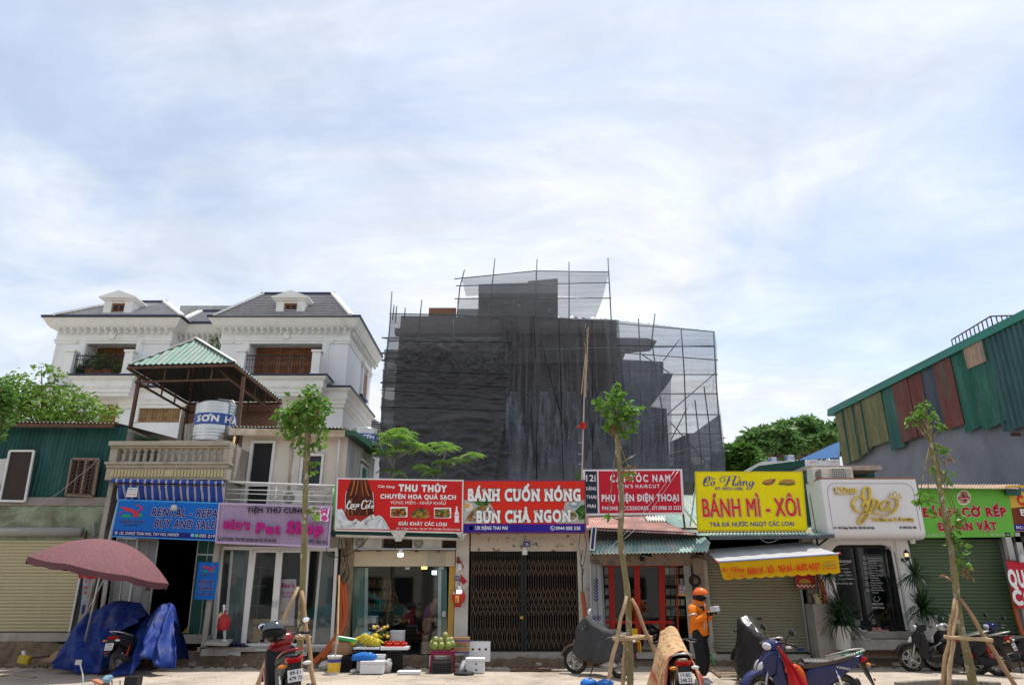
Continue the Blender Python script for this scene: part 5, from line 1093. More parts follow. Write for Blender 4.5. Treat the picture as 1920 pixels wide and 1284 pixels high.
for(cx,cy,rx,ry,m)in((596,962,6,5,pk1),(608,961,6,5,pk2),(595,971,5,5,pk1),(608,971,6,5,pk2),(591,957,1.8,2,pk1),(600,957,1.8,2,pk1),(603,955,2,2.5,pk2),(613,956,2,2.5,pk2),(608,963,2.6,2.2,T_white),(597,972,2,2.2,pk2)):flatcirc(cx,cy,rx,ry,Yl-.052,m,sC,lift=.003+.001*(m is T_white)+.0006*(cx%5))
for cx,cy in((594,961),(598,961),(606,960),(610,960)):flatcirc(cx,cy,.6,.6,Yl-.056,T_black,sC)
xc2,xc3=X(402,1110,YD),X(633,1110,YD)
shell(hC,xc2-.05,xc3+.1,Z(1212,YD),Z(950,17.2)-.0,YD+.02,21,mat('shop_interior_grey',(.16,.155,.15),.8,.1))
mb=MB();mb.box(xc2-.05,xc3+.1,YD-.03,YD+.019,Z(1026,YD)-.02,Z(960,17.2));mb.build('header_beam',M_conc,hC)
gf=thing('glass_shopfront','white framed glass shopfront of the pet shop with fluted side panes','shopfront',(X(515,1200,YD),YD,Z(1212,YD)))
q=lambda px,py:P(px,py,YD-.05)
verts_=[(417,402),(471,452),(475,460),(524,508),(530,515),(579,562),(584,570),(631,621)]
mb=MB();
for a,b in((417,401),(472,455),(579,566),(632,622)):mb.bar(q(a,1026),q(b,1210),.07,.07)
mb.build('post',M_walu,gf)
mb=MB();mb.bar(q(417,1027),q(632,1030),.05,.08);mb.bar(q(401,1210),q(622,1212),.06,.1);mb.build('rail',M_walu,gf)
for a,b,c,d in((480,522,460,508),(530,576,516,563)):
 mb=MB();A,B,C,D=q(a-2,1033),q(b,1033),q(d,1208),q(c-2,1208)
 for s,e in((A,B),(B,C),(C,D),(D,A)):mb.bar(s-Vector((0,.01,0)),e-Vector((0,.01,0)),.075,.06)
 l=mb.build('door_frame',M_walu,gf);mb=MB();mb.quad(A,B,C,D);mb.build('pane',glass('shop_glass'),l,recalc=False)
mb=MB();mb.bar(q(514,1125)-Vector((0,.06,0)),q(512,1138)-Vector((0,.06,0)),.02);mb.bar(q(521,1125)-Vector((0,.06,0)),q(518,1138)-Vector((0,.06,0)),.02);mb.build('door_handle',M_steel,gf)
M_flut=mat('fluted_glass',(.17,.21,.21),.15,.15,1.5,.05,0)
for a,b,c,d in((418,470,404,455),(584,630,571,622)):
 mb=MB();mb.quad(q(a,1030),q(b,1030),q(d,1208),q(c,1208));mb.build('pane',glass('shop_glass'),gf,recalc=False)
 mb=MB();o=Vector((0,.1,0));a2,b2,c2,d2=(a+15 if a<500 else a+17,b-1 if a<500 else b-6,c+14 if a<500 else c+14,d-3 if a<500 else d-5);corr(mb,q(a2,1032)+o,q(b2,1032)+o,q(d2,1206)+o,q(c2,1206)+o,14,.012);mb.build('fluted_pane',M_flut,gf,smooth=True,recalc=False)
 mb=MB();mb.bar(q(a2,1032)+o,q(c2,1206)+o,.06,.05);mb.build('curtain_edge',M_walu,gf)
sh=thing('wooden_display_shelf','pale wooden display unit inside the pet shop','shelf',P(510,1205,18.0))
for(a,b)in((1160,1169),(1174,1202)):
 mb=MB();fbox(mb,474,552,a,b,18.0,.3);mb.build('shelf_board',mat('pale_pine',(.42,.28,.12),.6,.15,4,.1,.1,30,stretch=(1,1,5)),sh)
ps=thing('pet_shop_poster','pinkish poster behind the right glass door of the pet shop','poster',P(540,1190,17.6))
Yq=17.56;mb=MB();mb.prism(xz([(527,1085),(556,1085),(551,1172),(520,1172)],Yq),Yq,Yq+.01);mb.build('sheet',mat('poster_pale',(.5,.42,.44),.5,.15,4),ps)
text('Bèo\'s',528,1101,552,1101,8,Yq,Mg,ps,off=.06);text('TIỆM LÀM ĐẸP',526,1113,551,1113,4,Yq,Mg,ps,off=.03);text('THÚ CƯNG',528,1120,550,1120,4,Yq,Mg,ps,off=.03)
for i,(cx,cy)in enumerate(((531,1133),(543,1133),(530,1149),(541,1148),(536,1162))):flatcirc(cx,cy,4.5,4.5,Yq,plain('poster_dog%d'%(i%3),[(.6,.45,.35),(.7,.62,.55),(.5,.3,.2)][i%3]),ps);flatcirc(cx-1.5,cy-1,.7,.7,Yq,T_black,ps,lift=.008);flatcirc(cx+1.5,cy-1,.7,.7,Yq,T_black,ps,lift=.008)
rk=thing('metal_rack','metal rack inside the pet shop left door','rack',P(480,1200,18.6))
mb=MB()
for px in(468,490):mb.bar(P(px,1060,18.6),P(px-12,1200,18.6),.03)
for py in(1062,1098,1135):mb.bar(P(462,py,18.6),P(500,py,18.6),.03)
mb.build('rack_frame',M_steel,rk)
mb=MB();mb.hexa([P(380,1205,16.8)-Vector((0,0,.05)),P(428,1206,16.8)-Vector((0,0,.05)),P(437,1197,17.45)-Vector((0,0,.05)),P(393,1197,17.45)-Vector((0,0,.05)),P(380,1205,16.8),P(428,1206,16.8),P(437,1197,17.45),P(393,1197,17.45)]);tag(mb.build('stone_step',M_conc,None,bevel=.01),'grey slab step beside the left end of the pet shop glass front','step')
mb=MB();mb.box(xc2-.1,xc3+.1,17.2,YD,Z(1214,YD)-.06,Z(1211,YD));mb.build('threshold',M_conc,hC)
for i in range(11):
 mb=MB();x=xc2+i*.3;mb.box(x,x+.29,17.2+rnd.uniform(-.01,.01),17.24,Z(1229,17.2)+(0.1 if i in(3,4,8)else 0),Z(1214,17.2)-.02)
 mb.build('tile',mat('chipped_white_tile',(.52,.51,.48),.6,.12,4,.1,.2,30,col2=(.36,.33,.29),c2s=4),hC)
def slipper(p,ang,m,label,grp='footwear at the shop doors',l=.25,heel=0):
 t=thing('slipper' if not heel else 'heeled_shoe',label,'shoe',p,grp);p=Vector(p);Mr=Matrix.Rotation(ang,3,'Z');sole=[(-.5,-.16),(-.3,-.19),(0,-.15),(.3,-.2),(.48,-.1),(.5,0),(.48,.1),(.3,.2),(0,.15),(-.3,.19),(-.5,.16)]
 mb=MB();n=len(sole);b=[p+Mr@Vector((x*l,y*l,.0+(.04 if heel and x<0 else 0)))for x,y in sole];tp=[v+Vector((0,0,.03))for v in b];mb.add(b+tp,[tuple(range(n))[::-1],tuple(range(n,2*n))]+[(i,(i+1)%n,(i+1)%n+n,i+n)for i in range(n)]);mb.build('sole',m,t)
 mb=MB();
 for k in(0.12,.22,.32):mb.tube([p+Mr@Vector((k*l,-.2*l,.02)),p+Mr@Vector((k*l+.01,-.12*l,.07)),p+Mr@Vector((k*l+.01,.12*l,.07)),p+Mr@Vector((k*l,.2*l,.02))],.014,6)
 if heel:mb.tube([p+Mr@Vector((-.42*l,0,.05)),p+Mr@Vector((-.45*l,0,-.0))],.012,5)
 mb.build('strap',m,t,smooth=True)
bl_=plain('slipper_navy',(.02,.025,.06));zst=Z(1211,YD)
for i,px in enumerate((434,441,450,458)):a=P(px,1207,17.3);slipper((a.x,17.3,zst+.003),R(250+rnd.uniform(-20,20)),bl_,['outer dark slipper at the left end of the pet shop doorstep','second dark slipper on the pet shop doorstep','third dark slipper on the pet shop doorstep','dark slipper nearest the middle of the pet shop doorstep'][i]);
tp=thing('white_sign_post','small white post on a foot standing on the grey step','post',P(420,1202,17.1))
mb=MB();mb.tube([P(421,1201,17.1),P(420,1133,17.1)],.03,8);mb.lathe([(.08,0),(.05,.03),(.03,.04)],P(421,1202,17.1),10);mb.build('post',M_walu,tp,smooth=True)
def bag(p,r,h,m,label,cat='bag',grp=None,seed=0,name='plastic_bag'):
 t=thing(name,label,cat,p,grp);mb=MB();p=Vector(p)
 def fn(u,v):
  a=u*6.2832;pr=[(.02,0),(.8,.02),(1,.25),(.95,.5),(.6,.72),(.25,.82),(.12,.86),(.28,1.0)];f=v*(len(pr)-1);i=min(int(f),len(pr)-2);q=f-i;rr=pr[i][0]*(1-q)+pr[i+1][0]*q;zz=pr[i][1]*(1-q)+pr[i+1][1]*q
  w=1+.18*noise.noise(Vector((math.cos(a)*2.5+seed,math.sin(a)*2.5,zz*4)))
  return p+Vector((math.cos(a)*r*rr*w,math.sin(a)*r*rr*w,zz*h))
 mb.grid(fn,22,18);mb.build('sack',m,t,smooth=True,recalc=False);return t
M_redbag=mat('red_plastic_film',(.55,.05,.05),.25,.2,5,.1,.4,15,backlit=.3)
bag(P(418,1181,17.0),.14,.42,M_redbag,'red plastic bag hanging on the white post','bag',seed=1)
bag(P(413,1160,17.05),.055,.16,mat('yellow_rolls',(.7,.55,.2)),'small clear bag of yellow snacks above the red bag','bag',seed=2)
#  fruit shop 
hD=thing('fruit_shop_building','low fruit shop with cream header, glass front and rough pillars','building',(X(750,1200,YD),YD,0))
xd0,xd1=X(660,1110,YD),X(838,1110,YD);zd0=Z(1230,YD);zdT=Z(905,YG)
shell(hD,X(634,1110,YD),X(880,1110,YD)-.02,zd0,zdT,YD+.3,22,mat('dim_interior',(.07,.07,.065),.8,.2))
M_moldy=mat('mouldy_plaster',(.36,.28,.18),.9,.25,3,.2,.4,20,col2=(.12,.09,.06),c2s=2.5,c2amt=(.45,.65),stretch=(1,1,.5))
mb=MB();mb.box(X(634,1110,YD),X(658,1110,YD),YD,YD+.3,0,zdT);mb.build('pillar',M_moldy,hD,label='brown mouldy pillar')
M_peel=mat('peeling_white_paint',(.6,.56,.5),.85,.1,2,.08,.25,30,col2=(.33,.25,.15),c2s=1.7,c2amt=(.56,.66))
mb=MB();mb.box(X(853,1110,YD),X(878,1110,YD),YD,YD+.3,0,zdT);mb.build('pillar',M_peel,hD,label='peeling white pillar')
mb=MB();mb.box(X(658,1050,YD)+.003,X(853,1050,YD)-.003,YD+.05,YD+.28,Z(1061,YD),Z(1032,YD));mb.build('header_panel',mat('cream_board',(.55,.47,.33),.6,.06),hD)
mb=MB();mb.box(X(800,1050,YD),X(835,1050,YD),YD+.044,YD+.05,Z(1061,YD),Z(1033,YD));mb.build('header_patch',mat('greyer_cream',(.42,.38,.3),.6,.06),hD)
mb=MB();mb.box(X(658,1031,YG),X(852,1031,YG),YD-.2,YD+.3,Z(1031,YD),Z(1028,YD));mb.build('shelf_angle',M_steel,hD)
mb=MB();mb.box(X(658,1020,YD),X(853,1020,YD),YD+.25,YD+.3,Z(1029,YD),zdT);mb.build('back_panel',mat('dark_brown_board',(.1,.075,.05)),hD)
mb=MB()
for px in(700,735,768,838):mb.bar(P(px,1026,YD+.1),P(px+14,1008,YD+.1),.03,.03)
mb.build('brace',M_rust,hD)
mb=MB();mb.box(X(840,1125,YD),X(851,1125,YD),YD+.1,YD+.28,zd0,Z(1061,YD));mb.build('yellow_strip',mat('yellow_board',(.55,.33,.07),.6,.08),hD)
mb=MB();mb.box(X(634,1240,YD),X(880,1240,YD),17.3,YD+.3,zd0-.07,zd0);mb.build('threshold',M_conc,hD)
acunit(663,716,1005,1028,YD-.15,'air conditioner under the left end of the green beam',grp='air conditioners above the fruit shop')
acunit(773,828,1006,1029,YD-.15,'air conditioner under the right end of the green beam',grp='air conditioners above the fruit shop')
mb=MB();qbox(mb,(622,993),(867,997),(867,1006),(618,1004),YG+.1,.5);mb.build('green_beam',mat('dark_green_metal',(.02,.07,.06),.5,.15),hD)
mb=MB();mb.tube([P(630,1004,YG),P(868,1011,YG)],.032,8);mb.build('beige_pipe',mat('beige_pipe_paint',(.5,.43,.36),.6,.2),hD,smooth=True)
for cx,cy,s,rs in((748,999,24,1),(866,1003,14,2)):
 mb=MB();p=P(cx,cy,YG-.12)
 def fn(u,v):
  w=s/FPX*17;return p+Vector(((u-.5)*w*(1.3-v*.9)+.03*noise.noise(Vector((u*6,v*6,rs))),-.03+.06*noise.noise(Vector((u*5,v*5,rs+3))),-(v-.25)*w*.8))
 mb.grid(fn,14,12);tag(mb.build('torn_plastic_sheet',mat('dirty_white_plastic',(.62,.6,.55),.5,.15,4,.1,.3,20),None,smooth=True,recalc=False),['torn white plastic scrap hanging below the red drinks sign','ragged plastic scrap at the corner between the red signs'][rs-1],'scrap')
gd=thing('glass_shopfront','wide clear glass front of the fruit shop with fluted green curtains at its sides','shopfront',(X(750,1225,YD),YD,zd0))
Yg=YD+.12
mb=MB();mb.quad(P(662,1062,Yg),P(838,1062,Yg),P(838,1229,Yg),P(662,1229,Yg));mb.build('pane',glass('shop_glass'),gd,recalc=False)
M_gflut=mat('green_fluted',(.2,.33,.27),.25,.1,1.5,.05,0)
mb=MB();corr(mb,P(663,1064,Yg+.1),P(683,1064,Yg+.1),P(683,1228,Yg+.1),P(660,1228,Yg+.1),7,.012);mb.build('fluted_curtain',M_gflut,gd,smooth=True,recalc=False)
mb=MB();corr(mb,P(829,1064,Yg+.1),P(838,1064,Yg+.1),P(838,1228,Yg+.1),P(829,1228,Yg+.1),4,.012);mb.build('fluted_curtain',M_gflut,gd,smooth=True,recalc=False)
for a,b in((684,690),(822,828)):mb=MB();qbox(mb,(a,1064),(b,1064),(b-1,1228),(a-2,1228),Yg+.05,.04);mb.build('curtain_edge',mat('pale_green_frame',(.4,.48,.44),.5),gd)
mb=MB();mb.box(X(829,1150,Yg),X(836,1150,Yg),Yg-.03,Yg-.003,Z(1156,Yg),Z(1145,Yg));mb.build('door_lock',M_steel,gd)
for a in(760,824):mb=MB();mb.box(X(a,1064,Yg),X(a+8,1064,Yg),Yg-.02,Yg+.02,Z(1067,Yg),Z(1062,Yg)-.003);mb.build('clamp',M_steel,gd)
rk=thing('grocery_rack','rack of jars and packets inside the left of the fruit shop','rack',P(705,1160,18.6))
for py in(1098,1120,1142):
 mb=MB();fbox(mb,688,735,py,py+3,18.6,.35);mb.build('shelf_board',M_wood,rk)
 for k in range(9):
  x=690+k*5;mb=MB();p=P(x+1.5,py-.2,18.7);mb.lathe([(.028,0),(.03,.1),(.018,.13),(.018,.16)],p,8);mb.build('jar',mat('jar%d'%((k*7+py)%4),[(.4,.3,.06),(.3,.06,.03),(.35,.33,.25),(.12,.16,.05)][(k*7+py)%4],.35),rk,smooth=True)
def bulb(px,py,Y,label,lit=True,s=1,grp=None,cordto=None):
 p=P(px,py,Y);t=thing('light_bulb',label,'lamp',p,grp);mb=MB();mb.lathe([(.012*s,.12*s),(.03*s,.11*s),(.05*s,.07*s),(.058*s,.03*s)],p,14,cap=False);mb.build('socket',plain('bulb_white_base',(.55,.55,.52),.4),t,smooth=True)
 mb=MB();mb.lathe([(.058*s,.03*s),(.062*s,-.02*s),(.056*s,-.045*s),(.02*s,-.05*s)],p,14)
 m=mat('bulb_lit',(.9,.9,.88),.4,bump=0,emit=(.95,.97,1,2.2))if lit else plain('bulb_off',(.6,.58,.54),.3)
 mb.build('bulb_glass',m,t,smooth=True)
 mb=MB();c=P(*cordto)if cordto else p+Vector((0,0,.35));mb.tube([p+Vector((0,0,.12*s)),c],.006,4);mb.build('cord',T_black,t)
G_='bulbs hanging along the shop fronts'
bulb(751,1039,16.85,'lit bulb hanging in front of the cream header of the fruit shop',True,1.05,G_,(752,1006,16.95))
bulb(862,1066,17.2,'unlit bulb on the white pillar, above the red flag',False,1.05,G_,(860,1045,17.4));bulb(861,1108,17.2,'lit bulb on the white pillar in front of the round red fan',True,1.0,G_,(862,1085,17.4))
bulb(984,1036,17.1,'unlit bulb over the middle of the folding gate',False,1.05,G_,(984,1003,17.1))
mb=MB();c=P(795,1064,18.6);mb.box(c.x-.07,c.x+.07,c.y,c.y+.1,c.z-.03,c.z+.03);tag(mb.build('ceiling_lamp',mat('lamp_warm',(.9,.7,.3),.4,bump=0,emit=(1,.72,.2,2)),None),'small warm yellow lamp seen inside the fruit shop','lamp')
mb=MB();c=P(814,1073,18.6);mb.box(c.x-.06,c.x+.06,c.y,c.y+.1,c.z-.05,c.z+.05);tag(mb.build('ceiling_lamp',mat('lamp_cool',(.7,.85,.9),.4,bump=0,emit=(.6,.85,1,1.6)),None),'small cool white lamp seen inside the fruit shop','lamp')
sD=board('drinks_sign','red fruit and soft-drink shop signboard with a large cola bottle','' and 0 or(633,898),(868,902),(867,997),(629,992),YG,.12,mat('sign_red',(.58,.015,.015),.4,.06,1.5),frame=M_walu,fw=.035)
mb=MB();mb.prism(xz([(627,912),(632,898),(629,992),(625,992)],YG),YG+.02,YG+.1);mb.build('green_side',plain('green_edge',(.1,.45,.1)),sD)
ice=mat('printed_ice',(.62,.66,.68),.45,.2,6,.15,0,col2=(.4,.45,.5),c2s=7)
cola=mat('printed_cola',(.06,.012,.008),.4,.3,3,.1,0,col2=(.22,.06,.02),c2s=5,stretch=(3,1,.6));colar=plain('cola_red',(.3,.02,.015));amber=mat('printed_amber',(.42,.13,.03),.4,.3,5,.1,0)
bot=[(658,899),(655,910),(650,922),(647,934),(647,950),(648,962),(650,975),(698,975),(700,962),(701,945),(700,932),(696,920),(692,910),(690,899)]
flatpoly(bot,YG,cola,sD,'bottle_print',.006)
flatpoly([(649,966),(699,966),(697,985),(652,985)],YG,colar,sD,'bottle_print',.008)
for pts,w in(([(665,900),(662,915),(657,930)],2.6),([(672,900),(669,918),(667,928)],2),([(684,900),(687,915),(692,930)],2.2),([(678,900),(680,915),(681,930)],1.3),([(660,934),(659,950),(661,964)],1.6),([(687,936),(688,964)],1.8),([(653,955),(653,966)],1.8)):stroke(pts,w,YG,amber,sD,'bottle_print',.009,.001)
for pts,w in(([(650,920),(648,934),(648,958)],1.0),([(699,922),(700.5,936),(700,958)],1.0),([(656,936),(655,944)],1.6)):stroke(pts,w,YG,ice,sD,'bottle_print',.010,.001)
flatpoly([(630.5,991),(631.5,953),(637,955),(640,953),(645,958),(648,967),(653,975),(661,977),(667,972),(676,978),(685,972),(692,967),(700,964),(704,968),(711,965),(718,970),(724,979),(731,992)],YG,ice,sD,'ice_print',.011)
for pts in([(636,975),(642,988)],[(655,982),(650,990),(660,985)],[(662,985),(671,974)],[(686,984),(690,976),(700,972)],[(718,975),(728,990)],[(640,962),(647,972)],[(706,985),(714,973)]):stroke(pts,.9,YG,plain('ice_line',(.3,.22,.22)),sD,'ice_print',.012,.001,sm=False)
for x,y,w in((664,980,4),(694,968,4),(684,980,3)):flatpoly([(x,y),(x+w,y-2),(x+w-1,y+3)],YG,colar,sD,'ice_print',.0125)
def scriptC(cx,cy,s,Y,par,m):
 f=lambda pts:[(cx+a*s,cy+b*s)for a,b in pts];wf=lambda t,d:.45+.75*abs(d.y)
 S=lambda pts,w=3.1:stroke(f(pts),w*s,Y,m,par,'lettering',.013,.001,wf=wf)
 S([(8,-9),(4,-12),(0,-6),(-3,2),(-2,9),(2,11),(7,7),(12,11),(20,12),(24,9)],3.4)
 S([(14,-4),(10,-3),(8,2),(10,6),(14,4),(15,-1),(13,-4)],2.6);S([(23,-4),(19,-3),(17,2),(19,6),(24,4)],2.6);S([(31,-3),(27,-3),(25,2),(27,5),(30,1),(32,-4),(31,3),(34,4)],2.6);S([(34,-1),(37,-2)],2.2)
 S([(57,-10),(50,-15),(43,-6),(41,4),(44,11),(51,9),(54,5)],3.4);S([(57,-10),(62,-14),(70,-14),(76,-9)],2.2)
 S([(59,-1),(55,1),(54,6),(57,9),(60,6),(61,1),(59,-1)],2.6);S([(69,-12),(65,-3),(63,6),(66,9)],2.6);S([(75,0),(71,2),(70,7),(73,8),(76,3),(77,0),(76,7)],2.6)
scriptC(653,947,.62,YG,sD,T_white)
text('Cửa hàng:',709,913.5,741,914.5,4.6,YG,T_white,sD,off=.03,shear=.1);text('THU THỦY',747,920,838,922,12.5,YG,T_white,sD,off=.07)
text('CHUYÊN HOA QUẢ SẠCH',713,934,855,936,8.3,YG,T_white,sD,off=.05);text('VÙNG MIỀN - NHẬP KHẨU',732,944.5,836,946,5.8,YG,T_white,sD,off=.0)
text('GIẢI KHÁT CÁC LOẠI',747,984,838,985.5,6.5,YG,T_white,sD,off=.05);text('ĐC: 12 Đặng Thai Mai - Tây Hồ * ĐT: 036.808.1976-035.219.2628',743,991.5,862,994,3.2,YG,T_white,sD,off=.02)
fr1=printmat('fruit_print',[(.55,.35,.03),(.1,.3,.04),(.5,.05,.03),(.6,.5,.08),(.05,.06,.12),(.3,.05,.04),(.35,.45,.06),(.6,.25,.03)],22)
for a in((732,950,764,969),(814,951.5,846,971)):
 flatpoly([(a[0],a[1]),(a[2],a[1]),(a[2],a[3]),(a[0],a[3])],YG,T_white,sD,'photo_print',.006);flatpoly([(a[0]+1.5,a[1]+3),(a[2]-4,a[1]+2),(a[2]-1.5,a[3]-5),(a[2]-5,a[3]-1),(a[0]+1,a[3]-1)],YG,fr1,sD,'photo_print',.008)
flatcirc(788.5,965,18,7,YG,T_white,sD,'photo_print',.006);flatpoly([(770,966),(773,958),(780,956),(785,952),(792,951),(798,955),(804,957),(807,965),(800,971),(790,972),(778,971)],YG,fr1,sD,'photo_print',.008)
flatpoly([(855,949),(857.5,949),(858,957),(860.5,962),(861,968),(860,972),(861,979),(852,979),(853,972),(852,968),(852.5,962),(854.5,957)],YG,T_white,sD,'bottle_print',.006);text('Coca-Cola',852.5,966.5,860.5,966.5,3,YG,T_red,sD,shear=.2)
#  noodle shop with folding gate 
hE=thing('folding_gate_shop','shop with speckled cream lintel above a closed folding lattice gate','building',(X(982,1220,YD),YD,0))
xe0,xe1=X(881,1110,YD),X(1084,1110,YD)
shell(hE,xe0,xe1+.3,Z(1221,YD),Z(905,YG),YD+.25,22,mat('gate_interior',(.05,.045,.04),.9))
M_spk=mat('speckled_cream',(.55,.49,.4),.85,.08,2,.05,.3,30,col2=(.16,.12,.08),c2s=7,c2amt=(.58,.62))
mb=MB();mb.box(xe0,xe1,YD-.02,YD+.24,Z(1033,YD),Z(996,YG));mb.build('lintel',M_spk,hE);mb=MB();mb.box(xe0,xe1,YG+.13,YD+.2,Z(905,YG)-.02,Z(905,YG)+.03);mb.build('sun_blocker',M_conc,hE)  # unseen slab added to keep sun from falling behind the sign
mb=MB();mb.box(xe1+.003,X(1108,1110,YD),YD-.04,YD+.24,0,Z(905,YG));mb.build('pillar',M_peel,hE)
mb=MB();mb.box(xe0-.1,xe1+.3,17.25,YD+.3,Z(1221,YD)-.14,Z(1221,YD));mb.build('threshold',M_conc,hE)
gt=thing('folding_lattice_gate','closed dark brown two-leaf folding lattice gate','gate',(X(982,1220,YD),YD,Z(1221,YD)))
zg0,zg1=Z(1219,YD),Z(1035,YD);M_gate=mat('gate_brown',(.045,.037,.031),.7,.25,4,.2,.2,30,col2=(.14,.09,.05),c2s=4);M_gate2=mat('gate_lattice',(.12,.08,.045),.7,.25,4,.2)
n=44;v=MB();v.box(-.011,.011,-.012,.012,zg0-.0,zg1);vo=v.build('gate_bar',M_gate,None);vme=vo.data;bpy.data.objects.remove(vo)
for i in range(n+1):
 x=xe0+.03+(xe1-xe0-.06)*i/n;inst(vme,'gate_bar',gt,(x,YD+.06,0))
zs=[Z(p,YD)for p in(1052,1084,1104,1152,1172,1214)]
spc=(xe1-xe0-.06)/22
lb=[]
for(a,b,rows)in((1049,1080,1),(1102,1154,2),(1172,1216,1)):
 za,zb=Z(b,YD),Z(a,YD);hh=(zb-za)
 for i in range(23):
  for sg in(-1,1):
   mb=MB();x=xe0+.03+spc*i
   for r_ in range(rows):
    k0=za+hh*r_/rows;k1=za+hh*(r_+1)/rows
    x0_=x;x1_=x+sg*spc
    if x1_<xe0 or x1_>xe1:continue
    lb.append(((x0_,YD+.02+.012*sg,k0),(x1_,YD+.02+.012*sg,k1)))
bm0=MB();bm0.box(-.007,.007,-.004,.004,-.5,.5);bo=bm0.build('lattice_bar',M_gate2,None);lme=bo.data;bpy.data.objects.remove(bo)
for a,b in lb[:230]:
 a=Vector(a);b=Vector(b);d=b-a;o=inst(lme,'lattice_bar',gt,(a+b)/2,rot=(0,math.atan2(d.x,d.z),0),scale=(1,1,d.length))
mb=MB();fbox(mb,976,982,1035,1219,YD-.02,.06);mb.build('meeting_stile',M_iron,gt);mb=MB();fbox(mb,983,988,1035,1219,YD-.02,.06);mb.build('meeting_stile',M_iron,gt)
mb=MB();mb.box(xe0,xe1,YD-.01,YD+.1,zg1+.003,zg1+.05);mb.build('top_track',M_iron,gt);mb=MB();mb.box(xe0,xe1,YD-.01,YD+.1,zg0-.02,zg0-.003);mb.build('bottom_track',M_iron,gt)
mb=MB();c=P(982,1127,YD-.06);mb.ball(c+Vector((-.07,0,0)),.05,8);mb.ball(c+Vector((.07,0,0)),.05,8);mb.box(c.x-.05,c.x+.05,c.y-.02,c.y+.03,c.z-.1,c.z+.08);mb.build('lock_case',M_iron,gt)
mb=MB();c=P(978,1158,YD-.05);mb.box(c.x-.04,c.x+.04,c.y-.02,c.y,c.z-.02,c.z+.04);mb.build('padlock',mat('brass',(.4,.26,.06),.35,metal=1),gt)
npl=thing('house_number_plate','small blue enamel number plate above the folding gate','number plate',P(990,1020,17.3));mb=MB();fbox(mb,981,994,1015,1024,17.4,.015);mb.build('plate',plain('enamel_blue',(.015,.04,.25)),npl);text('12K',983,1022.5,992,1022.5,5.5,17.4,T_white,npl,off=.02)
sE=board('noodle_sign','red bánh cuốn and bún chả signboard with blue bottom band','' and 0 or(869,902),(1097,902),(1097,997),(868,997),YG+.01,.1,mat('sign_scarlet',(.66,.025,.01),.4,.06,1.5),frame=plain('sign_edge_dark',(.15,.05,.1)),fw=.02)
Ys=YG+.01
flatpoly([(869,982),(1097,982),(1097,997),(868,997)],Ys,plain('band_blue',(.025,.01,.26)),sE)
fd=printmat('food_print',[(.5,.28,.08),(.6,.55,.45),(.35,.12,.04),(.55,.4,.2),(.08,.25,.04),(.45,.2,.05)],16,);wht=plain('bowl_white',(.62,.62,.58));herb=printmat('herb_print',[(.05,.25,.02),(.02,.12,.02),(.12,.35,.05),(.06,.2,.03)],25)
flatpoly([(869,937),(885,938),(905,936),(918,943),(926,955),(926,970),(915,981),(869,981)],Ys,mat('grey_photo',(.4,.4,.37),.4,.2,4),sE,'photo_print',.005)
flatcirc(874,950,13,9,Ys,wht,sE,'photo_print',.0065,a0=-90,a1=90);flatcirc(872,948,9,5,Ys,plain('broth',(.7,.35,.05)),sE,'photo_print',.0075,a0=-90,a1=90)
flatpoly([(888,940),(900,934),(915,934),(921,942),(912,948),(896,948)],Ys,herb,sE,'photo_print',.007)
flatpoly([(872,976),(880,962),(896,950),(912,946),(922,953),(918,966),(902,974),(884,977)],Ys,fd,sE,'photo_print',.008)
flatpoly([(1060,941),(1097,937),(1097,981),(1044,981),(1048,972),(1066,965),(1056,955)],Ys,mat('grey_photo',(0,0,0)),sE,'photo_print',.005)
flatcirc(1076,946,9,6,Ys,plain('bowl_blue',(.2,.28,.4)),sE,'photo_print',.0065);flatcirc(1076,944,6,3,Ys,wht,sE,'photo_print',.0075);flatpoly([(1078,958),(1088,948),(1097,945),(1097,972),(1088,975),(1080,968)],Ys,herb,sE,'photo_print',.007);flatcirc(1070,968,14,10,Ys,wht,sE,'photo_print',.0075);flatcirc(1071,967,11,8,Ys,fd,sE,'photo_print',.0085)
DK=plain('letter_edge_brown',(.05,.02,.02))
def serif_text(s,x0,b0,x1,b1,cap,Y,par,m,out):text(s,x0,b0,x1,b1,cap,Y,m,par,off=.06,out=out,outoff=.03,serif=True)
serif_text('BÁNH CUỐN NÓNG',877,938,1089,938,22,Ys,sE,T_white,DK);serif_text('BÚN CHẢ NGON',893,979,1071,977,22,Ys,sE,T_white,DK)
text('12K ĐẶNG THAI MAI',891,992.5,952,992.5,6.5,Ys,T_white,sE,off=.03);text('0944 008 338',1042,993,1088,993,6.5,Ys,T_white,sE,off=.03)
flatpoly([(879,989),(883.5,984.5),(888,989),(886.5,989),(886.5,993),(880.5,993),(880.5,989)],Ys,T_white,sE);mb=MB();mb.ring(P(1036,989.5,Ys-.01),.05,.006,(0,1,0),16,5);mb.build('phone_ring',T_white,sE);stroke([(1034.5,987.5),(1034.8,990),(1037.5,991.5)],1.2,Ys,T_white,sE)
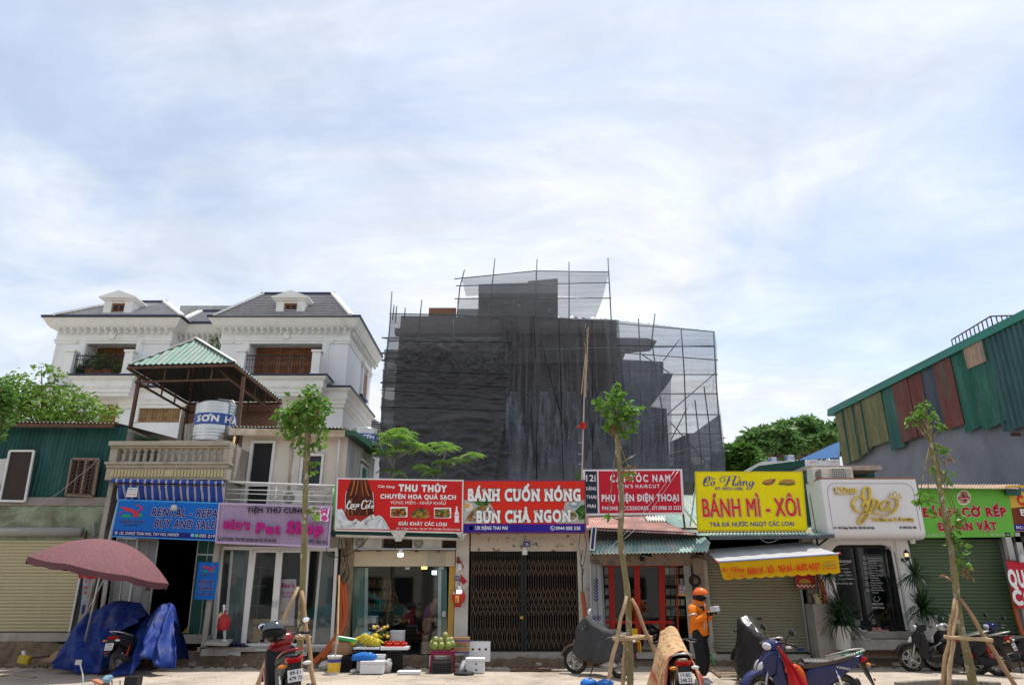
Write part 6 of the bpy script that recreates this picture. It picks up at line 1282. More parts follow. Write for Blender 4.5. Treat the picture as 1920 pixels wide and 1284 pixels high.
fs=thing('round_fan_sign','round red paper fan advert hanging on the white pillar','sign',P(860,1118,17.35));c=P(860,1119,17.35);mb=MB();mb.tube([c,c+Vector((0,.02,0))],.165,28);mb.box(c.x-.09,c.x+.06,c.y+.001,c.y+.018,c.z-.22,c.z-.12);mb.build('disc',mat('fan_red',(.4,.03,.03),.4),fs);mb=MB();mb.lathe([(.02,-.12),(.022,.02),(.01,.05),(.01,.07)],c+Vector((-.06,-.02,0)),8);mb.build('bottle_print',plain('can_orange',(.7,.3,.05)),fs);mb=MB();mb.lathe([(.02,-.12),(.022,.0),(.015,.03)],c+Vector((-.01,-.02,0)),8);mb.build('bottle_print',plain('can_yellow',(.7,.5,.08)),fs);text('SÁ XỊ',849,1113,858,1113,3.5,17.34,T_white,fs,off=.03)
for i,(pts)in enumerate(([(857,1040),(859,1044),(861,1054),(858,1050)],[(861,1050),(864,1050),(870,1062),(867,1070),(863,1066)],[(864,1076),(876,1089),(869,1096),(861,1087)])):
 mb=MB();mb.prism(xz(pts,17.3+.03*i),17.3+.03*i,17.305+.03*i);tag(mb.build('pennant',M_redbag,None),['tiny red pennant at the top of the white pillar','red pennant behind the unlit bulb','red pennant below the unlit bulb'][i],'flag','small red pennants on the white pillar')
npl=thing('house_number_plate','small blue enamel plate on the white pillar','number plate',P(856,1085,17.4));mb=MB();fbox(mb,853,860,1079,1088,17.42,.015);mb.build('plate',plain('enamel_blue',(0,0,0)),npl);text('12',854.5,1086,858.5,1086,5,17.42,T_white,npl,off=.02)
mb=MB();mb.box(X(856,1050,17.4)-.0,X(861,1050,17.4),17.38,17.5,Z(1055,17.4),Z(1044,17.4));tag(mb.build('meter_box',M_rust,None),'small rusty box high on the white pillar','box')
#  barber / phone shop 
hF=thing('barber_shop_building','barber and phone accessory shop with pink and green corrugated awnings','building',(X(1205,1220,YD),YD,0))
xf0,xf1=X(1110,1110,YD),X(1318,1110,YD)
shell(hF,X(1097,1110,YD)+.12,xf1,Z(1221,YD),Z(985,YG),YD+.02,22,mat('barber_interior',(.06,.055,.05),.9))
M_brn=mat('bare_brown_plaster',(.3,.22,.17),.9,.15,2,.12,.35,20,col2=(.17,.14,.11),c2s=2,c2amt=(.5,.56))
mb=MB();mb.box(X(1106,1050,YD),X(1304,1050,YD),YD-.08,YD+.019,Z(1060,YD),Z(1030,YD));mb.build('lintel',M_brn,hF)
mb=MB();mb.box(X(1302,1120,YD),X(1321,1120,YD),YD-.15,YD+.019,0,Z(1040,YD));mb.build('pillar',M_brn,hF)
mb=MB();mb.box(X(1287,1140,YD)+.003,X(1301,1140,YD),YD-.02,YD+.019,Z(1221,YD),Z(1060,YD)-.003);mb.build('door_jamb',mat('pale_grey_jamb',(.4,.38,.35),.7,.15,4,col2=(.2,.22,.25),c2s=5,stretch=(4,1,1)),hF)
mb=MB();mb.box(xf0-.1,xf1+.1,17.15,YD+.05,Z(1221,YD)-.12,Z(1221,YD));mb.build('threshold',M_conc,hF)
S_pk=smat('pink_sheet',(.42,.24,.21),(.5,.36,.32),1.5);S_lg=smat('pale_green_sheet',(.25,.38,.35),(.42,.42,.36),1.5,(.5,.65));
mb=MB();corr(mb,P(1098,970,18.3),P(1215,968,18.3),P(1305,1002,YG-.1),P(1100,993,YG-.1),34,.014,(0,-.5,1));mb.build('pink_roof_sheet',S_pk,hF,smooth=True,recalc=False)
mb=MB();corr(mb,P(1214,958,18.5),P(1330,960,18.5),P(1330,1003,YG+.3),P(1290,1003,YG+.3),16,.014,(0,-.5,1));mb.build('green_roof_sheet',S_lg,hF,smooth=True,recalc=False)
mb=MB();corr(mb,P(1282,928,19.6),P(1330,930,19.6),P(1330,961,18.5),P(1200,961,18.5),18,.014,(0,-.5,1));mb.build('green_roof_sheet',S_lg,hF,smooth=True,recalc=False)
for a in((1208,968,1248,975),):
 mb=MB();corr(mb,P(1207,967,18.2),P(1246,967,18.2),P(1248,976,17.8),P(1213,976,17.8),7,.03,(0,-.5,1));mb.build('white_ridge_sheet',mat('white_asbestos',(.6,.6,.57),.8,.1),hF,smooth=True,recalc=False)
mb=MB();qbox(mb,(1108,990),(1306,1000),(1306,1016),(1108,1016),17.3,.1);mb.build('gap_shade_strip',mat('gap_shade_grey',(.06,.055,.06),.8),hF)  # dark strip painted as the shade in the gap under the pink sheet
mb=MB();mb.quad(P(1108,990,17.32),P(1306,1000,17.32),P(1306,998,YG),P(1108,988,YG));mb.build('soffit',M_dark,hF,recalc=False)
Yaw=16.55
mb=MB();corr(mb,P(1117,1008,YD-.05),P(1308,1003,YD-.05),P(1328,1034,Yaw),P(1104,1038,Yaw),31,.017,(0,-.5,1));mb.build('green_awning_sheet',S_lg,hF,smooth=True,recalc=False)
mb=MB();corr(mb,P(1306,1003,YD-.05),P(1318,1004,YD-.1),P(1331,1018,Yaw+.1),P(1327,1034,Yaw),3,.02,(1,-.5,1));mb.build('awning_end_flap',S_lg,hF,smooth=True,recalc=False)
mb=MB()
for px in(1112,1215,1318):mb.bar(P(px,1040,YD-.1),P(px,1033,Yaw+.15),.04)
mb.bar(P(1106,1036,Yaw+.12),P(1338,1034,Yaw+.12),.035);mb.build('awning_frame',M_rust,hF)
mb=MB();mb.box(X(1296,1048,YD-.2),X(1313,1048,YD-.2),YD-.4,YD-.16,Z(1046,YD-.2),Z(1043,YD-.2));mb.build('steel_bracket',M_rust,hF)
sF=board('barber_sign','red barber and phone accessories signboard with white border and dark address strip','' and 0 or(1093,880),(1279,879),(1284,963),(1097,966),YG+.1,.1,mat('sign_white',(.7,.67,.72),.45,.05,2))
Yb=YG+.1
flatpoly([(1097,883),(1119,883),(1121,962),(1099,962)],Yb,plain('sign_slate',(.02,.03,.045)),sF);flatpoly([(1122,883),(1275,882),(1279,960),(1124,962)],Yb,mat('sign_crimson',(.5,.01,.03),.4,.06),sF)
TW=plain('letter_pinkwhite',(.72,.68,.75))
text('12i',1099,902,1117,902,12,Yb,TW,sF,off=.02);text('ĐẶNG',1098.5,918.5,1118,918.5,6,Yb,TW,sF,off=.04);text('THAI',1099,934.5,1118.5,934.5,6.5,Yb,TW,sF,off=.04);text('MAI',1101,951.5,1117,951.5,6.5,Yb,TW,sF,off=.04)
text('CẮT TÓC NAM',1144,903,1257,902.5,13,Yb,TW,sF,off=.04,space=1.15);text("MEN'S HAIRCUT",1158,914.5,1237,914.5,6.5,Yb,TW,sF,off=.03,space=1.2)
text('PHỤ KIỆN ĐIỆN THOẠI',1128,939.5,1273,938.5,12.5,Yb,TW,sF,off=.05);text('PHONE ACCESSORES',1129,956,1216,955.5,7,Yb,TW,sF,off=.03);text('ĐT:0988 33 2222',1223,955.5,1277.5,955,7,Yb,TW,sF,off=.03)
flatpoly([(1261,956.5),(1278,956.3),(1278,957.2),(1261,957.4)],Yb,TW,sF)
mb=MB();mb.bar(P(1281,963,Yb+.15),P(1284,990,Yb+.15),.04);mb.build('sign_post',M_rust,sF)
mb=MB();mb.bar(P(1281,950,Yb+.3),P(1306,985,Yb+.3),.025);mb.bar(P(1305,905,Yb+.35),P(1294,986,Yb+.1),.025);mb.build('brace',M_steel,sF)
bs=thing('side_sign_box','small dark tilted lightbox sign edge-on above the green awning','sign',P(1112,1010,YG-.2));mb=MB();mb.prism(xz([(1110,986),(1119,986),(1115,1032),(1105,1031)],YG-.3),YG-.3,YG-.22);mb.build('frame',M_walu,bs);mb=MB();mb.prism(xz([(1111.5,989),(1116.5,989),(1112.5,1029),(1107.5,1028)],YG-.3),YG-.31,YG-.3-.002);mb.build('dark_face',T_navy,bs)
fl=thing('flood_light','grey LED floodlight with bracket under the green awning','lamp',P(1205,1045,YD-.3));c=P(1212,1039,YD-.45);mb=MB();mb.obox(c,(.24,.05,.13),Matrix.Rotation(R(-35),3,'X')@Matrix.Rotation(R(12),3,'Y'));mb.build('lamp_head',plain('flood_black',(.03,.03,.03)),fl,bevel=.01)
mb=MB();mb.obox(c+Vector((0,-.025,-.02)),(.19,.012,.09),Matrix.Rotation(R(-35),3,'X')@Matrix.Rotation(R(12),3,'Y'));mb.build('lens',plain('flood_lens',(.45,.47,.45),.2),fl);mb=MB();d=P(1204,1046,YD-.12);mb.bar(c,d,.03);mb.box(d.x-.05,d.x+.05,d.y-.01,d.y+.04,d.z-.06,d.z+.04);mb.build('bracket',M_iron,fl)
rd=thing('red_framed_doors','red framed glass double doors of the barber shop','door',(X(1205,1218,YD),YD,Z(1218,YD)))
M_red=mat('red_door_paint',(.33,.018,.01),.45,.12,2,.06,.05)
Yr=YD+.06
for a,b in((1141,1151),(1189,1199),(1235,1246),(1268,1270)):
 mb=MB();a2,b2=a+1,b+2;mb.prism(xz([(a,1058),(b,1058),(b2+(b-a)*0+2,1219),(a2+2,1219)],Yr),Yr,Yr+.06);mb.build('stile',M_red,rd)
mb=MB();fbox(mb,1132,1272,1057,1062,Yr-.01,.06);mb.build('top_rail',M_red,rd);
mb=MB();fbox(mb,1134,1262,1163,1169,Yr+.003,.05);mb.build('middle_rail',M_red,rd)
mb=MB();mb.quad(P(1133,1060,Yr+.04),P(1270,1060,Yr+.04),P(1270,1219,Yr+.04),P(1134,1219,Yr+.04));mb.build('pane',glass('shop_glass'),rd,recalc=False)
for(xx,cols,lab,rs)in((1247,4,'rack of hanging phone cases right of the red doors',2),(1133,1,'narrow column of phone cases left of the red doors',1)):
 rk=thing('phone_case_rack',lab,'rack',P(xx+10,1160,YD+.2),'racks of phone cases')
 mb=MB();fbox(mb,xx-1,xx+cols*9.2,1062,1160,YD+.35,.03);mb.build('back_board',mat('rack_black',(.02,.02,.02),.8),rk)
 for r in range(5):
  for c in range(cols):
   x=xx+c*9+.5+r*.6;y=1064+r*19.5;g=random.Random(r*9+c+rs);col=g.choice([(.55,.56,.6),(.2,.24,.33),(.45,.43,.42),(.08,.09,.12),(.5,.35,.33),(.3,.35,.42)])
   mb=MB();mb.prism(xz([(x,y),(x+7,y),(x+7,y+12),(x,y+12)],YD+.3),YD+.3,YD+.315);o=mb.build('phone_case_pack',mat('pack_edge',(.42,.45,.15),.4,.1),rk);mb=MB();mb.prism(xz([(x+1,y+1.2),(x+6.2,y+1.2),(x+6.2,y+11.4),(x+1,y+11.4)],YD+.295),YD+.293,YD+.298);mb.build('phone_case',plain('case_%d'%int(col[0]*100),col),o)
lf=MB();q=[P(1107,1057,17.2),P(1127,1059,17.5),P(1134,1172,17.5),P(1110,1172,17.2)]
lf=mdoor([(1107,1057),(1127,1059),(1134,1205),(1111,1205)],(17.15,17.45,17.45,17.15),'open_door_leaf',mat('pale_grey_leaf',(.42,.44,.46),.55,.1,3),(0,.78,.9,1),label='pale grey folding leaf with ornament cutouts',par=hF,fr=.04)
mb=MB()
for(x,y,w,h)in((1114,1083,8,44),(1111,1153,16,11)):
 for i in range(int(w//2)):
  for j in range(int(h//2)):
   if(i*j+i+j)%3:
    a=P(x+i*2,y+j*2,17.1);mb.box(a.x,a.x+.02,17.09,17.1,a.z-.02,a.z)
mb.build('ornament',T_navy,lf,kind='stuff')
mb=MB();mb.box(X(1131,1120,YD)-.02,X(1133,1120,YD),YD-.02,YD+.04,Z(1220,YD),Z(1058,YD));mb.build('blue_stile',plain('faded_blue',(.07,.13,.2)),hF)
tb_=thing('cleaning_pack_bag','transparent packet with orange ends hanging at the right door jamb','packet',P(1279,1116,17.3));mb=MB();mb.prism(xz([(1273,1095),(1284,1096),(1286,1116),(1272,1114)],17.3),17.28,17.36);mb.build('packet',printmat('packet_print',[(.6,.5,.45),(.7,.7,.72),(.2,.35,.5),(.6,.3,.2)],30),tb_,bevel=.01)
mb=MB();mb.prism(xz([(1273,1112),(1286,1112),(1287,1117),(1271,1116)],17.27),17.26,17.37);mb.build('packet_end',plain('packet_orange',(.5,.25,.1)),tb_)
mb=MB();mb.ring(P(1303,1088,17.2),.11,.03,(.3,1,0),20,7);mb.ring(P(1303,1088,17.15),.09,.02,(.3,1,0),20,7);tag(mb.build('cable_coil',T_black,None,smooth=True),'black coil of cable hanging on the brown pillar','coil')
mb=MB();mb.tube([P(1091,1058,17.25),P(1092,1110,17.3)],.012,5);tag(mb.build('cable',T_black,None),'black cable dropping into the short orange pipe beside the gate','cable')
M_orp=mat('orange_conduit',(.42,.09,.025),.5,.12,3,.05,.25,8)
def conduit(pts,r,label,grp=None):
 q=[P(*p)for p in pts];o=[]
 for i in range(len(q)-1):
  a=q[max(i-1,0)];b=q[i];c=q[i+1];d=q[min(i+2,len(q)-1)]
  for k in range(8):t=k/8;o.append(.5*((2*b)+(c-a)*t+(2*a-5*b+4*c-d)*t*t+(3*b-a-3*c+d)*t**3))
 o.append(q[-1]);rs=[r*(1+.05*math.sin(i*2.2))for i in range(len(o))]
 mb=MB();mb.tube(o,rs,9);return tag(mb.build('orange_conduit',M_orp,None,smooth=True),label,'pipe',grp)
GC='orange corrugated conduits'
conduit([(1092,1110,17.3),(1095,1135,17.3),(1098,1172,17.25)],.045,'short straight orange conduit on the white pillar right of the gate',GC)
for i,pts in enumerate(([(636,1078,17.35),(641,1150,17.3),(636,1180,17.2),(612,1215,17.0),(585,1243,16.8)],[(641,1090,17.3),(647,1150,17.2),(642,1178,17.1),(618,1212,16.95),(590,1245,16.75)],[(647,1092,17.3),(651,1140,17.2),(646,1175,17.05),(628,1205,16.9),(605,1235,16.7)])):
 conduit(pts,.042,['leftmost orange conduit curving down beside the brown pillar','middle orange conduit curving down beside the brown pillar','rightmost orange conduit with the wide bend beside the brown pillar'][i],GC)
for i,pts in enumerate(([(1531,1072,17.3),(1543,1110,17.2),(1549,1170,17.15),(1553,1232,17.0),(1560,1250,16.8)],[(1538,1085,17.3),(1552,1130,17.25),(1556,1180,17.15),(1560,1235,17.0),(1572,1251,16.8)],[(1546,1130,17.3),(1550,1190,17.2),(1548,1230,17.1),(1556,1250,16.85)])):
 conduit(pts,.04,['orange conduit rising highest behind the yellow awning end','orange conduit nearest the potted plant of the spa','lower orange conduit in the bundle left of the spa plant'][i],GC)
cables=[([(650,1040,17.4),(655,1075,17.2),(645,1095,17.2),(640,1085,17.2),(648,1070,17.2)],'looped black cable hanging on the brown pillar'),([(640,1012,17.3),(645,1040,17.3),(650,1060,17.3),(642,1080,17.3),(638,1100,17.3)],'black cable running down the brown pillar'),([(612,1022,17.1),(614,1040,17.0),(640,1042,17.2),(660,1035,17.2),(690,1008,17.1)],'black cable slung below the pet shop sign corner'),([(741,1006,17.0),(744,1016,17.0),(741,1030,17.0)],'short cable hanging from the beige pipe'),([(1265,882,16.95),(1190,980,16.7),(1128,1040,16.4)],'thin wire crossing the barber sign diagonally'),([(1272,882,16.95),(1205,975,16.7),(1170,1010,16.5)],'second thin wire crossing the barber sign'),([(1418,1003,16.9),(1440,1017,16.8),(1470,1003,16.9)],'white cable sagging under the yellow sign'),([(1518,925,16.9),(1531,1000,16.8)],'dark cable down the left side of the spa sign'),([(1092,1030,17.2),(1088,1055,17.2),(1094,1068,17.2),(1090,1085,17.2)],'tangled cable at the top of the pillar right of the gate')]
for pts,l in cables:cable(pts,l,.006 if 'thin' in l or 'white' in l else .01,M_steel if('thin' in l or 'white' in l)else None,.03)
for k,(pp,l)in enumerate((([(637,1008,17.3),(634,1030,17.25),(640,1055,17.25)],'loose black wire at the left edge of the brown pillar'),([(646,1008,17.3),(650,1030,17.25),(643,1060,17.25)],'loose black wire down the middle of the brown pillar'),([(1088,1000,17.2),(1085,1025,17.1),(1090,1048,17.2)],'loose black wire beside the right edge of the gate lintel'),([(1096,1000,17.2),(1100,1022,17.1),(1094,1060,17.2)],'loose black wire close to the small tilted lightbox'))):cable(pp,l,.008)
#  bánh mì shop 
hG=thing('banh_mi_shop','closed sandwich shop with khaki roller shutter and grey concrete column','building',(X(1420,1225,YD),YD,0))
M_khk=mat('khaki_shutter',(.25,.235,.17),.55,.08,2,.05,.03,40,col2=(.2,.2,.14),c2s=.9)
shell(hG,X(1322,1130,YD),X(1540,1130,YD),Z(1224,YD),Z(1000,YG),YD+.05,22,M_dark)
roller(hG,1326,1503,1050,1222,YD,30,M_khk,1140)
mb=MB();fbox(mb,1318,1504,1030,1051,YD-.05,.25);mb.build('shutter_box',mat('dull_grey_board',(.2,.19,.18),.7),hG)
mb=MB();mb.box(X(1321,1130,YD)+.003,X(1330,1130,YD),YD-.1,YD+.0-.053,0,Z(1050,YD));mb.build('pale_post',mat('dirty_cream_post',(.4,.36,.3),.8,.15),hG)
mb=MB();mb.box(X(1508,1170,YD)+.06,X(1547,1170,YD),17.0,YD+.1,0,Z(1132,17.0));mb.build('concrete_column',M_conc,hG)
mb=MB();mb.box(X(1506,1090,YD)+.06,X(1528,1090,YD),YD-.1,YD+.1,Z(1132,17.0),Z(1000,YG));mb.build('concrete_column',M_conc,hG)
mb=MB();mb.box(X(1318,1230,YD),X(1510,1230,YD),17.2,YD+.1,Z(1225,YD)-.12,Z(1225,YD));mb.build('threshold',M_conc,hG)
st=MB();fbox(st,1494,1507,1215,1219,YD-.04,.01);st.build('blue_sticker',plain('sticker_blue',(.02,.08,.4)),hG)
mb=MB();fbox(mb,1421,1428,1158,1161,YD-.06,.04);mb.build('shutter_lock',M_iron,hG)
mb=MB();corr(mb,P(1330,985,YD+.8),P(1560,985,YD+.8),P(1564,1003,YG-.15),P(1328,1006,YG-.15),36,.015,(0,-.5,1));mb.build('roof_sheet',S_lg,hG,smooth=True,recalc=False)
mb=MB();corr(mb,P(1305,994,YG+.15),P(1520,993,YG+.15),P(1524,998,YG-.02),P(1308,999,YG-.02),34,.014,(0,-.5,1));mb.build('roof_sheet',S_tan,hG,smooth=True,recalc=False)
mb=MB();mb.bar(P(1330,1008,YG-.1),P(1564,1005,YG-.1),.05,.08);mb.build('gutter',mat('dark_grey_gutter',(.1,.11,.13),.5),hG)
mb=MB();mb.bar(P(1532,1024,17.2),P(1556,1006,YG),.035);mb.bar(P(1532,1024,17.2),P(1532,1006,17.2),.035);mb.build('bracket',M_iron,hG)
sG=board('banh_mi_sign','large yellow bánh mì xôi signboard','' and 0 or(1304,886),(1504,886),(1513,992),(1309,993),YG,.1,mat('sign_yellow',(.78,.66,.0),.4,.05,1),frame=plain('yellow_edge',(.6,.52,.02)),fw=.02)
T_nb=plain('letter_blue',(.03,.04,.32));BRD=plain('letter_dark_edge',(.1,.09,.08))
text('BÁNH MÌ - XÔI',1319.4,969.4,1502.4,967.4,34,YG,BRD,sG,off=.02);text('BÁNH MÌ - XÔI',1318,968.5,1501,966.5,34,YG-.004,plain('letter_tomato',(.65,.02,.01)),sG,off=.02,out=plain('thin_cream',(.75,.65,.5)),outoff=.015)
text('TRÀ ĐÁ NƯỚC NGỌT CÁC LOẠI',1331,987,1489,985,8,YG,T_nb,sG,off=.015);text('ĐT: 0972112382',1341,918.5,1393,918.5,5.5,YG,T_nb,sG,off=.02)
def script_cohang(ox,oy,s,Y,par,m,w=1.6,base=0):
 f=lambda pts:[(ox+a*s,oy+b*s-base*a*s)for a,b in pts];wf=lambda t,d:.45+.9*abs(d.y)**1.5
 S=lambda pts,k=1:stroke(f(pts),w*k,Y,m,par,'lettering',.006,.001,wf=wf)
 S([(14,-13),(11,-17),(5,-14),(2,-7),(2,-1),(6,1),(11,-2)],1.3);S([(11,-13),(7,-12),(5,-7),(7,-5),(11,-8),(12,-13)],.8)
 S([(20,-8),(16,-6),(15,-1),(18,0),(21,-3),(21,-7),(19,-8)]);S([(16,-11),(19,-14),(22,-11)],.8)
 S([(46,-17),(38,-17),(32,-12),(34,-7),(40,-8),(41,-13),(37,-15)],.8);S([(50,-17),(47,-8),(43,0),(40,0)],1.3);S([(46,-17),(54,-17),(60,-18)],.8);S([(45,-9),(58,-10)],.8);S([(62,-18),(58,-9),(56,-1),(59,0),(62,-3)],1.3)
 S([(70,-8),(66,-6),(64,-1),(67,0),(70,-3),(71,-8),(70,-2),(73,0)]);S([(66,-11),(69,-10),(72,-12)],.8);S([(66,-17),(69,-14)],.9);
 S([(76,-8),(75,0)]);S([(75,-4),(79,-8),(82,-7),(81,-1),(84,0)]);S([(93,-8),(88,-6),(87,-1),(90,0),(93,-3)]);S([(94,-8),(92,2),(88,7),(83,7),(84,3),(92,-1),(97,-5)])
script_cohang(1318,910,1.0,YG,sG,T_nb)
bun=mat('bread_print',(.45,.22,.06),.5,.3,20,.1,0);
flatpoly([(1428,905),(1433,900),(1446,897),(1455,897),(1452,905),(1445,910),(1434,909)],YG,bun,sG,'photo_print');stroke([(1430,906),(1438,907),(1446,905),(1453,899)],2.5,YG,printmat('fill_print',[(.3,.05,.03),(.05,.2,.03),(.5,.3,.15),(.2,.08,.03)],40),sG,'photo_print',.006,.001)
flatpoly([(1459,908),(1462,901),(1472,898),(1484,898),(1491,902),(1490,908),(1475,911)],YG,bun,sG,'photo_print');stroke([(1460,908),(1470,906),(1480,908),(1490,906)],2.4,YG,herb,sG,'photo_print',.006,.001)
ag=thing('yellow_valance_awning','white retractable awning with yellow scalloped valance over the khaki shutter','awning',P(1450,1060,16))
Ya0,Ya1=17.35,15.95
A,B=P(1325,1030,Ya0),P(1520,1014,Ya0);C,D=P(1571,1037,Ya1),P(1347,1052,Ya1)
mb=MB();mb.grid(lambda u,v:A.lerp(B,u).lerp(D.lerp(C,u),v)-Vector((0,0,.035*math.sin(math.pi*v)+.012*math.sin(u*40)*v*(1-v)*2)),60,8);mb.build('canopy',mat('white_canvas',(.42,.42,.43),.8,.1,2,.03,.1,30,backlit=.1),ag,smooth=True,recalc=False)
D2,C2=P(1356,1084,Ya1-.03),P(1575,1072,Ya1-.03)
def val(u,v):
 a=D.lerp(C,u);b=D2.lerp(C2,u);p=a.lerp(b,v);p.z-=v*.035*abs(math.sin(math.pi*u*11));p.y+=.015*math.sin(u*35)*v+.02*noise.noise(Vector((u*9,v,3)))*v;return p
mb=MB();mb.grid(val,132,6);mb.build('valance',mat('yellow_canvas',(.72,.42,.0),.6,.07,2,.03,.1,25,backlit=.2),ag,smooth=True,recalc=False)
mb=MB();mb.tube([D-Vector((.03,0,0)),C+Vector((.03,0,0))],.018,8);mb.build('front_bar',plain('bar_white',(.6,.6,.62)),ag);mb=MB();mb.tube([D-Vector((0,.021,.015)),C-Vector((0,.021,.015))],.008,5);mb.build('blue_piping',plain('piping_blue',(.1,.18,.5)),ag)
for q in(D,C):mb=MB();mb.ball(q+Vector((-.04 if q is D else .04,0,0)),.028,8);mb.build('end_cap',T_red,ag,smooth=True)
mb=MB();mb.bar(A.lerp(D,.1)-Vector((-.1,0,.1)),D-Vector((-.2,0,.05)),.03);mb.bar(B.lerp(C,.1)-Vector((.1,0,.1)),C-Vector((.2,0,.05)),.03);mb.build('folding_arm',M_iron,ag)
Yv=Ya1-.06
text('BÁNH MÌ - XÔI - TRÀ ĐÁ - NƯỚC NGỌT',1402,1076,1538,1066,11.5,Yv,plain('letter_tomato',(0,0,0)),ag,off=.055);text('097 211 2382',1363,1082.5,1399,1080.5,4.5,Yv,T_red,ag,off=.01)
script_cohang(1354,1071.5,.43,Yv,ag,T_red,1.15,.06);stroke([(1362,1074),(1380,1073.5),(1396,1071)],.7,Yv,T_red,ag,ext=.001)
text('Chuyên Cắt Bạt - Sửa Chữa',1542,1055.5,1564,1054,2.4,Yv,T_navy,ag);text('Ô DÙ - MÁI HIÊN - MÁI XẾP',1542,1062,1568,1060,3,Yv,T_navy,ag,off=.01);text('ĐT: 0967.380.234',1542,1067.5,1569,1065.5,3.4,Yv,T_red,ag,off=.02)
bg_=board('burger_sign','small red burger picture sign with checked edge under the awning','' and 0 or(1491,1077),(1527,1077),(1529,1101),(1493,1101),17.25,.04,mat('burger_red',(.4,.015,.02),.4,.05),frame=plain('brown_edge',(.2,.1,.07)),fw=.02)
flatpoly([(1497,1092),(1500,1086),(1508,1084),(1517,1086),(1520,1091),(1517,1095),(1502,1095)],17.25,bun,bg_,'photo_print');stroke([(1499,1093),(1508,1094),(1519,1093)],1.3,17.25,herb,bg_,'photo_print',.006,.001)
for k in range(9):
 for r in range(2):
  if(k+r)%2==0:x=1494+k*3.9;flatpoly([(x,1096+r*2),(x+3.6,1096+r*2),(x+3.6,1098+r*2),(x,1098+r*2)],17.25,T_white,bg_,'check_print')
#  spa 
hH=thing('spa_building','white arched-front spa shop with concrete steps','building',(X(1620,1185,YD),YD,0))
M_spa=mat('spa_white',(.68,.66,.64),.7,.05,1.5,.03,.06,50)
xh0,xh1=X(1532,1100,YD),X(1712,1100,YD);zh0=Z(1182,YD);zhT=Z(1008,YG)
def arch(w,r,n=8):
 x0,x1,z0,z1=w;return[(x0,z0),(x0,z1-r)]+[(x0+r-r*math.cos(R(90*i/n)),z1-r+r*math.sin(R(90*i/n)))for i in range(1,n+1)]+[(x1-r+r*math.sin(R(90*i/n)),z1-r+r*math.cos(R(90*i/n)))for i in range(n+1)]+[(x1,z0)]
opn=arch((X(1566,1110,YD),X(1688,1110,YD),zh0,Z(1021,YD)),.28)
mb=MB();n=len(opn);out_=[(xh0,zh0)]+[(xh0,zh0+(zhT-zh0)*.7)]+[(xh0+(xh1-xh0)*i/(n-5),zhT)for i in range(n-4)]+[(xh1,zh0+(zhT-zh0)*.7),(xh1,zh0)];out_=out_[:n]
out_=[]
for i,(x,z)in enumerate(opn):
 if i==0:out_.append((xh0,zh0))
 elif i==n-1:out_.append((xh1,zh0))
 elif i<=3:out_.append((xh0,zhT)if i>=1 else(xh0,z))
 elif i>=n-4:out_.append((xh1,zhT))
 else:t=(i-3)/(n-7);out_.append((xh0+(xh1-xh0)*min(1,max(0,t)),zhT))
vs=[(x,YD-.1,z)for x,z in opn]+[(x,YD-.1,z)for x,z in out_]+[(x,YD+.2,z)for x,z in opn]
mb.add(vs,[(i,i+1,n+i+1,n+i)for i in range(n-1)]+[(i,i+1,2*n+i+1,2*n+i)for i in range(n-1)]);mb.build('arched_front',M_spa,hH)
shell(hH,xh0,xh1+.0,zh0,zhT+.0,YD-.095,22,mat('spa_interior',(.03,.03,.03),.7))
mb=MB();mb.box(xh0-.003,xh0+.0,YD-.1,22,0,zhT);mb.box(xh1-.3,xh1-.004,YD-.13,YD-.101,0,zhT);mb.build('pillar_face',M_spa,hH)
gl=thing('glass_shopfront','black framed spa glass front with white welcome lettering','shopfront',(X(1620,1182,YD),YD,zh0))
mb=MB();Yg=YD+.1;mb.quad(P(1550,1015,Yg),P(1705,1015,Yg),P(1705,1185,Yg),P(1550,1185,Yg));mb.build('pane',glass('spa_glass',(.55,.58,.6),.5),gl,recalc=False)
mb=MB();
for a,b in(((1603,1022),(1627,1180)),):mb.bar(P(*a,Yg-.03),P(*b,Yg-.03),.07,.05)
mb.bar(P(1670,1022,Yg-.03),P(1692,1180,Yg-.03),.16,.05);mb.build('door_stile',plain('black_alu',(.012,.012,.014),.3),gl)
mb=MB();mb.bar(P(1560,1178,Yg-.03),P(1700,1178,Yg-.03),.1,.12);mb.bar(P(1550,1024,Yg-.03),P(1680,1024,Yg-.03),.06,.06);mb.build('door_rail',plain('black_alu',(0,0,0)),gl)
mb=MB();mb.bar(P(1671,1024,YD-.12),P(1700,1180,YD-.12),.03,.05);mb.build('white_frame_strip',M_walu,gl)
Yt_=Yg-.003;DW=plain('decal_white',(.6,.6,.6));
text('Welcome',1561,1054,1596,1054,6,Yt_,DW,gl,off=.01,shear=.3);text('SALON OPEN',1568,1067,1591,1067,2.4,Yt_,DW,gl);text('MONDAY - SUNDAY',1563,1073.5,1596,1073.5,2.8,Yt_,DW,gl,off=.01);text('Open 9:30am',1572,1079,1597,1079,3,Yt_,DW,gl);text('Close 22:30pm',1572,1086,1601,1086,3,Yt_,DW,gl);text('have a nice day',1566,1094.5,1599,1094.5,3.2,Yt_,DW,gl,off=.02,shear=.3);stroke([(1566,1058),(1580,1058.5),(1592,1054.5)],.6,Yt_,DW,gl,ext=.001)
items=['Nourishing Hair Wash','(Gội đầu dưỡng sinh)','Facial Care','(Chăm sóc da mặt)','Body Massage','(Mát xa toàn thân)','Nail Service','(Móng tay & chân)','Foot Massage','(Mát xa chân)','Waxing (Tẩy lông)','Sun Back Scrub','(Chà gót chân)','Eyelash Extensions','(Nối mi)']
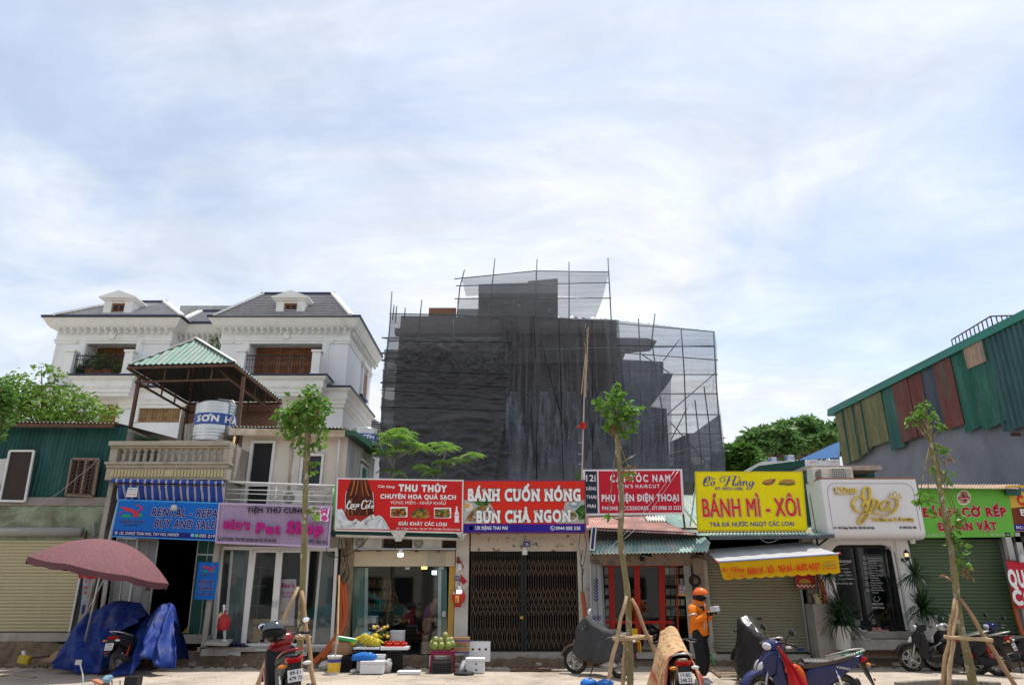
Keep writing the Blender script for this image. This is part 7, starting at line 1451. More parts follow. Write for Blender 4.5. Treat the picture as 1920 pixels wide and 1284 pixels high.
for i,s_ in enumerate(items):
 y=1047+i*4.6;w=len(s_)*1.35;x0_=1626+i*.55+(2 if s_[0]=='(' else 0);text(s_,x0_,y,x0_+w,y,2.4,Yt_,DW,gl)
 if s_[0]!='(':mb=MB();mb.ring(P(1620+i*.55,y-1,Yt_-.01),.03,.005,(0,1,0),8,4);mb.build('decal_icon',DW,gl)
text('WELCOME',1634,1133.5,1656,1133.5,3.6,Yt_,DW,gl,off=.01);text('EVERYONE',1634.5,1140.5,1658,1140.5,3.6,Yt_,DW,gl,off=.01);stroke([(1637,1121),(1640,1126),(1645,1127),(1650,1121)],.7,Yt_,DW,gl,ext=.001);flatcirc(1640,1118.5,.8,.8,Yt_,DW,gl);flatcirc(1647,1118.5,.8,.8,Yt_,DW,gl)
sr=thing('stair_balustrade','yellowish wooden stair rail seen through the spa glass','stair rail',P(1650,1170,18.6));mb=MB();mb.bar(P(1645,1158,18.6),P(1690,1118,18.6),.06);mb.bar(P(1640,1160,18.6),P(1690,1160,18.6),.05);mb.bar(P(1645,1158,18.6),P(1646,1180,18.6),.06)
mb.build('handrail',mat('golden_wood',(.4,.25,.07),.5,.2),sr);mb=MB()
for k in range(8):mb.bar(P(1652+k*5,1152-k*4.6,18.6),P(1653+k*5,1160,18.6),.02)
mb.build('spindle',mat('golden_wood',(0,0,0)),sr)
mb=MB();mb.lathe([(.1,0),(.2,.14),(.21,.15),(.19,.15),(.09,.02)],P(1634,1174,18.3),16);tag(mb.build('basin',plain('turquoise_plastic',(.02,.25,.3),.3),None,smooth=True),'turquoise plastic basin inside the spa door','basin')
zs1=zh0;mb=MB();mb.box(X(1566,1190,YD),X(1712,1190,YD),17.2,YD-.1,zh0-.15,zh0);tag(mb.build('spa_step',M_conc,hH,bevel=.01))
mb=MB();mb.box(X(1560,1200,17),X(1712,1200,17),16.85,17.197,zh0-.36,zh0-.16);mb.build('spa_step',M_conc,hH,bevel=.01)
mb=MB();mb.box(X(1566,1225,17.4),X(1712,1225,17.4),17.1,17.196,zh0-.55,zh0-.365);br=mb.build('brick_footing',M_mortar,hH)
for k in range(9):inst(brick_me,'brick',br,(X(1600+k*13,1224,17.1),17.1+rnd.uniform(-.01,.03),zh0-.46),scale=(.85,1,1.1),rot=(0,rnd.uniform(-.05,.05),0))
for i,(px,py,yy,m,hl,lab,a)in enumerate(((1590,1190,17.3,plain('shoe_white',(.5,.5,.5)),0,'pale slipper at the left end of the spa top step',150),(1608,1191,17.35,plain('shoe_cream',(.6,.55,.5)),0,'cream clog with holes, left on the spa top step',200),(1616,1190,17.3,plain('shoe_cream',(0,0,0)),0,'second cream clog on the spa top step, beside the black heels',190),(1626,1191,17.35,T_black,1,'black high-heeled shoe on the spa top step',200),(1646,1191,17.3,plain('shoe_pink',(.5,.25,.24)),0,'pink slipper in the middle of the spa top step',170),(1656,1191,17.35,plain('shoe_pink',(0,0,0)),0,'right-hand pink slipper on the spa top step',165),(1670,1190,17.35,T_black,0,'black sandal by the right end of the spa top step',150),(1678,1191,17.3,T_black,0,'black sandal nearest the parked scooter mirror',190),(1612,1203,17.0,plain('shoe_beige',(.55,.48,.38)),0,'beige slipper on the lower spa step, left of its pair',170),(1622,1203,17.0,plain('shoe_beige',(0,0,0)),0,'beige slipper on the lower spa step, right of its pair',185))):
 z_=zh0 if i<8 else zh0-.16;p_=P(px,py,yy);slipper((p_.x,yy if i<8 else 17.0,z_+.002),R(a),m,lab,heel=hl)
ln=thing('wall_lantern','black carriage lantern with a warm bulb on the white spa pillar','lamp',P(1700,1040,YD-.2));c=P(1700,1040,YD-.28);mb=MB();mb.lathe([(.02,-.13),(.05,-.1),(.07,-.06),(.05,-.05)],c,10);mb.lathe([(.0,.16),(.01,.12),(.03,.1),(.07,.05)],c,10);
for k in range(6):a=k*1.047;mb.tube([c+Vector((math.cos(a)*.07,math.sin(a)*.07,-.05)),c+Vector((math.cos(a)*.075,math.sin(a)*.075,.0)),c+Vector((math.cos(a)*.05,math.sin(a)*.05,.08)),c+Vector((0,0,.12))],.006,4)
mb.build('lantern_cage',M_iron,ln,smooth=True);mb=MB();mb.tube([c+Vector((0,0,-.1)),c+Vector((-.03,.1,-.16)),c+Vector((-.04,.16,-.1))],.014,6);mb.lathe([(.05,0),(.04,.02)],c+Vector((-.04,.17,-.1)),10,rot=Matrix.Rotation(R(90),3,'X'));mb.build('bracket',M_iron,ln,smooth=True)
mb=MB();mb.ball(c+Vector((0,0,0)),.035,8,(1,1,1.3));mb.build('bulb',mat('lantern_glow',(.9,.6,.25),.4,bump=0,emit=(1,.6,.2,1.6)),ln,smooth=True)
xs0,xs1=X(1543,950,YG),X(1727,950,YG);
sH=thing('spa_sign','white box signboard of the spa with gold raised lettering','sign',(X(1635,1005,YG),YG,Z(1009,YG)))
def rr(pts_TL,pts_TR,pts_BR,pts_BL,r,Y):return None
zT,zB=Z(898,YG),Z(1010,YG);x0,x1=X(1543,898,YG),X(1721,898,YG)
x0=X(1547,955,YG);x1=X(1727,955,YG);r=.18
sec=[(YG,zT),(YG,zB+r)]+[(YG+r-r*math.cos(R(90*i/6)),zB+r-r*math.sin(R(90*i/6)))for i in range(1,7)]+[(YG+.9,zB),(YG+.9,zT)]
m_=len(sec);vs=[(x0,y,z)for y,z in sec]+[(x1,y,z)for y,z in sec];mb=MB();mb.add(vs,[(i,(i+1)%m_,(i+1)%m_+m_,i+m_)for i in range(m_)]+[tuple(range(m_)),tuple(range(2*m_-1,m_-1,-1))]);smooth_auto(mb.build('box',mat('spa_sign_grey',(.7,.69,.71),.45,.04,1.5),sH),30)
mb=MB();mb.box(x0-.01,x1+.01,YG-.01,YG+.9,zT+.002,zT+.03);mb.build('top_edge',plain('rust_edge',(.3,.12,.07)),sH)
g1=[];
xa,xb,za,zb_=x0+.12,x1-.1,zB+.0,zT-.1;rr_=.2
pth=[(xa,zB+.2),(xa,zb_-rr_)]+[(xa+rr_-rr_*math.cos(R(90*i/6)),zb_-rr_+rr_*math.sin(R(90*i/6)))for i in range(1,7)]+[(xb-rr_+rr_*math.sin(R(90*i/6)),zb_-rr_+rr_*math.cos(R(90*i/6)))for i in range(7)]+[(xb,zB+.2)]
mb=MB();mb.tube([(a,YG-.002,b)for a,b in pth],.008,5);mb.build('border_groove',plain('spa_groove',(.35,.34,.36)),sH)
GOLD=mat('gold_mirror',(.85,.6,.12),.22,.08,6,.05,.1,6,metal=1);GR=plain('gold_flank',(.5,.33,.08),.4)
wfS=lambda t,d:.35+1.0*abs(d.y)**1.3
def gold(pts,w,e=.05,wf=wfS):stroke(pts,w,YG,GOLD,sH,'lettering',.01,e,wf=wf)
gold([(1613,950),(1617,946),(1619,939),(1616,933),(1609,930),(1601,935),(1597,944),(1600,954),(1608,960),(1618,957),(1625,946),(1629,932),(1628,918),(1623,913),(1617,919),(1617,930),(1624,944),(1626,952),(1621,960)],3.6)
gold([(1628,938),(1636,936),(1631,955),(1620,974),(1610,982),(1609,975),(1617,964),(1632,961),(1655,966),(1668,963),(1677,955),(1680,945),(1679,938)],3.6)
gold([(1633,950),(1637,940),(1643,938),(1645,944),(1641,954),(1634,958)],3.4)
gold([(1664,940),(1657,939),(1650,946),(1650,955),(1656,957),(1663,949),(1667,940),(1663,952),(1665,957),(1670,953)],3.4)
gold([(1622,946),(1630,938)],2.5)
text("L'Otus",1564,923,1606,922,10,YG,GOLD,sH,off=.06,ext=.03);stroke([(1564,926),(1590,926.3),(1603,925.5)],.8,YG,GOLD,sH,ext=.03)
text('Wellness & Beauty',1634,977,1713,976,7,YG,GOLD,sH,off=.045,ext=.03)
text(': 12G Đặng Thai Mai, Tây Hồ, Hà Nội',1568,991,1639,991,4,YG,T_black,sH,off=.01,ext=.01);text(': 0915 221 935',1691,990.5,1718,990.5,4,YG,T_black,sH,off=.02,ext=.01);flatcirc(1565.5,988.7,2.3,2.5,YG,T_black,sH);flatcirc(1565.5,988.5,1,1.1,YG,T_white,sH,lift=.008);flatcirc(1688.5,988.7,2.5,2.6,YG,T_black,sH);stroke([(1687.6,987.5),(1687.9,989.4),(1689.8,990.3)],.8,YG,T_white,sH,lift=.008,ext=.001)
wp=plain('petal_white',(.7,.68,.62))
for(dx,dy,rx,ry,a)in((0,-5,3,8,0),(-5,-3,2.6,7,-35),(5,-3,2.6,7,35),(-8,0,2,6,-65),(8,0,2,6,65)):
 ca,sa=math.cos(R(a)),math.sin(R(a));pts=[]
 for u in((0,ry*.75),(rx,0),(0,-ry),(-rx,0),(0,ry*.75)):pts.append((1676+dx+u[0]*ca-u[1]*sa,934+dy+u[0]*sa+u[1]*ca))
 flatpoly(pts[:4],YG,wp,sH,'lotus_petal',.05-.004*abs(dx)/4);stroke(pts,.9,YG,GOLD,sH,'lotus_outline',.05-.004*abs(dx)/4,.01)
rf=thing('green_roof_shed','dark green roof edge and wall behind the spa sign, with air conditioners on it','roof',(X(1590,880,18.6),18.6,zT))
mb=MB();qbox(mb,(1510,873),(1653,872),(1652,881),(1510,881),18.4,2.5);mb.build('roof_sheet',mat('rusty_white_fascia',(.4,.33,.27),.8,.25,4,col2=(.5,.48,.45),c2s=5),rf)
mb=MB();A_=P(1425,886,22);B_=P(1510,873,18.4);mb.hexa([A_,B_,B_+Vector((.1,2,0)),A_+Vector((.1,2,0)),A_+Vector((0,0,.22)),B_+Vector((0,0,.16)),B_+Vector((.1,2,.16)),A_+Vector((.1,2,.22))]);mb.build('green_verge',mat('dark_green_flash',(0,0,0)),rf)
mb=MB();mb.box(X(1514,890,19.2),X(1640,890,19.2),19.2,21,0,Z(880,19.2));mb.build('green_wall',M_corg,rf);
mb=MB();fbox(mb,1512,1516,876,905,18.5,.1);fbox(mb,1652,1654,872,880,18.4,.1);mb.build('post',M_steel,rf)
mb=MB();mb.prism(xz([(1455,890),(1512,884),(1520,1000),(1460,1000)],YG+1.2),YG+1.2,YG+1.4);mb.build('green_side_wall',M_corg,rf)
acunit(1525,1556,876,906,YG+.35,'older white air conditioner standing left on the spa roof',cov=False,grp='air conditioners above the spa',d=.35)
t=acunit(1541,1600,876,903,YG+.3,'air conditioner with square grille on the spa roof',cov=False,grp='air conditioners above the spa')
for ch in list(t.children):
 if ch.name.startswith('fan_'):bpy.data.objects.remove(ch)
mb=MB();Yq=YG+.29
for k in range(11):
 px=1555+k*4;mb.bar(P(px,878,Yq),P(px,900,Yq),.014)
for k in range(6):mb.bar(P(1555,878+k*4.4,Yq),P(1596,878+k*4.4,Yq),.014)
mb.build('guard_grille',plain('grille_cream',(.6,.6,.55)),t);mb=MB();fbox(mb,1561,1586,878,901,Yq+.0,.008);mb.build('coil_face',mat('coil_dark',(.06,.11,.11),.4),t)
def dracaena(px,Ypl,z0,heads,label,potw,poth,rs):
 b=Vector((X(px,1200,Ypl),Ypl,z0));t=thing('potted_dracaena',label,'plant',b,'white potted dracaenas at the spa');mb=MB();w=potw;h=poth
 mb.lathe([(w*.33,0),(w*.36,.02),(w*.5,h*.95),(w*.53,h),(w*.47,h),(w*.45,h*.93)],b,20,cap=False);mb.lathe([(w*.45,h*.9),(0.01,h*.92)],b,20,cap=False);mb.build('pot',mat('white_pot',(.62,.61,.6),.35,.04),t,smooth=True)
 mb=MB();mx_=max(z for _,z,_,_ in heads)
 mb.tube([b+Vector((0,0,h*.8)),b+Vector((.03,0,h+mx_*.5)),b+Vector((heads[-1][0],0,h+heads[-1][1]))],[.035,.028,.025],7);mb.build('stem',M_bark,t,smooth=True)
 for i,(dx,dz,L_,n)in enumerate(heads):
  g=random.Random(rs+i);mb=MB();c=b+Vector((dx,0,h+dz))
  for k in range(n):
   a=g.uniform(0,6.283);el=g.uniform(-.25,1.3);l=L_*g.uniform(.75,1.1);d=Vector((math.cos(a),math.sin(a),0));s_=Vector((-d.y,d.x,0))*g.uniform(.014,.02);pts=[]
   for q in range(6):tt=q/5;pts.append(c+d*l*math.cos(el)*tt+Vector((0,0,l*math.sin(el)*tt-l*(.42+.25*(el<.6))*tt*tt*math.cos(el)+g.uniform(0,.0))))
   for q in range(5):
    w0=(1-abs(q/5-.3))*1.0;w1=(1-abs((q+1)/5-.3))if q<4 else .05;mb.quad(pts[q]-s_*w0,pts[q]+s_*w0,pts[q+1]+s_*w1,pts[q+1]-s_*w1)
  mb.build('leaf_crown',foliage('leaf_dracaena',(.015,.045,.015),(.03,.075,.025),.15),t,recalc=False,kind='stuff')
 return t
zpl=zh0-.36
dracaena(1580,16.85,zpl+.0,[(.0,.12,.62,190),(.05,.42,.55,60),(-.12,1.12,.5,110)],'two-tier dracaena in a white pot left of the spa door',.42,.5,11)
dracaena(1742,16.7,Z(1192,YD)-.02,[(.0,.12,.6,190),(-.04,.85,.55,110)],'wide dracaena in a white pot between the spa and the green shutter',.5,.5,31)
p_=P(1536,1131,17.1);t=potplant(0,0,0,.3,.3,LF_dark,'small cream pot with a plant on the concrete column',loc=Vector((p_.x,17.15,Z(1132,17.0))),potm=mat('cream_pot',(.6,.52,.35),.5,.05),rs=4,n=30,size=.12)
for ch in list(t.children):
 if ch.name.startswith('pot'):bpy.data.objects.remove(ch)
mb=MB();mb.lathe([(.07,0),(.1,.22),(.11,.22),(.09,.22),(.065,.02)],Vector((p_.x,17.15,Z(1132,17.0))),16,cap=False);mb.build('pot',MATS['cream_pot'],t,smooth=True)
mb=MB();c=P(1556,1125,17.3);mb.lathe([(.1,-.2),(.14,.1),(.15,.12)],c,14);tag(mb.build('white_bucket',mat('white_pot',(0,0,0)),None,smooth=True),'white bucket half hidden behind the orange conduits','bucket')
#  crepe shop 
hI=thing('crepe_shop','closed snack shop with dark green roller shutter','building',(X(1800,1190,YD),YD,0))
M_gsh=mat('green_shutter',(.085,.125,.07),.55,.1,2,.05,.03,40,col2=(.07,.1,.07),c2s=.9)
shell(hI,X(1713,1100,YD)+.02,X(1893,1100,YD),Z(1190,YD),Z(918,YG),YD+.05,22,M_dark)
roller(hI,1716,1890,1010,1188,YD,27,M_gsh,1100)
mb=MB();mb.box(X(1715,1195,YD),X(1990,1195,YD),16.95,YD+.1,Z(1202,YD),Z(1190,YD));mb.build('threshold',M_conc,hI)
for a in(1889,1907):
 mb=MB();mb.box(X(a,1100,YD)-.02,X(a+9,1100,YD),YD-.35,YD-.2,0,Z(1000,YD));mb.build('white_post',mat('grey_white_post',(.42,.41,.4),.7,.1),hI)
mb=MB();c=P(1711,1014,YD-.2);mb.lathe([(.05,-.06),(.06,0),(.055,.06)],c,12);tag(mb.build('camera_dome',T_white,None,smooth=True),'small white dome under the right end of the spa sign','camera')
sI=board('crepe_sign','bright green crepe and snack signboard with dark red letters','' and 0 or(1724,916),(1890,915),(1904,1006),(1734,1008),YG+.2,.08,mat('sign_lime',(.13,.42,.05),.4,.05,1.5))
Yi=YG+.2;DR=plain('letter_dark_red',(.38,.0,.015))
text('BÁNH CỜ RẾP',1731,968,1888,967,16.5,Yi,DR,sI,off=.07,out=T_white,outoff=.025);text('ĐỒ ĂN VẶT',1759,994,1870,993,15,Yi,DR,sI,off=.07,out=T_white,outoff=.025)
text('12F ĐẶNG THAI MAI',1737,1005,1784,1005,3.8,Yi,plain('letter_pale',(.55,.6,.5)),sI);text('ĐT: 0353 705 305',1858,1004.5,1893,1004,4.2,Yi,plain('letter_pale',(0,0,0)),sI,off=.01)
flatcirc(1807,932.5,13,14,Yi,T_white,sI);flatcirc(1807,932.5,11.5,12.5,Yi,plain('badge_cream',(.6,.45,.35)),sI,lift=.006);flatcirc(1807,932.5,8,8.5,Yi,printmat('badge_print',[(.55,.3,.02),(.3,.02,.02),(.1,.25,.03),(.6,.5,.3)],20),sI,lift=.008);flatpoly([(1795.5,931),(1818.5,931),(1818.5,937),(1795.5,937)],Yi,DR,sI,lift=.01);text('Crepe-Cake',1797,935.5,1817,935.5,3,Yi-.01,T_white,sI,off=.02)
text('TIỆM BÁNH',1801,925,1813,925,3,Yi-.008,DR,sI,off=.02);text('ĂN VẶT NGON',1800,943,1814,943,2.6,Yi-.008,DR,sI,off=.02)
mb=MB();corr(mb,P(1722,908,YG+1.2),P(1912,908,YG+1.2),P(1910,916,YG-.05),P(1722,914,YG-.05),36,.013,(0,-.5,1));mb.build('cap_sheet',S_tan,hI,smooth=True,recalc=False)
mb=MB();mb.bar(P(1885,921,YG+.1),P(1912,923,YG+.1),.08,.16);mb.build('green_bracket',mat('dark_green_flash',(0,0,0)),hI)
#  last shop at the right edge 
hJ=thing('corner_drinks_shop','partly visible shop at the right edge with yellow and brown drinks sign','building',(X(1950,1190,YD),YD,0))
mb=MB();mb.box(X(1898,1100,YD)+.02,X(2100,1100,YD),YD+.1,22,0,Z(905,YG));mb.build('wall',mat('dark_shop_wall',(.05,.05,.05),.8),hJ)
sJ=board('beer_sign','yellow beer sign with brown foam picture cut off by the right edge','' and 0 or(1888,910),(2060,906),(2080,993),(1902,996),YG+.25,.08,mat('sign_ochre',(.62,.42,.06),.4,.15,3))
Yj=YG+.25;flatpoly([(1892,953),(1930,948),(2065,948),(2070,982),(1899,984)],Yj,mat('beer_brown',(.16,.03,.01),.4,.3,5),sJ,'photo_print');flatpoly([(1899,983),(2072,981),(2076,993),(1901,995)],Yj,plain('band_blue',(0,0,0)),sJ,lift=.006)
text('Quán',1906,921,1935,921,8,Yj,T_nb,sJ,off=.05);text('CƠM BIA',1909,946,1990,946,18,Yj,T_red,sJ,off=.06);text('ĐC: 12E Đặng Thai Mai',1905,991,1990,990.5,5,Yj-.005,T_white,sJ,off=.02);text('BIA HƠI',1914,966,1990,966,12,Yj-.003,T_white,sJ,off=.03)
bn=board('rice_banner','red quán cơm banner hanging at the right edge','' and 0 or(1886,1051),(1990,1056),(2010,1142),(1908,1140),17.0,.01,mat('banner_red',(.5,.02,.04),.6,.08,2));text('QUÁN',1893,1098,1955,1100,31,17.0,T_white,bn,off=.06);text('CƠM',1901,1132,1965,1134,27,17.0,T_white,bn,off=.06)
mb=MB();mb.tube([P(1880,1050,17.0),P(2000,1055,17.0)],.015,6);mb.build('hanging_rod',M_rust,bn)
conduit([(1894,1040,17.2),(1898,1110,17.15),(1912,1175,17.1),(1930,1210,17.0)],.042,'orange conduit below the red banner at the right edge',GC)
bulb(1917,1050,16.9,'unlit bulb over the red banner at the right edge',False,1.1,G_,(1914,1030,17))
mb=MB();fbox(mb,1900,2000,1005,1016,YG+.2,.3);mb.build('dark_beam',M_iron,hJ)
#  street trees with stakes 
M_tb=mat('street_tree_bark',(.20,.17,.085),.9,.25,5,.2,.4,30,col2=(.42,.40,.33),c2s=9,c2amt=(.55,.6),stretch=(1,1,.6))
M_stk=mat('stake_wood',(.30,.19,.105),.85,.25,5,.2,.4,30,stretch=(1,1,.3));M_stk2=mat('pale_stake_wood',(.42,.30,.18),.85,.25,5,.2,.4,30)
LF_st=foliage('leaf_street',(.10,.23,.03),(.17,.32,.05));LF_dry=foliage('leaf_dry',(.25,.13,.06),(.3,.18,.08))
def street_tree(label,Y,trunk,rad,clumps,n,size,rs,dry=(),twigs=()):
 b=P(trunk[0][0],trunk[0][1],Y);b.z=0;t=thing('street_tree',label,'tree',b,'young staked street trees');q=[P(a,c,Y)for a,c in trunk];q[0].z=-.1
 o=[];rs_=[]
 for i in range(len(q)-1):
  A=q[max(i-1,0)];B=q[i];C=q[i+1];D=q[min(i+2,len(q)-1)]
  for k in range(7):
   s=k/7;o.append(.5*((2*B)+(C-A)*s+(2*A-5*B+4*C-D)*s*s+(3*B-A-3*C+D)*s**3));f=(i+s)/(len(q)-1);rs_.append((rad[0]+(rad[1]-rad[0])*f)*(1+.07*math.sin(f*40+rs)))
 o.append(q[-1]);rs_.append(rad[1]);mb=MB();mb.tube(o,rs_,12);mb.build('trunk',M_tb,t,smooth=True)
 mb=MB()
 for tw in twigs:mb.tube([P(a,c,Y+d)for a,c,d in tw],[.02,.013,.008][:len(tw)],5)
 for(c,r)in clumps[:14]:e=Vector(P(*c));a=o[-1-int(len(o)*.12)];mb.tube([a,a.lerp(e,.5)+Vector((0,0,.03)),e],[.018,.012,.006],5)
 mb.build('branches',M_tb,t,smooth=True)
 leafcloud('crown',LF_st,t,[(P(*c),(r*1.25,r*1.25,r*1.3))for c,r in clumps],int(n*.72),size*.92,rs,droop=.45,aspect=.62,hollow=.2)
 if dry:leafcloud('dry_leaves',LF_dry,t,[(P(*c),(r,r,r))for c,r in dry],len(dry)*9,size*.8,rs+1,droop=.9)
 return t
Y1,Y2,Y3=12.8,13.3,13.0
street_tree('staked young street tree with a full bushy crown in front of the pet shop',Y1,[(556,1300),(563,1200),(569,1060),(573,920),(577,800),(578,775)],(.066,.04),[((580,745,Y1),.22),((562,765,Y1),.22),((598,770,Y1),.2),((575,785,Y1),.24),((545,800,Y1+.1),.18),((528,790,Y1),.14),((594,800,Y1),.16),((600,830,Y1),.1),((560,820,Y1),.14),((584,835,Y1),.08),((521,772,Y1),.09),((606,752,Y1),.12),((585,733,Y1),.1),((582,885,Y1),.04),((595,868,Y1),.06),((590,965,Y1),.06),((582,952,Y1),.04),((567,848,Y1),.08)],900,.135,41,twigs=([(574,870,0),(592,866,0)],[(570,950,0),(590,960,0)]))
street_tree('staked street tree with a compact yellow-green crown in front of the barber sign',Y2,[(1182,1300),(1180,1200),(1176,1110),(1168,1050),(1163,1000),(1166,950),(1162,880),(1158,830),(1156,790)],(.060,.042),[((1155,745,Y2),.17),((1140,765,Y2),.17),((1172,765,Y2),.17),((1150,785,Y2),.15),((1182,780,Y2),.13),((1125,752,Y2),.09),((1120,760,Y2),.06),((1160,722,Y2),.07),((1165,810,Y2),.11),((1185,800,Y2),.08),((1192,770,Y2),.08),((1140,805,Y2),.08),((1182,890,Y2),.06),((1140,967,Y2),.05),((1157,732,Y2),.1)],560,.14,42,dry=(((1186,880,Y2),.07),((1145,985,Y2),.03),((1150,800,Y2),.1)),twigs=([(1163,870,0),(1178,860,0),(1192,852,0)],[(1165,885,0),(1180,872,0),(1190,880,0)],[(1164,975,0),(1150,970,0),(1142,965,0)]))
street_tree('tall leaning staked street tree with sparse leaves in front of the lime green sign',Y3,[(1828,1300),(1812,1220),(1798,1160),(1792,1100),(1785,1040),(1774,980),(1765,930),(1755,880),(1745,830),(1738,790)],(.068,.032),[((1735,765,Y3),.14),((1718,780,Y3),.14),((1750,790,Y3),.12),((1706,787,Y3),.07),((1765,800,Y3),.08),((1760,845,Y3),.09),((1775,840,Y3),.06),((1763,890,Y3),.09),((1778,885,Y3),.05),((1740,930,Y3),.08),((1722,940,Y3),.05),((1785,955,Y3),.08),((1795,965,Y3),.06),((1775,975,Y3),.06),((1790,1020,Y3),.09),((1805,1030,Y3),.07),((1800,1060,Y3),.08),((1815,1050,Y3),.05),((1795,1045,Y3),.06),((1750,960,Y3),.07),((1730,935,Y3),.08),((1785,1000,Y3),.09),((1800,1042,Y3),.1),((1775,900,Y3),.07),((1748,875,Y3),.05),((1792,980,Y3),.08)],430,.13,43,dry=(((1808,1068,Y3),.07),((1775,860,Y3),.08),((1770,1078,Y3),.04),((1800,985,Y3),.06),((1815,1078,Y3),.05)),twigs=([(1760,905,0),(1775,890,0)],[(1768,945,0),(1750,940,0),(1735,935,0)],[(1772,975,0),(1790,955,0),(1800,965,0)],[(1778,1010,0),(1788,1000,0)],[(1782,1050,0),(1795,1045,0),(1808,1070,0)]))
def stakes(label,Y,legs,bars,ms):
 b=P(legs[0][0][0],1290,Y);b.z=0;t=thing('tree_stakes',label,'tree support',b,'wooden tripods propping the street trees')
 for i,(a,c,dy)in enumerate(legs):
  A=P(a[0],a[1],Y+dy);B=P(c[0],c[1],Y+(.12 if dy>=0 else-.12));A.z=max(-.05,min(A.z,.05));n=8;mb=MB();mb.tube([A.lerp(B,k/n)+Vector((.012*math.sin(k*1.9+i),.01*math.cos(k*2.3),0))for k in range(n+1)],[.04-.008*k/n+.004*math.sin(k*3+i)for k in range(n+1)],7);mb.build('stake',ms[i%len(ms)],t,smooth=True)
 for i,(a,c,dy)in enumerate(bars):
  mb=MB();A,B=P(a[0],a[1],Y+dy),P(c[0],c[1],Y+dy);mb.tube([A.lerp(B,k/6)+Vector((0,.01*math.sin(k*2),.008*math.cos(k*2.7+i)))for k in range(7)],[.033-.004*math.sin(k*2)for k in range(7)],7);mb.build('crossbar',M_stk2,t,smooth=True)
stakes('rough wooden tripod around the trunk behind the red motorbike',Y1,[((476,1290),(558,1100),-.6),((592,1290),(566,1108),-.6),((560,1255),(568,1100),.5)],[((553,1194),(583,1195),-.15)],[M_stk2,M_stk])
stakes('wooden tripod with long crossbar around the trunk in front of the barber shop',Y2,[((1136,1277),(1174,1117),-.3),((1257,1290),(1185,1122),-.45),((1168,1292),(1172,1200),.1)],[((1149,1198),(1223,1194),-.2),((1156,1193),(1215,1193),.12)],[M_stk2,M_stk])
stakes('wooden tripod with crossbar around the leaning trunk at the right',Y3,[((1763,1290),(1790,1123),-.45),((1775,1290),(1794,1125),-.5),((1910,1290),(1802,1122),-.5)],[((1771,1194),(1860,1199),-.35)],[M_stk,M_stk2,M_stk])
YM=20.5
mt=thing('feathery_tree','young tree with feathery bright green leaves behind the red drinks sign','tree',P(735,905,YM));mb=MB()
for pts in([(736,1000),(735,890),(742,845),(752,825)],[(738,880),(720,850),(708,830)],[(740,860),(770,845),(790,835)],[(815,1000),(820,890),(832,860),(838,840)],[(826,870),(860,860),(880,852)],[(822,890),(800,880),(785,872)]):mb.tube([P(a,b,YM)for a,b in pts],[.05,.035,.022,.012][:len(pts)],6)
mb.build('trunk',mat('grey_bark',(.3,.26,.22),.9),mt,smooth=True)
MF=foliage('leaf_mimosa',(.2,.38,.05),(.28,.46,.08),.5)
for i,(px,py,L_)in enumerate(((750,822,1.15),(730,815,1.0),(708,828,1.0),(770,832,1.05),(790,838,.8),(742,842,.9),(720,850,.8),(735,882,.8),(838,840,.85),(825,832,.7),(862,860,.7),(885,852,.8),(830,865,.7),(800,880,.7),(785,872,.6),(815,885,.7),(700,845,.7),(760,812,.7),(745,805,.6))):
 fronds(mt,P(px,py,YM+.2*(i%3-1)),10,L_*.62,MF,50+i,.45,curl=.8,leafl=.16,name='foliage',seg=9)
bn_=thing('banana_leaf','single broad green leaf sticking up behind the signs, left of the slim mast','plant',P(1085,905,18));mb=MB();mb.add([P(1078,905,18),P(1092,905,18),P(1095,885,18),P(1089,878,18),P(1081,892,18)],[(0,1,2,3,4)]);mb.build('blade',LF_mid,bn_,solid=.01)
#  motorbikes 
def paint(name,c):return mat(name,c,.22,.05,3,.03,0,coat=.35)
M_blk=mat('black_plastic',(.018,.018,.02),.45,.15,4,.1,.08,40);M_tyre=mat('tyre_rubber',(.025,.023,.022),.85,.2,6,.15,.3,40,col2=(.12,.1,.08),c2s=6);M_chr=mat('chrome',(.7,.7,.7),.15,.05,metal=1,bump=0);M_seat=mat('seat_black',(.02,.02,.02),.5,.1);M_sil=mat('silver_cast',(.45,.45,.44),.4,.12,4,metal=.6)
M_plate=plain('plate_white',(.68,.68,.68),.4);M_tail=plain('tail_red',(.35,.01,.01),.15);M_lens=plain('lens_clear',(.6,.6,.62),.1);M_mir=mat('mirror_glass',(.85,.87,.9),.03,0,bump=0,metal=1);M_amb=plain('amber_lens',(.6,.2,.03),.2)
def localtext(s,w,cx,y0,h,M,par,m,off=.02):
 L=layout(s,off);xs=[a for v,f in L for a,b in v];xa,xb=min(xs),max(xs);V=[];F=[]
 for j,(dx,dy)in enumerate(((0,0),(off,off),(-off,off),(off,-off),(-off,-off))):
  for v,f in L:
   n0=len(V);V+=[M@Vector((cx+((a+dx-xa)/(xb-xa)-.5)*w,y0+(b+dy)/capheight()*h,.003+j*.0003))for a,b in v];F+=[tuple(q+n0 for q in g)for g in f]
 me=bpy.data.meshes.new('lettering');me.from_pydata(V,[],F);me.materials.append(m);o=bpy.data.objects.new('lettering',me);COL.objects.link(o);o.parent=par;ORG[o.name]=org(par)
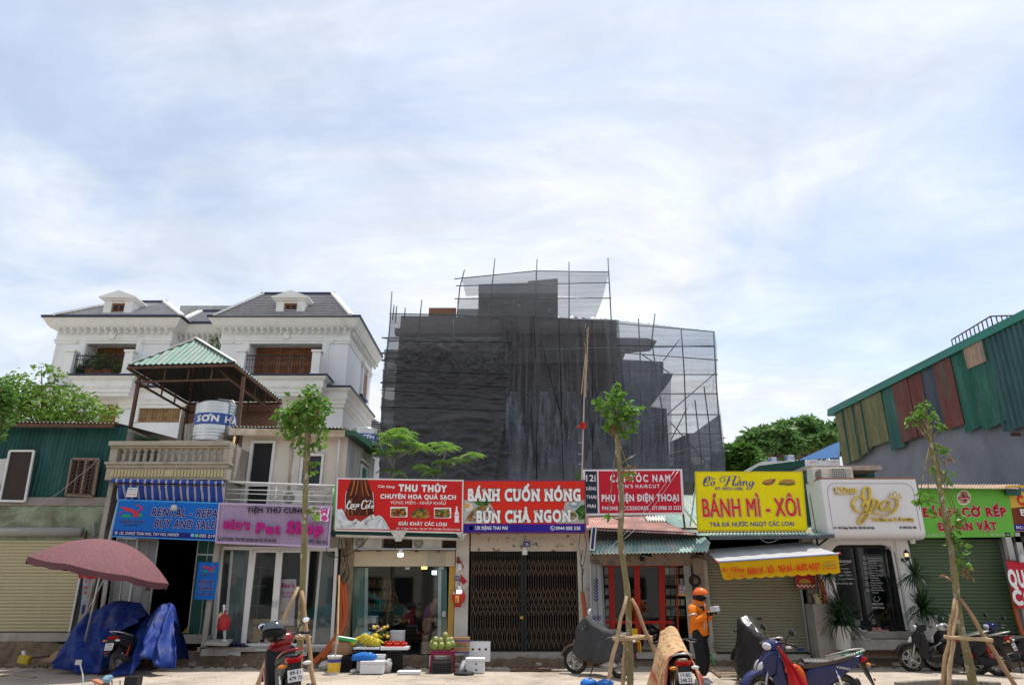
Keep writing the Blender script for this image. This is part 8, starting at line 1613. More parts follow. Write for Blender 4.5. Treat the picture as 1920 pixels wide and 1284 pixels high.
def motorbike(label,loc,heading,body,body2=None,seat=None,plate=None,lean=4,steer=15,mirrors=True,cat='motorbike',rim=None,cover=False,seatpad=False,front=True,group='motorbikes parked along the street',windlet=None,rear=None,sc=.92):
 t=thing('motorbike',label,cat,(0,0,0),group);body2=body2 or M_blk;seat=seat or M_seat;rim=rim or M_sil
 S=Matrix.Rotation(R(steer),3,'Z');piv=Vector((.40,0,0))
 def st(v):v=Vector(v);return piv+S@(v-piv)
 def xf(mb):mb.v=[tuple(st(v))for v in mb.v];return mb
 for ax,fr in((.62,True),(-.62,False)):
  mb=MB();mb.ring((ax,0,.28),.235,.05 if fr else .058,(0,1,0),32,10);
  if fr:xf(mb)
  w=mb.build('wheel',M_tyre,t,smooth=True);mb=MB();mb.ring((ax,0,.28),.195,.018,(0,1,0),28,6,sx=1.8);mb.tube([(ax,-.06,.28),(ax,.06,.28)],.05,12)
  for k in range(5):a=k*1.2566;mb.bar((ax,0,.28),(ax+.19*math.cos(a),0,.28+.19*math.sin(a)),.03,.035,up=(0,1,0));mb.bar((ax,0,.28),(ax+.19*math.cos(a+.35),0,.28+.19*math.sin(a+.35)),.02,.03,up=(0,1,0))
  mb.ring((ax,.045,.28),.09,.012,(0,1,0),20,4)
  if fr:xf(mb)
  mb.build('rim',rim,w,smooth=False)
 mb=MB();
 for s in(-1,1):mb.tube([(.62,s*.075,.28),(.50,s*.07,.62)],.022,8)
 xf(mb).build('fork',M_sil,t,smooth=True)
 mb=MB();n=12;arc=[(.62+.345*math.cos(R(a)),.28+.345*math.sin(R(a)))for a in[15+i*135/n for i in range(n+1)]];arc2=[(.62+.30*math.cos(R(a)),.28+.30*math.sin(R(a)))for a in[15+i*135/n for i in range(n,-1,-1)]];mb.slab(arc+arc2,.075,.02);xf(mb);smooth_auto(mb.build('front_fender',body,t),50)
 def part(name,poly,w,m,ins=.12,yc=0,steerit=False,taper=None):
  mb=MB();mb.slab(poly,w,ins,yc=yc,taper=taper)
  if steerit:xf(mb)
  o=mb.build(name,m,t);o.modifiers.new('sub','SUBSURF').levels=1;o.modifiers['sub'].render_levels=2;me=o.data;me.polygons.foreach_set('use_smooth',[True]*len(me.polygons));return o
 part('front_fairing',[(.30,.92),(.42,.90),(.54,.76),(.62,.60),(.60,.50),(.50,.48),(.42,.56),(.34,.52),(.27,.62),(.25,.82)],.17,body,.1,taper=lambda x,z:max(.35,1-max(0,x-.42)*2.6))
 part('leg_shield',[(.36,.66),(.32,.86),(.27,.86),(.22,.62),(.20,.34),(.27,.24),(.36,.30),(.40,.46)],.215,body2,.06)
 for s in(-1,1):part('side_panel',[(.40,.60),(.44,.5),(.38,.32),(.24,.24),(.2,.32),(.30,.42),(.34,.55)],.02,body,.05,yc=s*.2)
 part('floor_board',[(.28,.25),(.28,.33),(.05,.36),(-.12,.42),(-.2,.34),(-.12,.22),(.15,.2)],.13,body2,.08)
 part('rear_body',[(-.06,.36),(-.02,.58),(-.15,.68),(-.5,.70),(-.8,.80),(-.98,.86),(-1.0,.80),(-.8,.64),(-.58,.52),(-.34,.36),(-.2,.3)],.145,rear or body,.1,taper=lambda x,z:1-max(0,-x-.5)*.9)
 part('seat',[(.0,.62),(-.04,.72),(-.2,.745),(-.42,.74),(-.52,.79),(-.75,.83),(-.86,.84),(-.88,.80),(-.6,.72),(-.2,.66)],.14,seat,.1,taper=lambda x,z:1-max(0,-x-.4)*.6)
 if seatpad:
  mb=MB();mb.grid(lambda u,v:Vector((-.08-.36*u,-.12+.24*v,.765+.003*math.sin(u*40)*math.sin(v*30)-.03*(2*v-1)**2)),20,14);mb.build('seat_pad',M_blk,t,solid=.015)
 part('handlebar_cowl',[(.20,.92),(.24,1.02),(.34,1.04),(.43,.98),(.44,.90),(.36,.86),(.25,.86)],.15,windlet or body,.12,steerit=True)
 mb=MB();mb.ball((.43,0,.94),.07,12,(.4,1.5,.8));xf(mb).build('headlight',M_lens,t,smooth=True)
 for s in(-1,1):
  mb=MB();mb.ball((.565,s*.09,.66),.06,10,(.7,.35,1.5),rot=Matrix.Rotation(R(-30),3,'Y'));mb.build('turn_signal',M_lens,t,smooth=True)
 mb=MB();mb.tube([(.2,-.34,.98),(.25,-.2,1.0),(.28,0,.98),(.25,.2,1.0),(.2,.34,.98)],.013,8);xf(mb).build('handlebar',M_blk,t,smooth=True)
 for s in(-1,1):
  mb=MB();mb.tube([(.21,s*.24,.995),(.18,s*.36,.975)],.02,10);xf(mb).build('grip',M_blk,t,smooth=True)
  mb=MB();mb.tube([(.24,s*.2,.99),(.27,s*.28,.965),(.25,s*.35,.955)],.007,5);xf(mb).build('brake_lever',M_chr,t,smooth=True)
  if mirrors:
   mb=MB();mb.tube([(.24,s*.2,1.0),(.25,s*.24,1.08),(.22,s*.3,1.14)],.007,6);mb.ball((.21,s*.32,1.16),.06,12,(.28,1.15,.75));mr=xf(mb).build('mirror',M_blk,t,smooth=True);mb=MB();mb.ball((.197,s*.32,1.16),.052,12,(.1,1.1,.72));xf(mb).build('mirror_glass',M_mir,mr,smooth=True)
 mb=MB();mb.tube([(-.5,.15,.78),(-.85,.13,.87),(-.99,.06,.90),(-.99,-.06,.90),(-.85,-.13,.87),(-.5,-.15,.78)],.014,8);mb.build('grab_rail',body if rear else M_sil,t,smooth=True)
 mb=MB();mb.hexa([(-.97,-.085,.74),(-.9,-.1,.74),(-.9,.1,.74),(-.97,.085,.74),(-1.02,-.1,.80),(-.93,-.12,.81),(-.93,.12,.81),(-1.02,.1,.80)]);mb.build('tail_light',M_tail,t,bevel=.01)
 for s in(-1,1):mb=MB();mb.ball((-.99,s*.15,.72),.035,10,(.8,1.7,.7));mb.build('rear_signal',M_lens if s<0 else M_amb,t,smooth=True)
 mb=MB();mb.hexa([(-1.10,-.05,.40),(-1.08,-.05,.40),(-1.08,.05,.40),(-1.10,.05,.40),(-.96,-.085,.76),(-.88,-.085,.76),(-.88,.085,.76),(-.96,.085,.76)]);mb.build('rear_mudguard',M_blk,t,bevel=.008)
 mb=MB();mb.box(-1.115,-1.107,-.03,.03,.47,.5);mb.build('reflector',M_tail,t)
 if plate:
  a=R(14);Mp=Matrix.Translation((-1.035,0,.60))@Matrix.Rotation(-R(90),4,'Z')@Matrix.Rotation(R(90)-a,4,'X');mb=MB();mb.add([Mp@Vector((x,y,z))for z in(-.003,.0)for x,y in((-.095,-.07),(.095,-.07),(.095,.07),(-.095,.07))],[(3,2,1,0),(4,5,6,7),(0,1,5,4),(1,2,6,5),(2,3,7,6),(3,0,4,7)]);pl_=mb.build('number_plate',M_plate,t)
  localtext(plate[0],.13,0,.012,.042,Mp,pl_,T_black,.01);localtext(plate[1],.16,0,-.055,.046,Mp,pl_,T_black,.01)
 part('engine_case',[(-.1,.36),(-.25,.4),(-.5,.38),(-.68,.34),(-.72,.24),(-.6,.2),(-.25,.2),(-.12,.26)],.05,M_blk if cover is False else M_sil,.1,yc=.1)
 mb=MB();mb.tube([(-.1,-.1,.24),(-.35,-.15,.22),(-.5,-.17,.27),(-.95,-.18,.42)],[.018,.02,.055,.058],12);mb.build('exhaust',M_blk,t,smooth=True)
 mb=MB();
 for s in(-1,1):mb.tube([(-.62,s*.115,.32),(-.52,s*.11,.64)],.014,7);mb.tube([(-.60+.007*k,s*.115,.36+.026*k)for k in range(0,9)],[.026 if k%2 else .019 for k in range(9)],8)
 mb.build('shock_absorber',M_chr if body is not M_blk else paint('spring_red',(.45,.02,.015)),t,smooth=True)
 mb=MB();mb.tube([(-.05,.14,.26),(-.02,.3,-.0)],.012,6);mb.build('side_stand',M_blk,t);mb=MB();mb.tube([(-.15,-.26,.24),(-.15,.26,.24)],.018,7);mb.build('foot_peg',M_blk,t)
 t.rotation_euler=(R(-lean),0,R(heading));t.location=loc;t.scale=(sc,)*3;return t
def gl_(px,Y):return Vector((X(px,1285,Y),Y,.0))
BL=paint('deep_blue_paint',(.012,.018,.085));RD=paint('dark_red_paint',(.24,.01,.015))
blue=motorbike('glossy dark blue motorbike seen from its left side in the right foreground',gl_(1497,10.7),176,BL,BL,mat('brown_vinyl_seat',(.075,.06,.052),.45,.1,4,.05,.1),None,lean=5,steer=24,seatpad=True)
red=motorbike('red and black motorbike with a helmet on its mirror, seen from behind at the left',Vector((-3.08,10.6,0)),115,RD,M_blk,None,('89-E1','479.70'),lean=7,steer=14,rear=M_blk,sc=1)
b1=motorbike('black motorbike with red pinstripes and wire basket, left of the right-hand parked group',gl_(1776,15.8),148,M_blk,M_blk,None,('29-T1','385.64'),lean=4,steer=20);b2=motorbike('silver-fronted black motorbike with plate 89-E1 between the tree stakes',gl_(1820,15.7),128,M_blk,M_blk,None,('89-E1','080.85'),lean=4,steer=10,windlet=M_sil);b3=motorbike('black motorbike with blue handlebar cover, cut off by the right edge',gl_(1912,16.0),160,M_blk,M_blk,None,None,lean=4,steer=20,windlet=BL)
bg1=motorbike('motorbike under a grey dust cover in front of the folding gate',Vector((X(1122,1262,15.3),15.3,0)),128,mat('bronze_panel',(.1,.075,.045),.4),mat('bronze_panel',(0,0,0)),None,None,lean=4,steer=25,mirrors=False,cover=True)
bg2=motorbike('sand-coloured motorbike draped in a pink and beige blanket, seen from behind',Vector((2.34,10.75,0)),84,paint('champagne_paint',(.3,.25,.16)),M_blk,None,('17-B5','248.23'),lean=3,steer=12,mirrors=False)
bg3=motorbike('black motorbike mostly under the blue tarpaulin, rear end showing',gl_(254,15.9),80,M_blk,M_blk,None,('29-M1','112.73'),lean=3,steer=5,mirrors=False)
bg4=motorbike('motorbike hidden under a shiny black rain cover behind the blue motorbike',gl_(1427,14.0),100,M_blk,M_blk,None,None,lean=3,steer=5,mirrors=False)
for s in(1,):
 mb=MB();mb.tube([(-.15,.146,.60),(-.3,.15,.66),(-.6,.13,.72)],.006,5);mb.tube([(.42,.2,.58),(.40,.21,.45),(.34,.215,.34)],.006,5);mb.build('pinstripe',paint('stripe_red',(.5,.02,.02)),b1)
mb=MB()
for k in range(7):mb.tube([(-.05+.05*k,-.12,.62-.03*k),(-.05+.05*k,.14,.64-.03*k)],.005,4)
for k in range(4):mb.tube([(-.06,-.12+.085*k,.64),(.27,-.12+.085*k,.46)],.005,4)
mb.build('wire_basket',M_chr,b1)
mb=MB();mb.box(-.02,.0,-.0,.0,0,0)
Mq=Matrix.Translation((-.62,.128,.62))@Matrix.Rotation(R(180),4,'Z')@Matrix.Rotation(R(90),4,'X');localtext('VARIO',.2,0,.03,.03,Mq@Matrix.Rotation(R(-10),4,'Z'),blue,T_white,.0)
def cover(name,label,cat,bike,stations,mats,seed=1,group=None,fold=.03,nu=60,nv=44,hem=.03,asym=1,solid=.006):
 """drape: stations along the bike x -> (x, top z, half width, bottom z left, bottom z right)"""
 t=tag(MB().build(name,mats)if 0 else bpy.data.objects.new(name,bpy.data.meshes.new(name)),label,cat,group);COL.objects.link(t);mb=MB();n=len(stations)
 def fn(u,v):
  f=u*(n-1);i=min(int(f),n-2);q=f-i;x,zt,w,bl,br_=[a*(1-q)+b*q for a,b in zip(stations[i],stations[i+1])]
  s=2*v-1;a=abs(s);zb=bl if s>0 else br_
  if a<.35:y=s/.35*w*.45;z=zt-.05*(a/.35)**2
  else:k=(a-.35)/.65;y=(1 if s>0 else-1)*(w*(.45+.5*k)+.04*k)*(asym if s>0 else 1);z=zt-.05-(zt-.05-zb)*k**1.1
  g=noise.noise(Vector((x*3.1+seed,s*1.1,seed)))+.6*noise.noise(Vector((x*7+z*2.5,s*2,seed+5)))+.8*math.sin(x*11+z*5+seed+3*noise.noise(Vector((x*2,z*2,seed))))*a*.6
  y+=g*fold*(1 if s>0 else-1)*(a*1.4+.2);z+=.5*fold*noise.noise(Vector((x*4,s*4,seed+2)))+(hem*math.sin(x*14+seed)if a>.97 else 0)
  return Vector((x+.3*fold*noise.noise(Vector((z*6,s*3,seed+8))),y,max(z,.012)))
 mb.grid(fn,nu,nv);me=t.data;me.from_pydata([tuple(v)for v in mb.v],[],mb.f);me.polygons.foreach_set('use_smooth',[True]*len(me.polygons));me.materials.append(mats)
 q=t.modifiers.new('solid','SOLIDIFY');q.thickness=solid;t.location=bike.location;t.rotation_euler=bike.rotation_euler;t.scale=bike.scale;return t
M_grc=mat('grey_cover_cloth',(.05,.05,.053),.8,.2,3,.1,.35,14,col2=(.1,.098,.095),c2s=2.5)
cover('bike_cover','faded grey dust cover tied over the motorbike handlebar','cover',bg1,[(.6,.8,.10,.45,.45),(.5,.98,.2,.45,.45),(.3,1.14,.3,.4,.4),(.2,1.21,.22,.36,.36),(-.05,1.05,.22,.3,.34),(-.4,.95,.22,.3,.34),(-.8,.92,.2,.38,.38),(-1.0,.86,.14,.5,.5)],M_grc,3,'covers over motorbikes',.05)
mb=MB();mb.tube([Vector((0,0,0)),Vector((-.02,0,.08)),Vector((.02,0,.14))],[.02,.03,.012],8);o=mb.build('cover_knot',M_plate,None,smooth=True);o.location=bg1.location+Matrix.Rotation(R(128),3,'Z')@Vector((.19,0,1.1));tag(o,'white knotted tip on top of the grey bike cover','knot')
M_bkc=mat('shiny_black_cover',(.03,.03,.032),.25,.2,3,.1,.5,7)
cover('bike_cover','shiny black rain cover with torn edge behind the blue motorbike','cover',bg4,[(.45,1.0,.16,.2,.2),(.34,1.22,.30,.25,.2),(.2,1.25,.36,.12,.15),(.0,1.1,.30,.1,.2),(-.3,.95,.24,.2,.22),(-.6,.9,.2,.3,.3),(-.9,.88,.14,.4,.4)],M_bkc,8,'covers over motorbikes',.05)
def blanketmat():
 m=mat('patterned_blanket',(.46,.33,.17),.9,.1,5,.12,.35,60);t=m.node_tree;b=[n for n in t.nodes if n.type=='BSDF_PRINCIPLED'][0];tc=t.nodes.new('ShaderNodeTexCoord');w=t.nodes.new('ShaderNodeTexNoise');w.inputs['Scale'].default_value=5.5;w.inputs['Detail'].default_value=2;w.inputs['Distortion'].default_value=2.5;t.links.new(tc.outputs['Object'],w.inputs['Vector'])
 r=t.nodes.new('ShaderNodeValToRGB');r.color_ramp.elements[0].position=.53;r.color_ramp.elements[0].color=(0,0,0,1);r.color_ramp.elements[1].position=.56;r.color_ramp.elements[1].color=(1,1,1,1);e=r.color_ramp.elements.new(.60);e.color=(1,1,1,1);e=r.color_ramp.elements.new(.63);e.color=(0,0,0,1)
 t.links.new(w.outputs['Fac'],r.inputs[0]);mx_=t.nodes.new('ShaderNodeMixRGB');mx_.inputs[2].default_value=(.40,.10,.065,1);old=b.inputs['Base Color'].links[0].from_socket;t.links.new(r.outputs[0],mx_.inputs[0]);t.links.new(old,mx_.inputs[1]);t.links.new(mx_.outputs[0],b.inputs['Base Color']);return m
M_bla=blanketmat();M_blr=mat('blanket_red_border',(.40,.105,.075),.9,.15,5,.12,.3,60)
bl=cover('blanket','faded pink-red and beige patterned blanket draped over the sand-coloured motorbike','blanket',bg2,[(.5,.9,.1,.45,.5),(.38,1.06,.22,.42,.5),(.24,1.2,.22,.36,.5),(.05,1.06,.31,.3,.45),(-.3,.9,.29,.16,.3),(-.62,.9,.27,.08,.2),(-.86,.92,.24,.05,.15)],M_bla,5,'covers over motorbikes',.03,nu=70,nv=60,solid=.012,asym=1.45)
me=bl.data;me.materials.append(M_blr)
for p in me.polygons:
 v=(p.index//70)/60;u=(p.index%70)/70
 if u>.93 or v<.06 or v>.94 or(u<.16)or(.84<v<.87)or(.87<u<.885):p.material_index=1
def helmet(label,c,rot,m,visor=True,full=True,r=.13):
 t=thing('helmet',label,'helmet',(0,0,0));mb=MB();mb.ball((0,0,0),r,20,(1.08,.92,1.0));mb.v=[(x,y,max(z,-.09)if x<.06 else(z if z>-.12 else-.12))for x,y,z in mb.v];mb.build('shell',m,t,smooth=True)
 if full:
  mb=MB();mb.grid(lambda u,v:Vector((math.cos(R(-62+124*u))*math.cos(R(-22+34*v))*r*1.10*1.06,math.sin(R(-62+124*u))*math.cos(R(-22+34*v))*r*1.0,math.sin(R(-22+34*v))*r*1.1-.01)),14,8);mb.build('face_opening',M_dark,t,smooth=True,recalc=False)
  mb=MB();mb.grid(lambda u,v:Vector((math.cos(R(-66+132*u))*math.cos(R(10+42*v))*r*1.16*1.04,math.sin(R(-66+132*u))*math.cos(R(10+42*v))*r*1.06,math.sin(R(10+42*v))*r*1.12)),14,8);mb.build('visor',mat('smoked_visor',(.12,.13,.14),.08,.05,bump=0,metal=.8),t,smooth=True,recalc=False)
  mb=MB();mb.ball((.13,.02,-.05),.05,8,(.5,1,.7));mb.build('lining',M_plate,t,smooth=True)
 t.location=c;t.rotation_euler=rot;return t
hp=P(515,1190,10.55);hm=helmet('glossy black full-face helmet with raised visor hanging on the red motorbike',(hp.x,hp.y,hp.z+.02),(R(8),R(-12),R(-95)),paint('helmet_black',(.012,.012,.014)),r=.165)
mp_=thing('bandage_sticker','orange oval sticker on the rear mudguard of the red motorbike','sticker',(0,0,0));mb=MB();mb.ball((-1.112,0,.53-.11),.022,10,(.15,1.2,.8));mb.build('disc',plain('sticker_orange',(.65,.3,.08)),mp_);mp_.location=red.location;mp_.rotation_euler=red.rotation_euler
bp=blue.matrix_basis.copy();bpy.context.view_layer.update();bp=blue.matrix_world.copy()
fb_=thing('food_delivery_bag','bright orange food bag with black straps standing on the blue motorbike footboard','bag',(0,0,0));mb=MB()
def bg_f(u,v):
 a=u*6.2832;r=.17*(1+.10*noise.noise(Vector((math.cos(a)*2,math.sin(a)*2,v*4))));k=max(0,min(1,v));e=math.sin(math.pi*min(1,.12+k*.86))**.45
 ca,sa=math.cos(a),math.sin(a);c_=lambda q:(1 if q>0 else-1)*abs(q)**.6
 return Vector((c_(ca)*r*e*.95,c_(sa)*r*e*.8,.02+.42*k))
mb.grid(bg_f,28,16);mb.build('sack',mat('orange_nylon',(.62,.10,.015),.45,.1,4,.05,.4,12),fb_,smooth=True,recalc=False);mb=MB()
for y in(-.09,.09):mb.tube([(.10,y+.05,.40),(.17,y,.25),(.165,y,.06)],.014,5)
mb.tube([(.0,.145,.40),(.05,.155,.25),(0.02,.15,.05)],.016,5);mb.tube([(-.1,.12,.41),(.02,.14,.47),(.12,.1,.41)],.012,6);mb.build('strap',M_blk,fb_,smooth=True)
fb_.matrix_world=bp@Matrix.Translation((.07,.06,.30))@Matrix.Scale(.95,4)
cl=thing('red_cloth','red plastic raincoat hanging over the leg shield of the blue motorbike','cloth',(0,0,0));mb=MB();mb.grid(lambda u,v:Vector((.30-.26*u*v-.12*v+.02*math.sin(u*9),.235-.0*v+.03*math.sin(u*12+v*3),.95-.55*v+.03*math.sin(u*8))),16,16);mb.build('sheet',mat('red_raincoat',(.5,.02,.03),.35,.15,4,.1,.4,12),cl,smooth=True,recalc=False,solid=.006);cl.matrix_world=bp.copy()
gc=thing('elastic_rope','green elastic cord wound around the grab rail of the blue motorbike','cord',(0,0,0));mb=MB();mb.tube([Vector((-.62-.011*k,.13+.02*math.sin(k*1.7),.83+.025*math.sin(k*2.1)+.002*k))for k in range(30)],.007,5);mb.build('winding',plain('cord_green',(.02,.22,.13)),gc,smooth=True);gc.matrix_world=bp.copy()
#  umbrella, tarpaulin, flag 
um=thing('parasol','large tilted dusty pink patterned parasol over the blue tarpaulin','umbrella',P(160,1160,15.6))
def umat():
 m=mat('umbrella_cloth',(.23,.1,.105),.85,.12,3,.05,.15,40,backlit=.1);t=m.node_tree;b=[n for n in t.nodes if n.type=='BSDF_PRINCIPLED'][0];v=t.nodes.new('ShaderNodeTexVoronoi');v.inputs['Scale'].default_value=14;tc=t.nodes.new('ShaderNodeTexCoord');t.links.new(tc.outputs['Object'],v.inputs['Vector']);r=t.nodes.new('ShaderNodeMapRange');r.inputs[1].default_value=.25;r.inputs[2].default_value=.4;r.inputs[3].default_value=.1;r.inputs[4].default_value=.95;t.links.new(v.outputs['Distance'],r.inputs[0]);x=t.nodes.new('ShaderNodeMixRGB');x.inputs[2].default_value=(.17,.08,.09,1);t.links.new(r.outputs[0],x.inputs[0]);t.links.new(b.inputs['Base Color'].links[0].from_socket,x.inputs[1]);t.links.new(x.outputs[0],b.inputs['Base Color']);return m
Mu=umat();Yu_=15.4;L_,R_=P(62,1044,Yu_),P(320,1094,Yu_+.2);cu=(L_+R_)/2;ru=(R_-L_).length*.485;ex=(R_-L_).normalized();ez=ex.cross(cu-Vector((0,0,H))).normalized();ez=ez if ez.z>0 else-ez;ey=ez.cross(ex)
def uf(u,v,low=0):
 a=u*6.2832;k=a/(6.2832/8)%1;sag=1-.07*math.sin(math.pi*k)*v;r=v*ru*sag;z=.62*(1-v**2.0)-.03*math.sin(math.pi*k)*v-low
 return cu+ex*(r*math.cos(a))+ey*(r*math.sin(a))+ez*z
mb=MB();mb.grid(lambda u,v:uf(u,v),64,14);mb.build('canopy',Mu,um,smooth=True,recalc=False)
mb=MB();mb.grid(lambda u,v:uf(u,1,v*(.10+.03*abs(math.sin(u*25.13*2))))+ez*0,128,3);mb.build('valance',mat('umbrella_hem',(.12,.05,.06),.8,.2),um,smooth=True,recalc=False)
for k in range(8):mb=MB();mb.tube([uf(k/8,q/6,.02)for q in range(7)],.008,5);mb.tube([uf(k/8,.55,.03),cu-ez*.12],.006,4);mb.build('rib',M_steel,um)
mb=MB();b0=P(160,1158,15.9);b0=cu-(ez*.9+Vector((.25,0,.2))).normalized()*0+(Vector((G(150,1245).x,15.7,0))-cu);base=Vector((X(150,1240,15.8),15.8,0));mb.tube([cu+ez*.46,cu-ez*.1,base],.022,8);mb.build('pole',M_steel,um,smooth=True)
mb=MB();mb.tube([cu+ez*.5,cu+ez*.58],.02,8);mb.tube([cu+ez*.53+Vector((-.1,0,.02)),cu+ez*.56,cu+ez*.53+Vector((.12,0,0)),cu+ez*.56+Vector((.03,0,.05)),cu+ez*.53+Vector((-.05,0,.04))],.014,5);mb.build('blue_rope',plain('rope_blue',(.03,.1,.3)),um)
mb=MB();A,B,C,D=P(145,1060,16.9),P(196,1074,16.9),P(190,1084,16.9),P(148,1084,16.9);mb.grid(lambda u,v:A.lerp(B,u).lerp(D.lerp(C,u),v)+Vector((0,.03*math.sin(u*11),.015*math.sin(u*9))),14,6);tag(mb.build('red_flag',M_redbag,None,smooth=True,recalc=False),'plain red flag hanging below the left side of the parasol','flag')
M_tarp=mat('blue_tarpaulin',(.01,.035,.2),.62,.25,2,.1,.5,9,col2=(.07,.08,.17),c2s=3,c2amt=(.52,.68))
def pl(pts,u):
 f=u*(len(pts)-1);i=min(int(f),len(pts)-2);q=f-i;return(pts[i][0]*(1-q)+pts[i+1][0]*q,pts[i][1]*(1-q)+pts[i+1][1]*q)
def drape(T,B,YT,YB,seed,label,back=1.0,m=M_tarp,nu=70,nv=40,fold=.085,bulge=.2):
 mb=MB()
 def fn(u,v):
  t=P(*pl(T,u),YT);b=P(*pl(B,u),YB);b.z=max(b.z,.01)
  if v<.3:k=1-v/.3;p=t+Vector((.1*k*noise.noise(Vector((u*5,seed,0))),back*k,-t.z*.95*k**1.3))
  else:k=(v-.3)/.7;p=t.lerp(b,k);p.z=t.z+(b.z-t.z)*k**1.15;p.y-=bulge*math.sin(math.pi*k)*.6
  f=noise.noise(Vector((u*4+seed,v*2,seed)))+.7*math.sin(u*26+3*noise.noise(Vector((u*3,v*3,seed)))+seed)*min(1,v*1.2)*.7+.4*noise.noise(Vector((u*13,v*9,seed)))
  p.y-=fold*f*2*min(1,v*2+.2);p.x+=fold*.6*noise.noise(Vector((u*6,v*5,seed+9)));p.z=max(.008,p.z+fold*.5*noise.noise(Vector((u*7,v*4,seed+3)))*(v<.95));return p
 mb.grid(fn,nu,nv);return tag(mb.build('tarpaulin',m,None,smooth=True,recalc=False,solid=.006),label,'tarpaulin','blue tarpaulins under the parasol')
drape([(118,1222),(138,1172),(165,1150),(190,1136),(215,1127),(245,1128),(262,1131),(280,1150)],[(108,1252),(130,1257),(150,1261),(175,1263),(196,1262),(204,1222),(215,1185),(262,1166)],16.3,15.45,1,'left blue tarpaulin sheet with the big hump, open over the scooter tail')
drape([(238,1182),(258,1174),(280,1152),(300,1136),(316,1127),(325,1138),(331,1160)],[(206,1270),(232,1268),(252,1262),(262,1228),(280,1236),(304,1254),(330,1253)],16.2,15.2,6,'right blue tarpaulin sheet with the pointed peak beside the doorway')
mb=MB();A,B,C=P(243,1187,15.5),P(226,1206,15.3),P(219,1222,15.25);mb.add([A,B,C,P(236,1192,15.45)+Vector((-.03,0,-.05))],[(0,1,2,3)]);tag(mb.build('orange_tarp_lining',plain('orange_lining',(.5,.12,.03)),None,solid=.01),'orange turned-back edge between the two blue sheets','cloth')
#  person 
def skin(name,V,E,m,parent,sub=2,root=0):
 me=bpy.data.meshes.new(name);me.from_pydata([v[:3]for v in V],E,[]);me.materials.append(m);o=bpy.data.objects.new(name,me);COL.objects.link(o);o.parent=parent;ORG[o.name]=org(parent)
 k=o.modifiers.new('skin','SKIN');k.use_smooth_shade=True
 for i,v in enumerate(V):r=v[3];me.skin_vertices[0].data[i].radius=(r,v[4]if len(v)>4 else r)
 me.skin_vertices[0].data[root].use_root=True
 q=o.modifiers.new('sub','SUBSURF');q.levels=1;q.render_levels=sub;return o
pe=thing('person','person in bright orange jacket, orange helmet and black mask bending over a wrapped parcel','person',(0,0,0))
MO=mat('orange_jacket',(.72,.17,.005),.6,.1,5,.04,.35,9);MK=mat('black_trousers',(.012,.012,.013),.85,.15,4,.1,.3,12);MS=mat('black_knit',(.015,.015,.017),.8,.1)
V=[(0,0,.84,.13,.11),(0,0,1.0,.12,.105),(.0,0,1.16,.14,.11),(-.01,0,1.29,.11,.09),(.03,0,1.37,.055),(.07,0,1.44,.085,.08),(.08,0,1.50,.085,.08),(-.01,.15,1.24,.045),(.05,.235,1.05,.045),(.22,.10,1.19,.038),(-.01,-.15,1.24,.045),(.06,-.23,1.05,.045),(.25,-.07,1.17,.038),(0,.09,.80,.095),(.03,.10,.46,.065),(-.02,.10,.10,.045),(0,-.09,.80,.095),(.05,-.11,.46,.065),(.02,-.12,.10,.045)]
skin('body',V,[(0,1),(1,2),(2,3),(3,4),(4,5),(5,6),(3,7),(7,8),(8,9),(3,10),(10,11),(11,12),(0,13),(13,14),(14,15),(0,16),(16,17),(17,18)],MS,pe)
mb=MB();mb.ring((.02,0,1.345),.065,.042,(.25,0,1),20,8,sx=1.3);mb.build('collar',MO,pe,smooth=True)
skin('jacket',[(0,0,.74,.215,.2),(0,0,.98,.165,.14),(.0,0,1.13,.17,.15),(-.01,0,1.27,.13,.11),(.02,0,1.35,.085,.08),(-.01,.2,1.26,.08),(.04,.26,1.03,.072),(.19,.12,1.18,.055),(-.01,-.2,1.26,.08),(.05,-.26,1.03,.072),(.21,-.09,1.16,.055)],[(0,1),(1,2),(2,3),(3,4),(3,5),(5,6),(6,7),(3,8),(8,9),(9,10)],MO,pe)
skin('trousers',[(0,0,.84,.12,.11),(0,.085,.72,.1),(.03,.105,.46,.095),(-.03,.105,.12,.085),(0,-.085,.72,.1),(.05,-.115,.46,.095),(.01,-.12,.12,.085)],[(0,1),(1,2),(2,3),(0,4),(4,5),(5,6)],MK,pe)
for s,x in((1,-.02),(-1,.02)):
 mb=MB();n=12;sole=[(x-.11+.26*t,s*.11+.042*math.sin(math.pi*min(1,t*.9+.1))**.5*q)for q in(1,-1)for t in([i/8 for i in range(9)]if q==1 else[i/8 for i in range(8,-1,-1)])];m_=len(sole);mb.add([(a,b,0)for a,b in sole]+[(a,b,.035)for a,b in sole]+[(x+(a-x)*.85-.01,s*.11+(b-s*.11)*.75,.075)for a,b in sole],[(i+j*m_,(i+1)%m_+j*m_,(i+1)%m_+(j+1)*m_,i+(j+1)*m_)for i in range(m_)for j in(0,1)]+[tuple(range(m_))[::-1],tuple(range(2*m_,3*m_))]);mb.build('shoe',mat('grey_shoe',(.4,.4,.4),.6),pe,smooth=True)
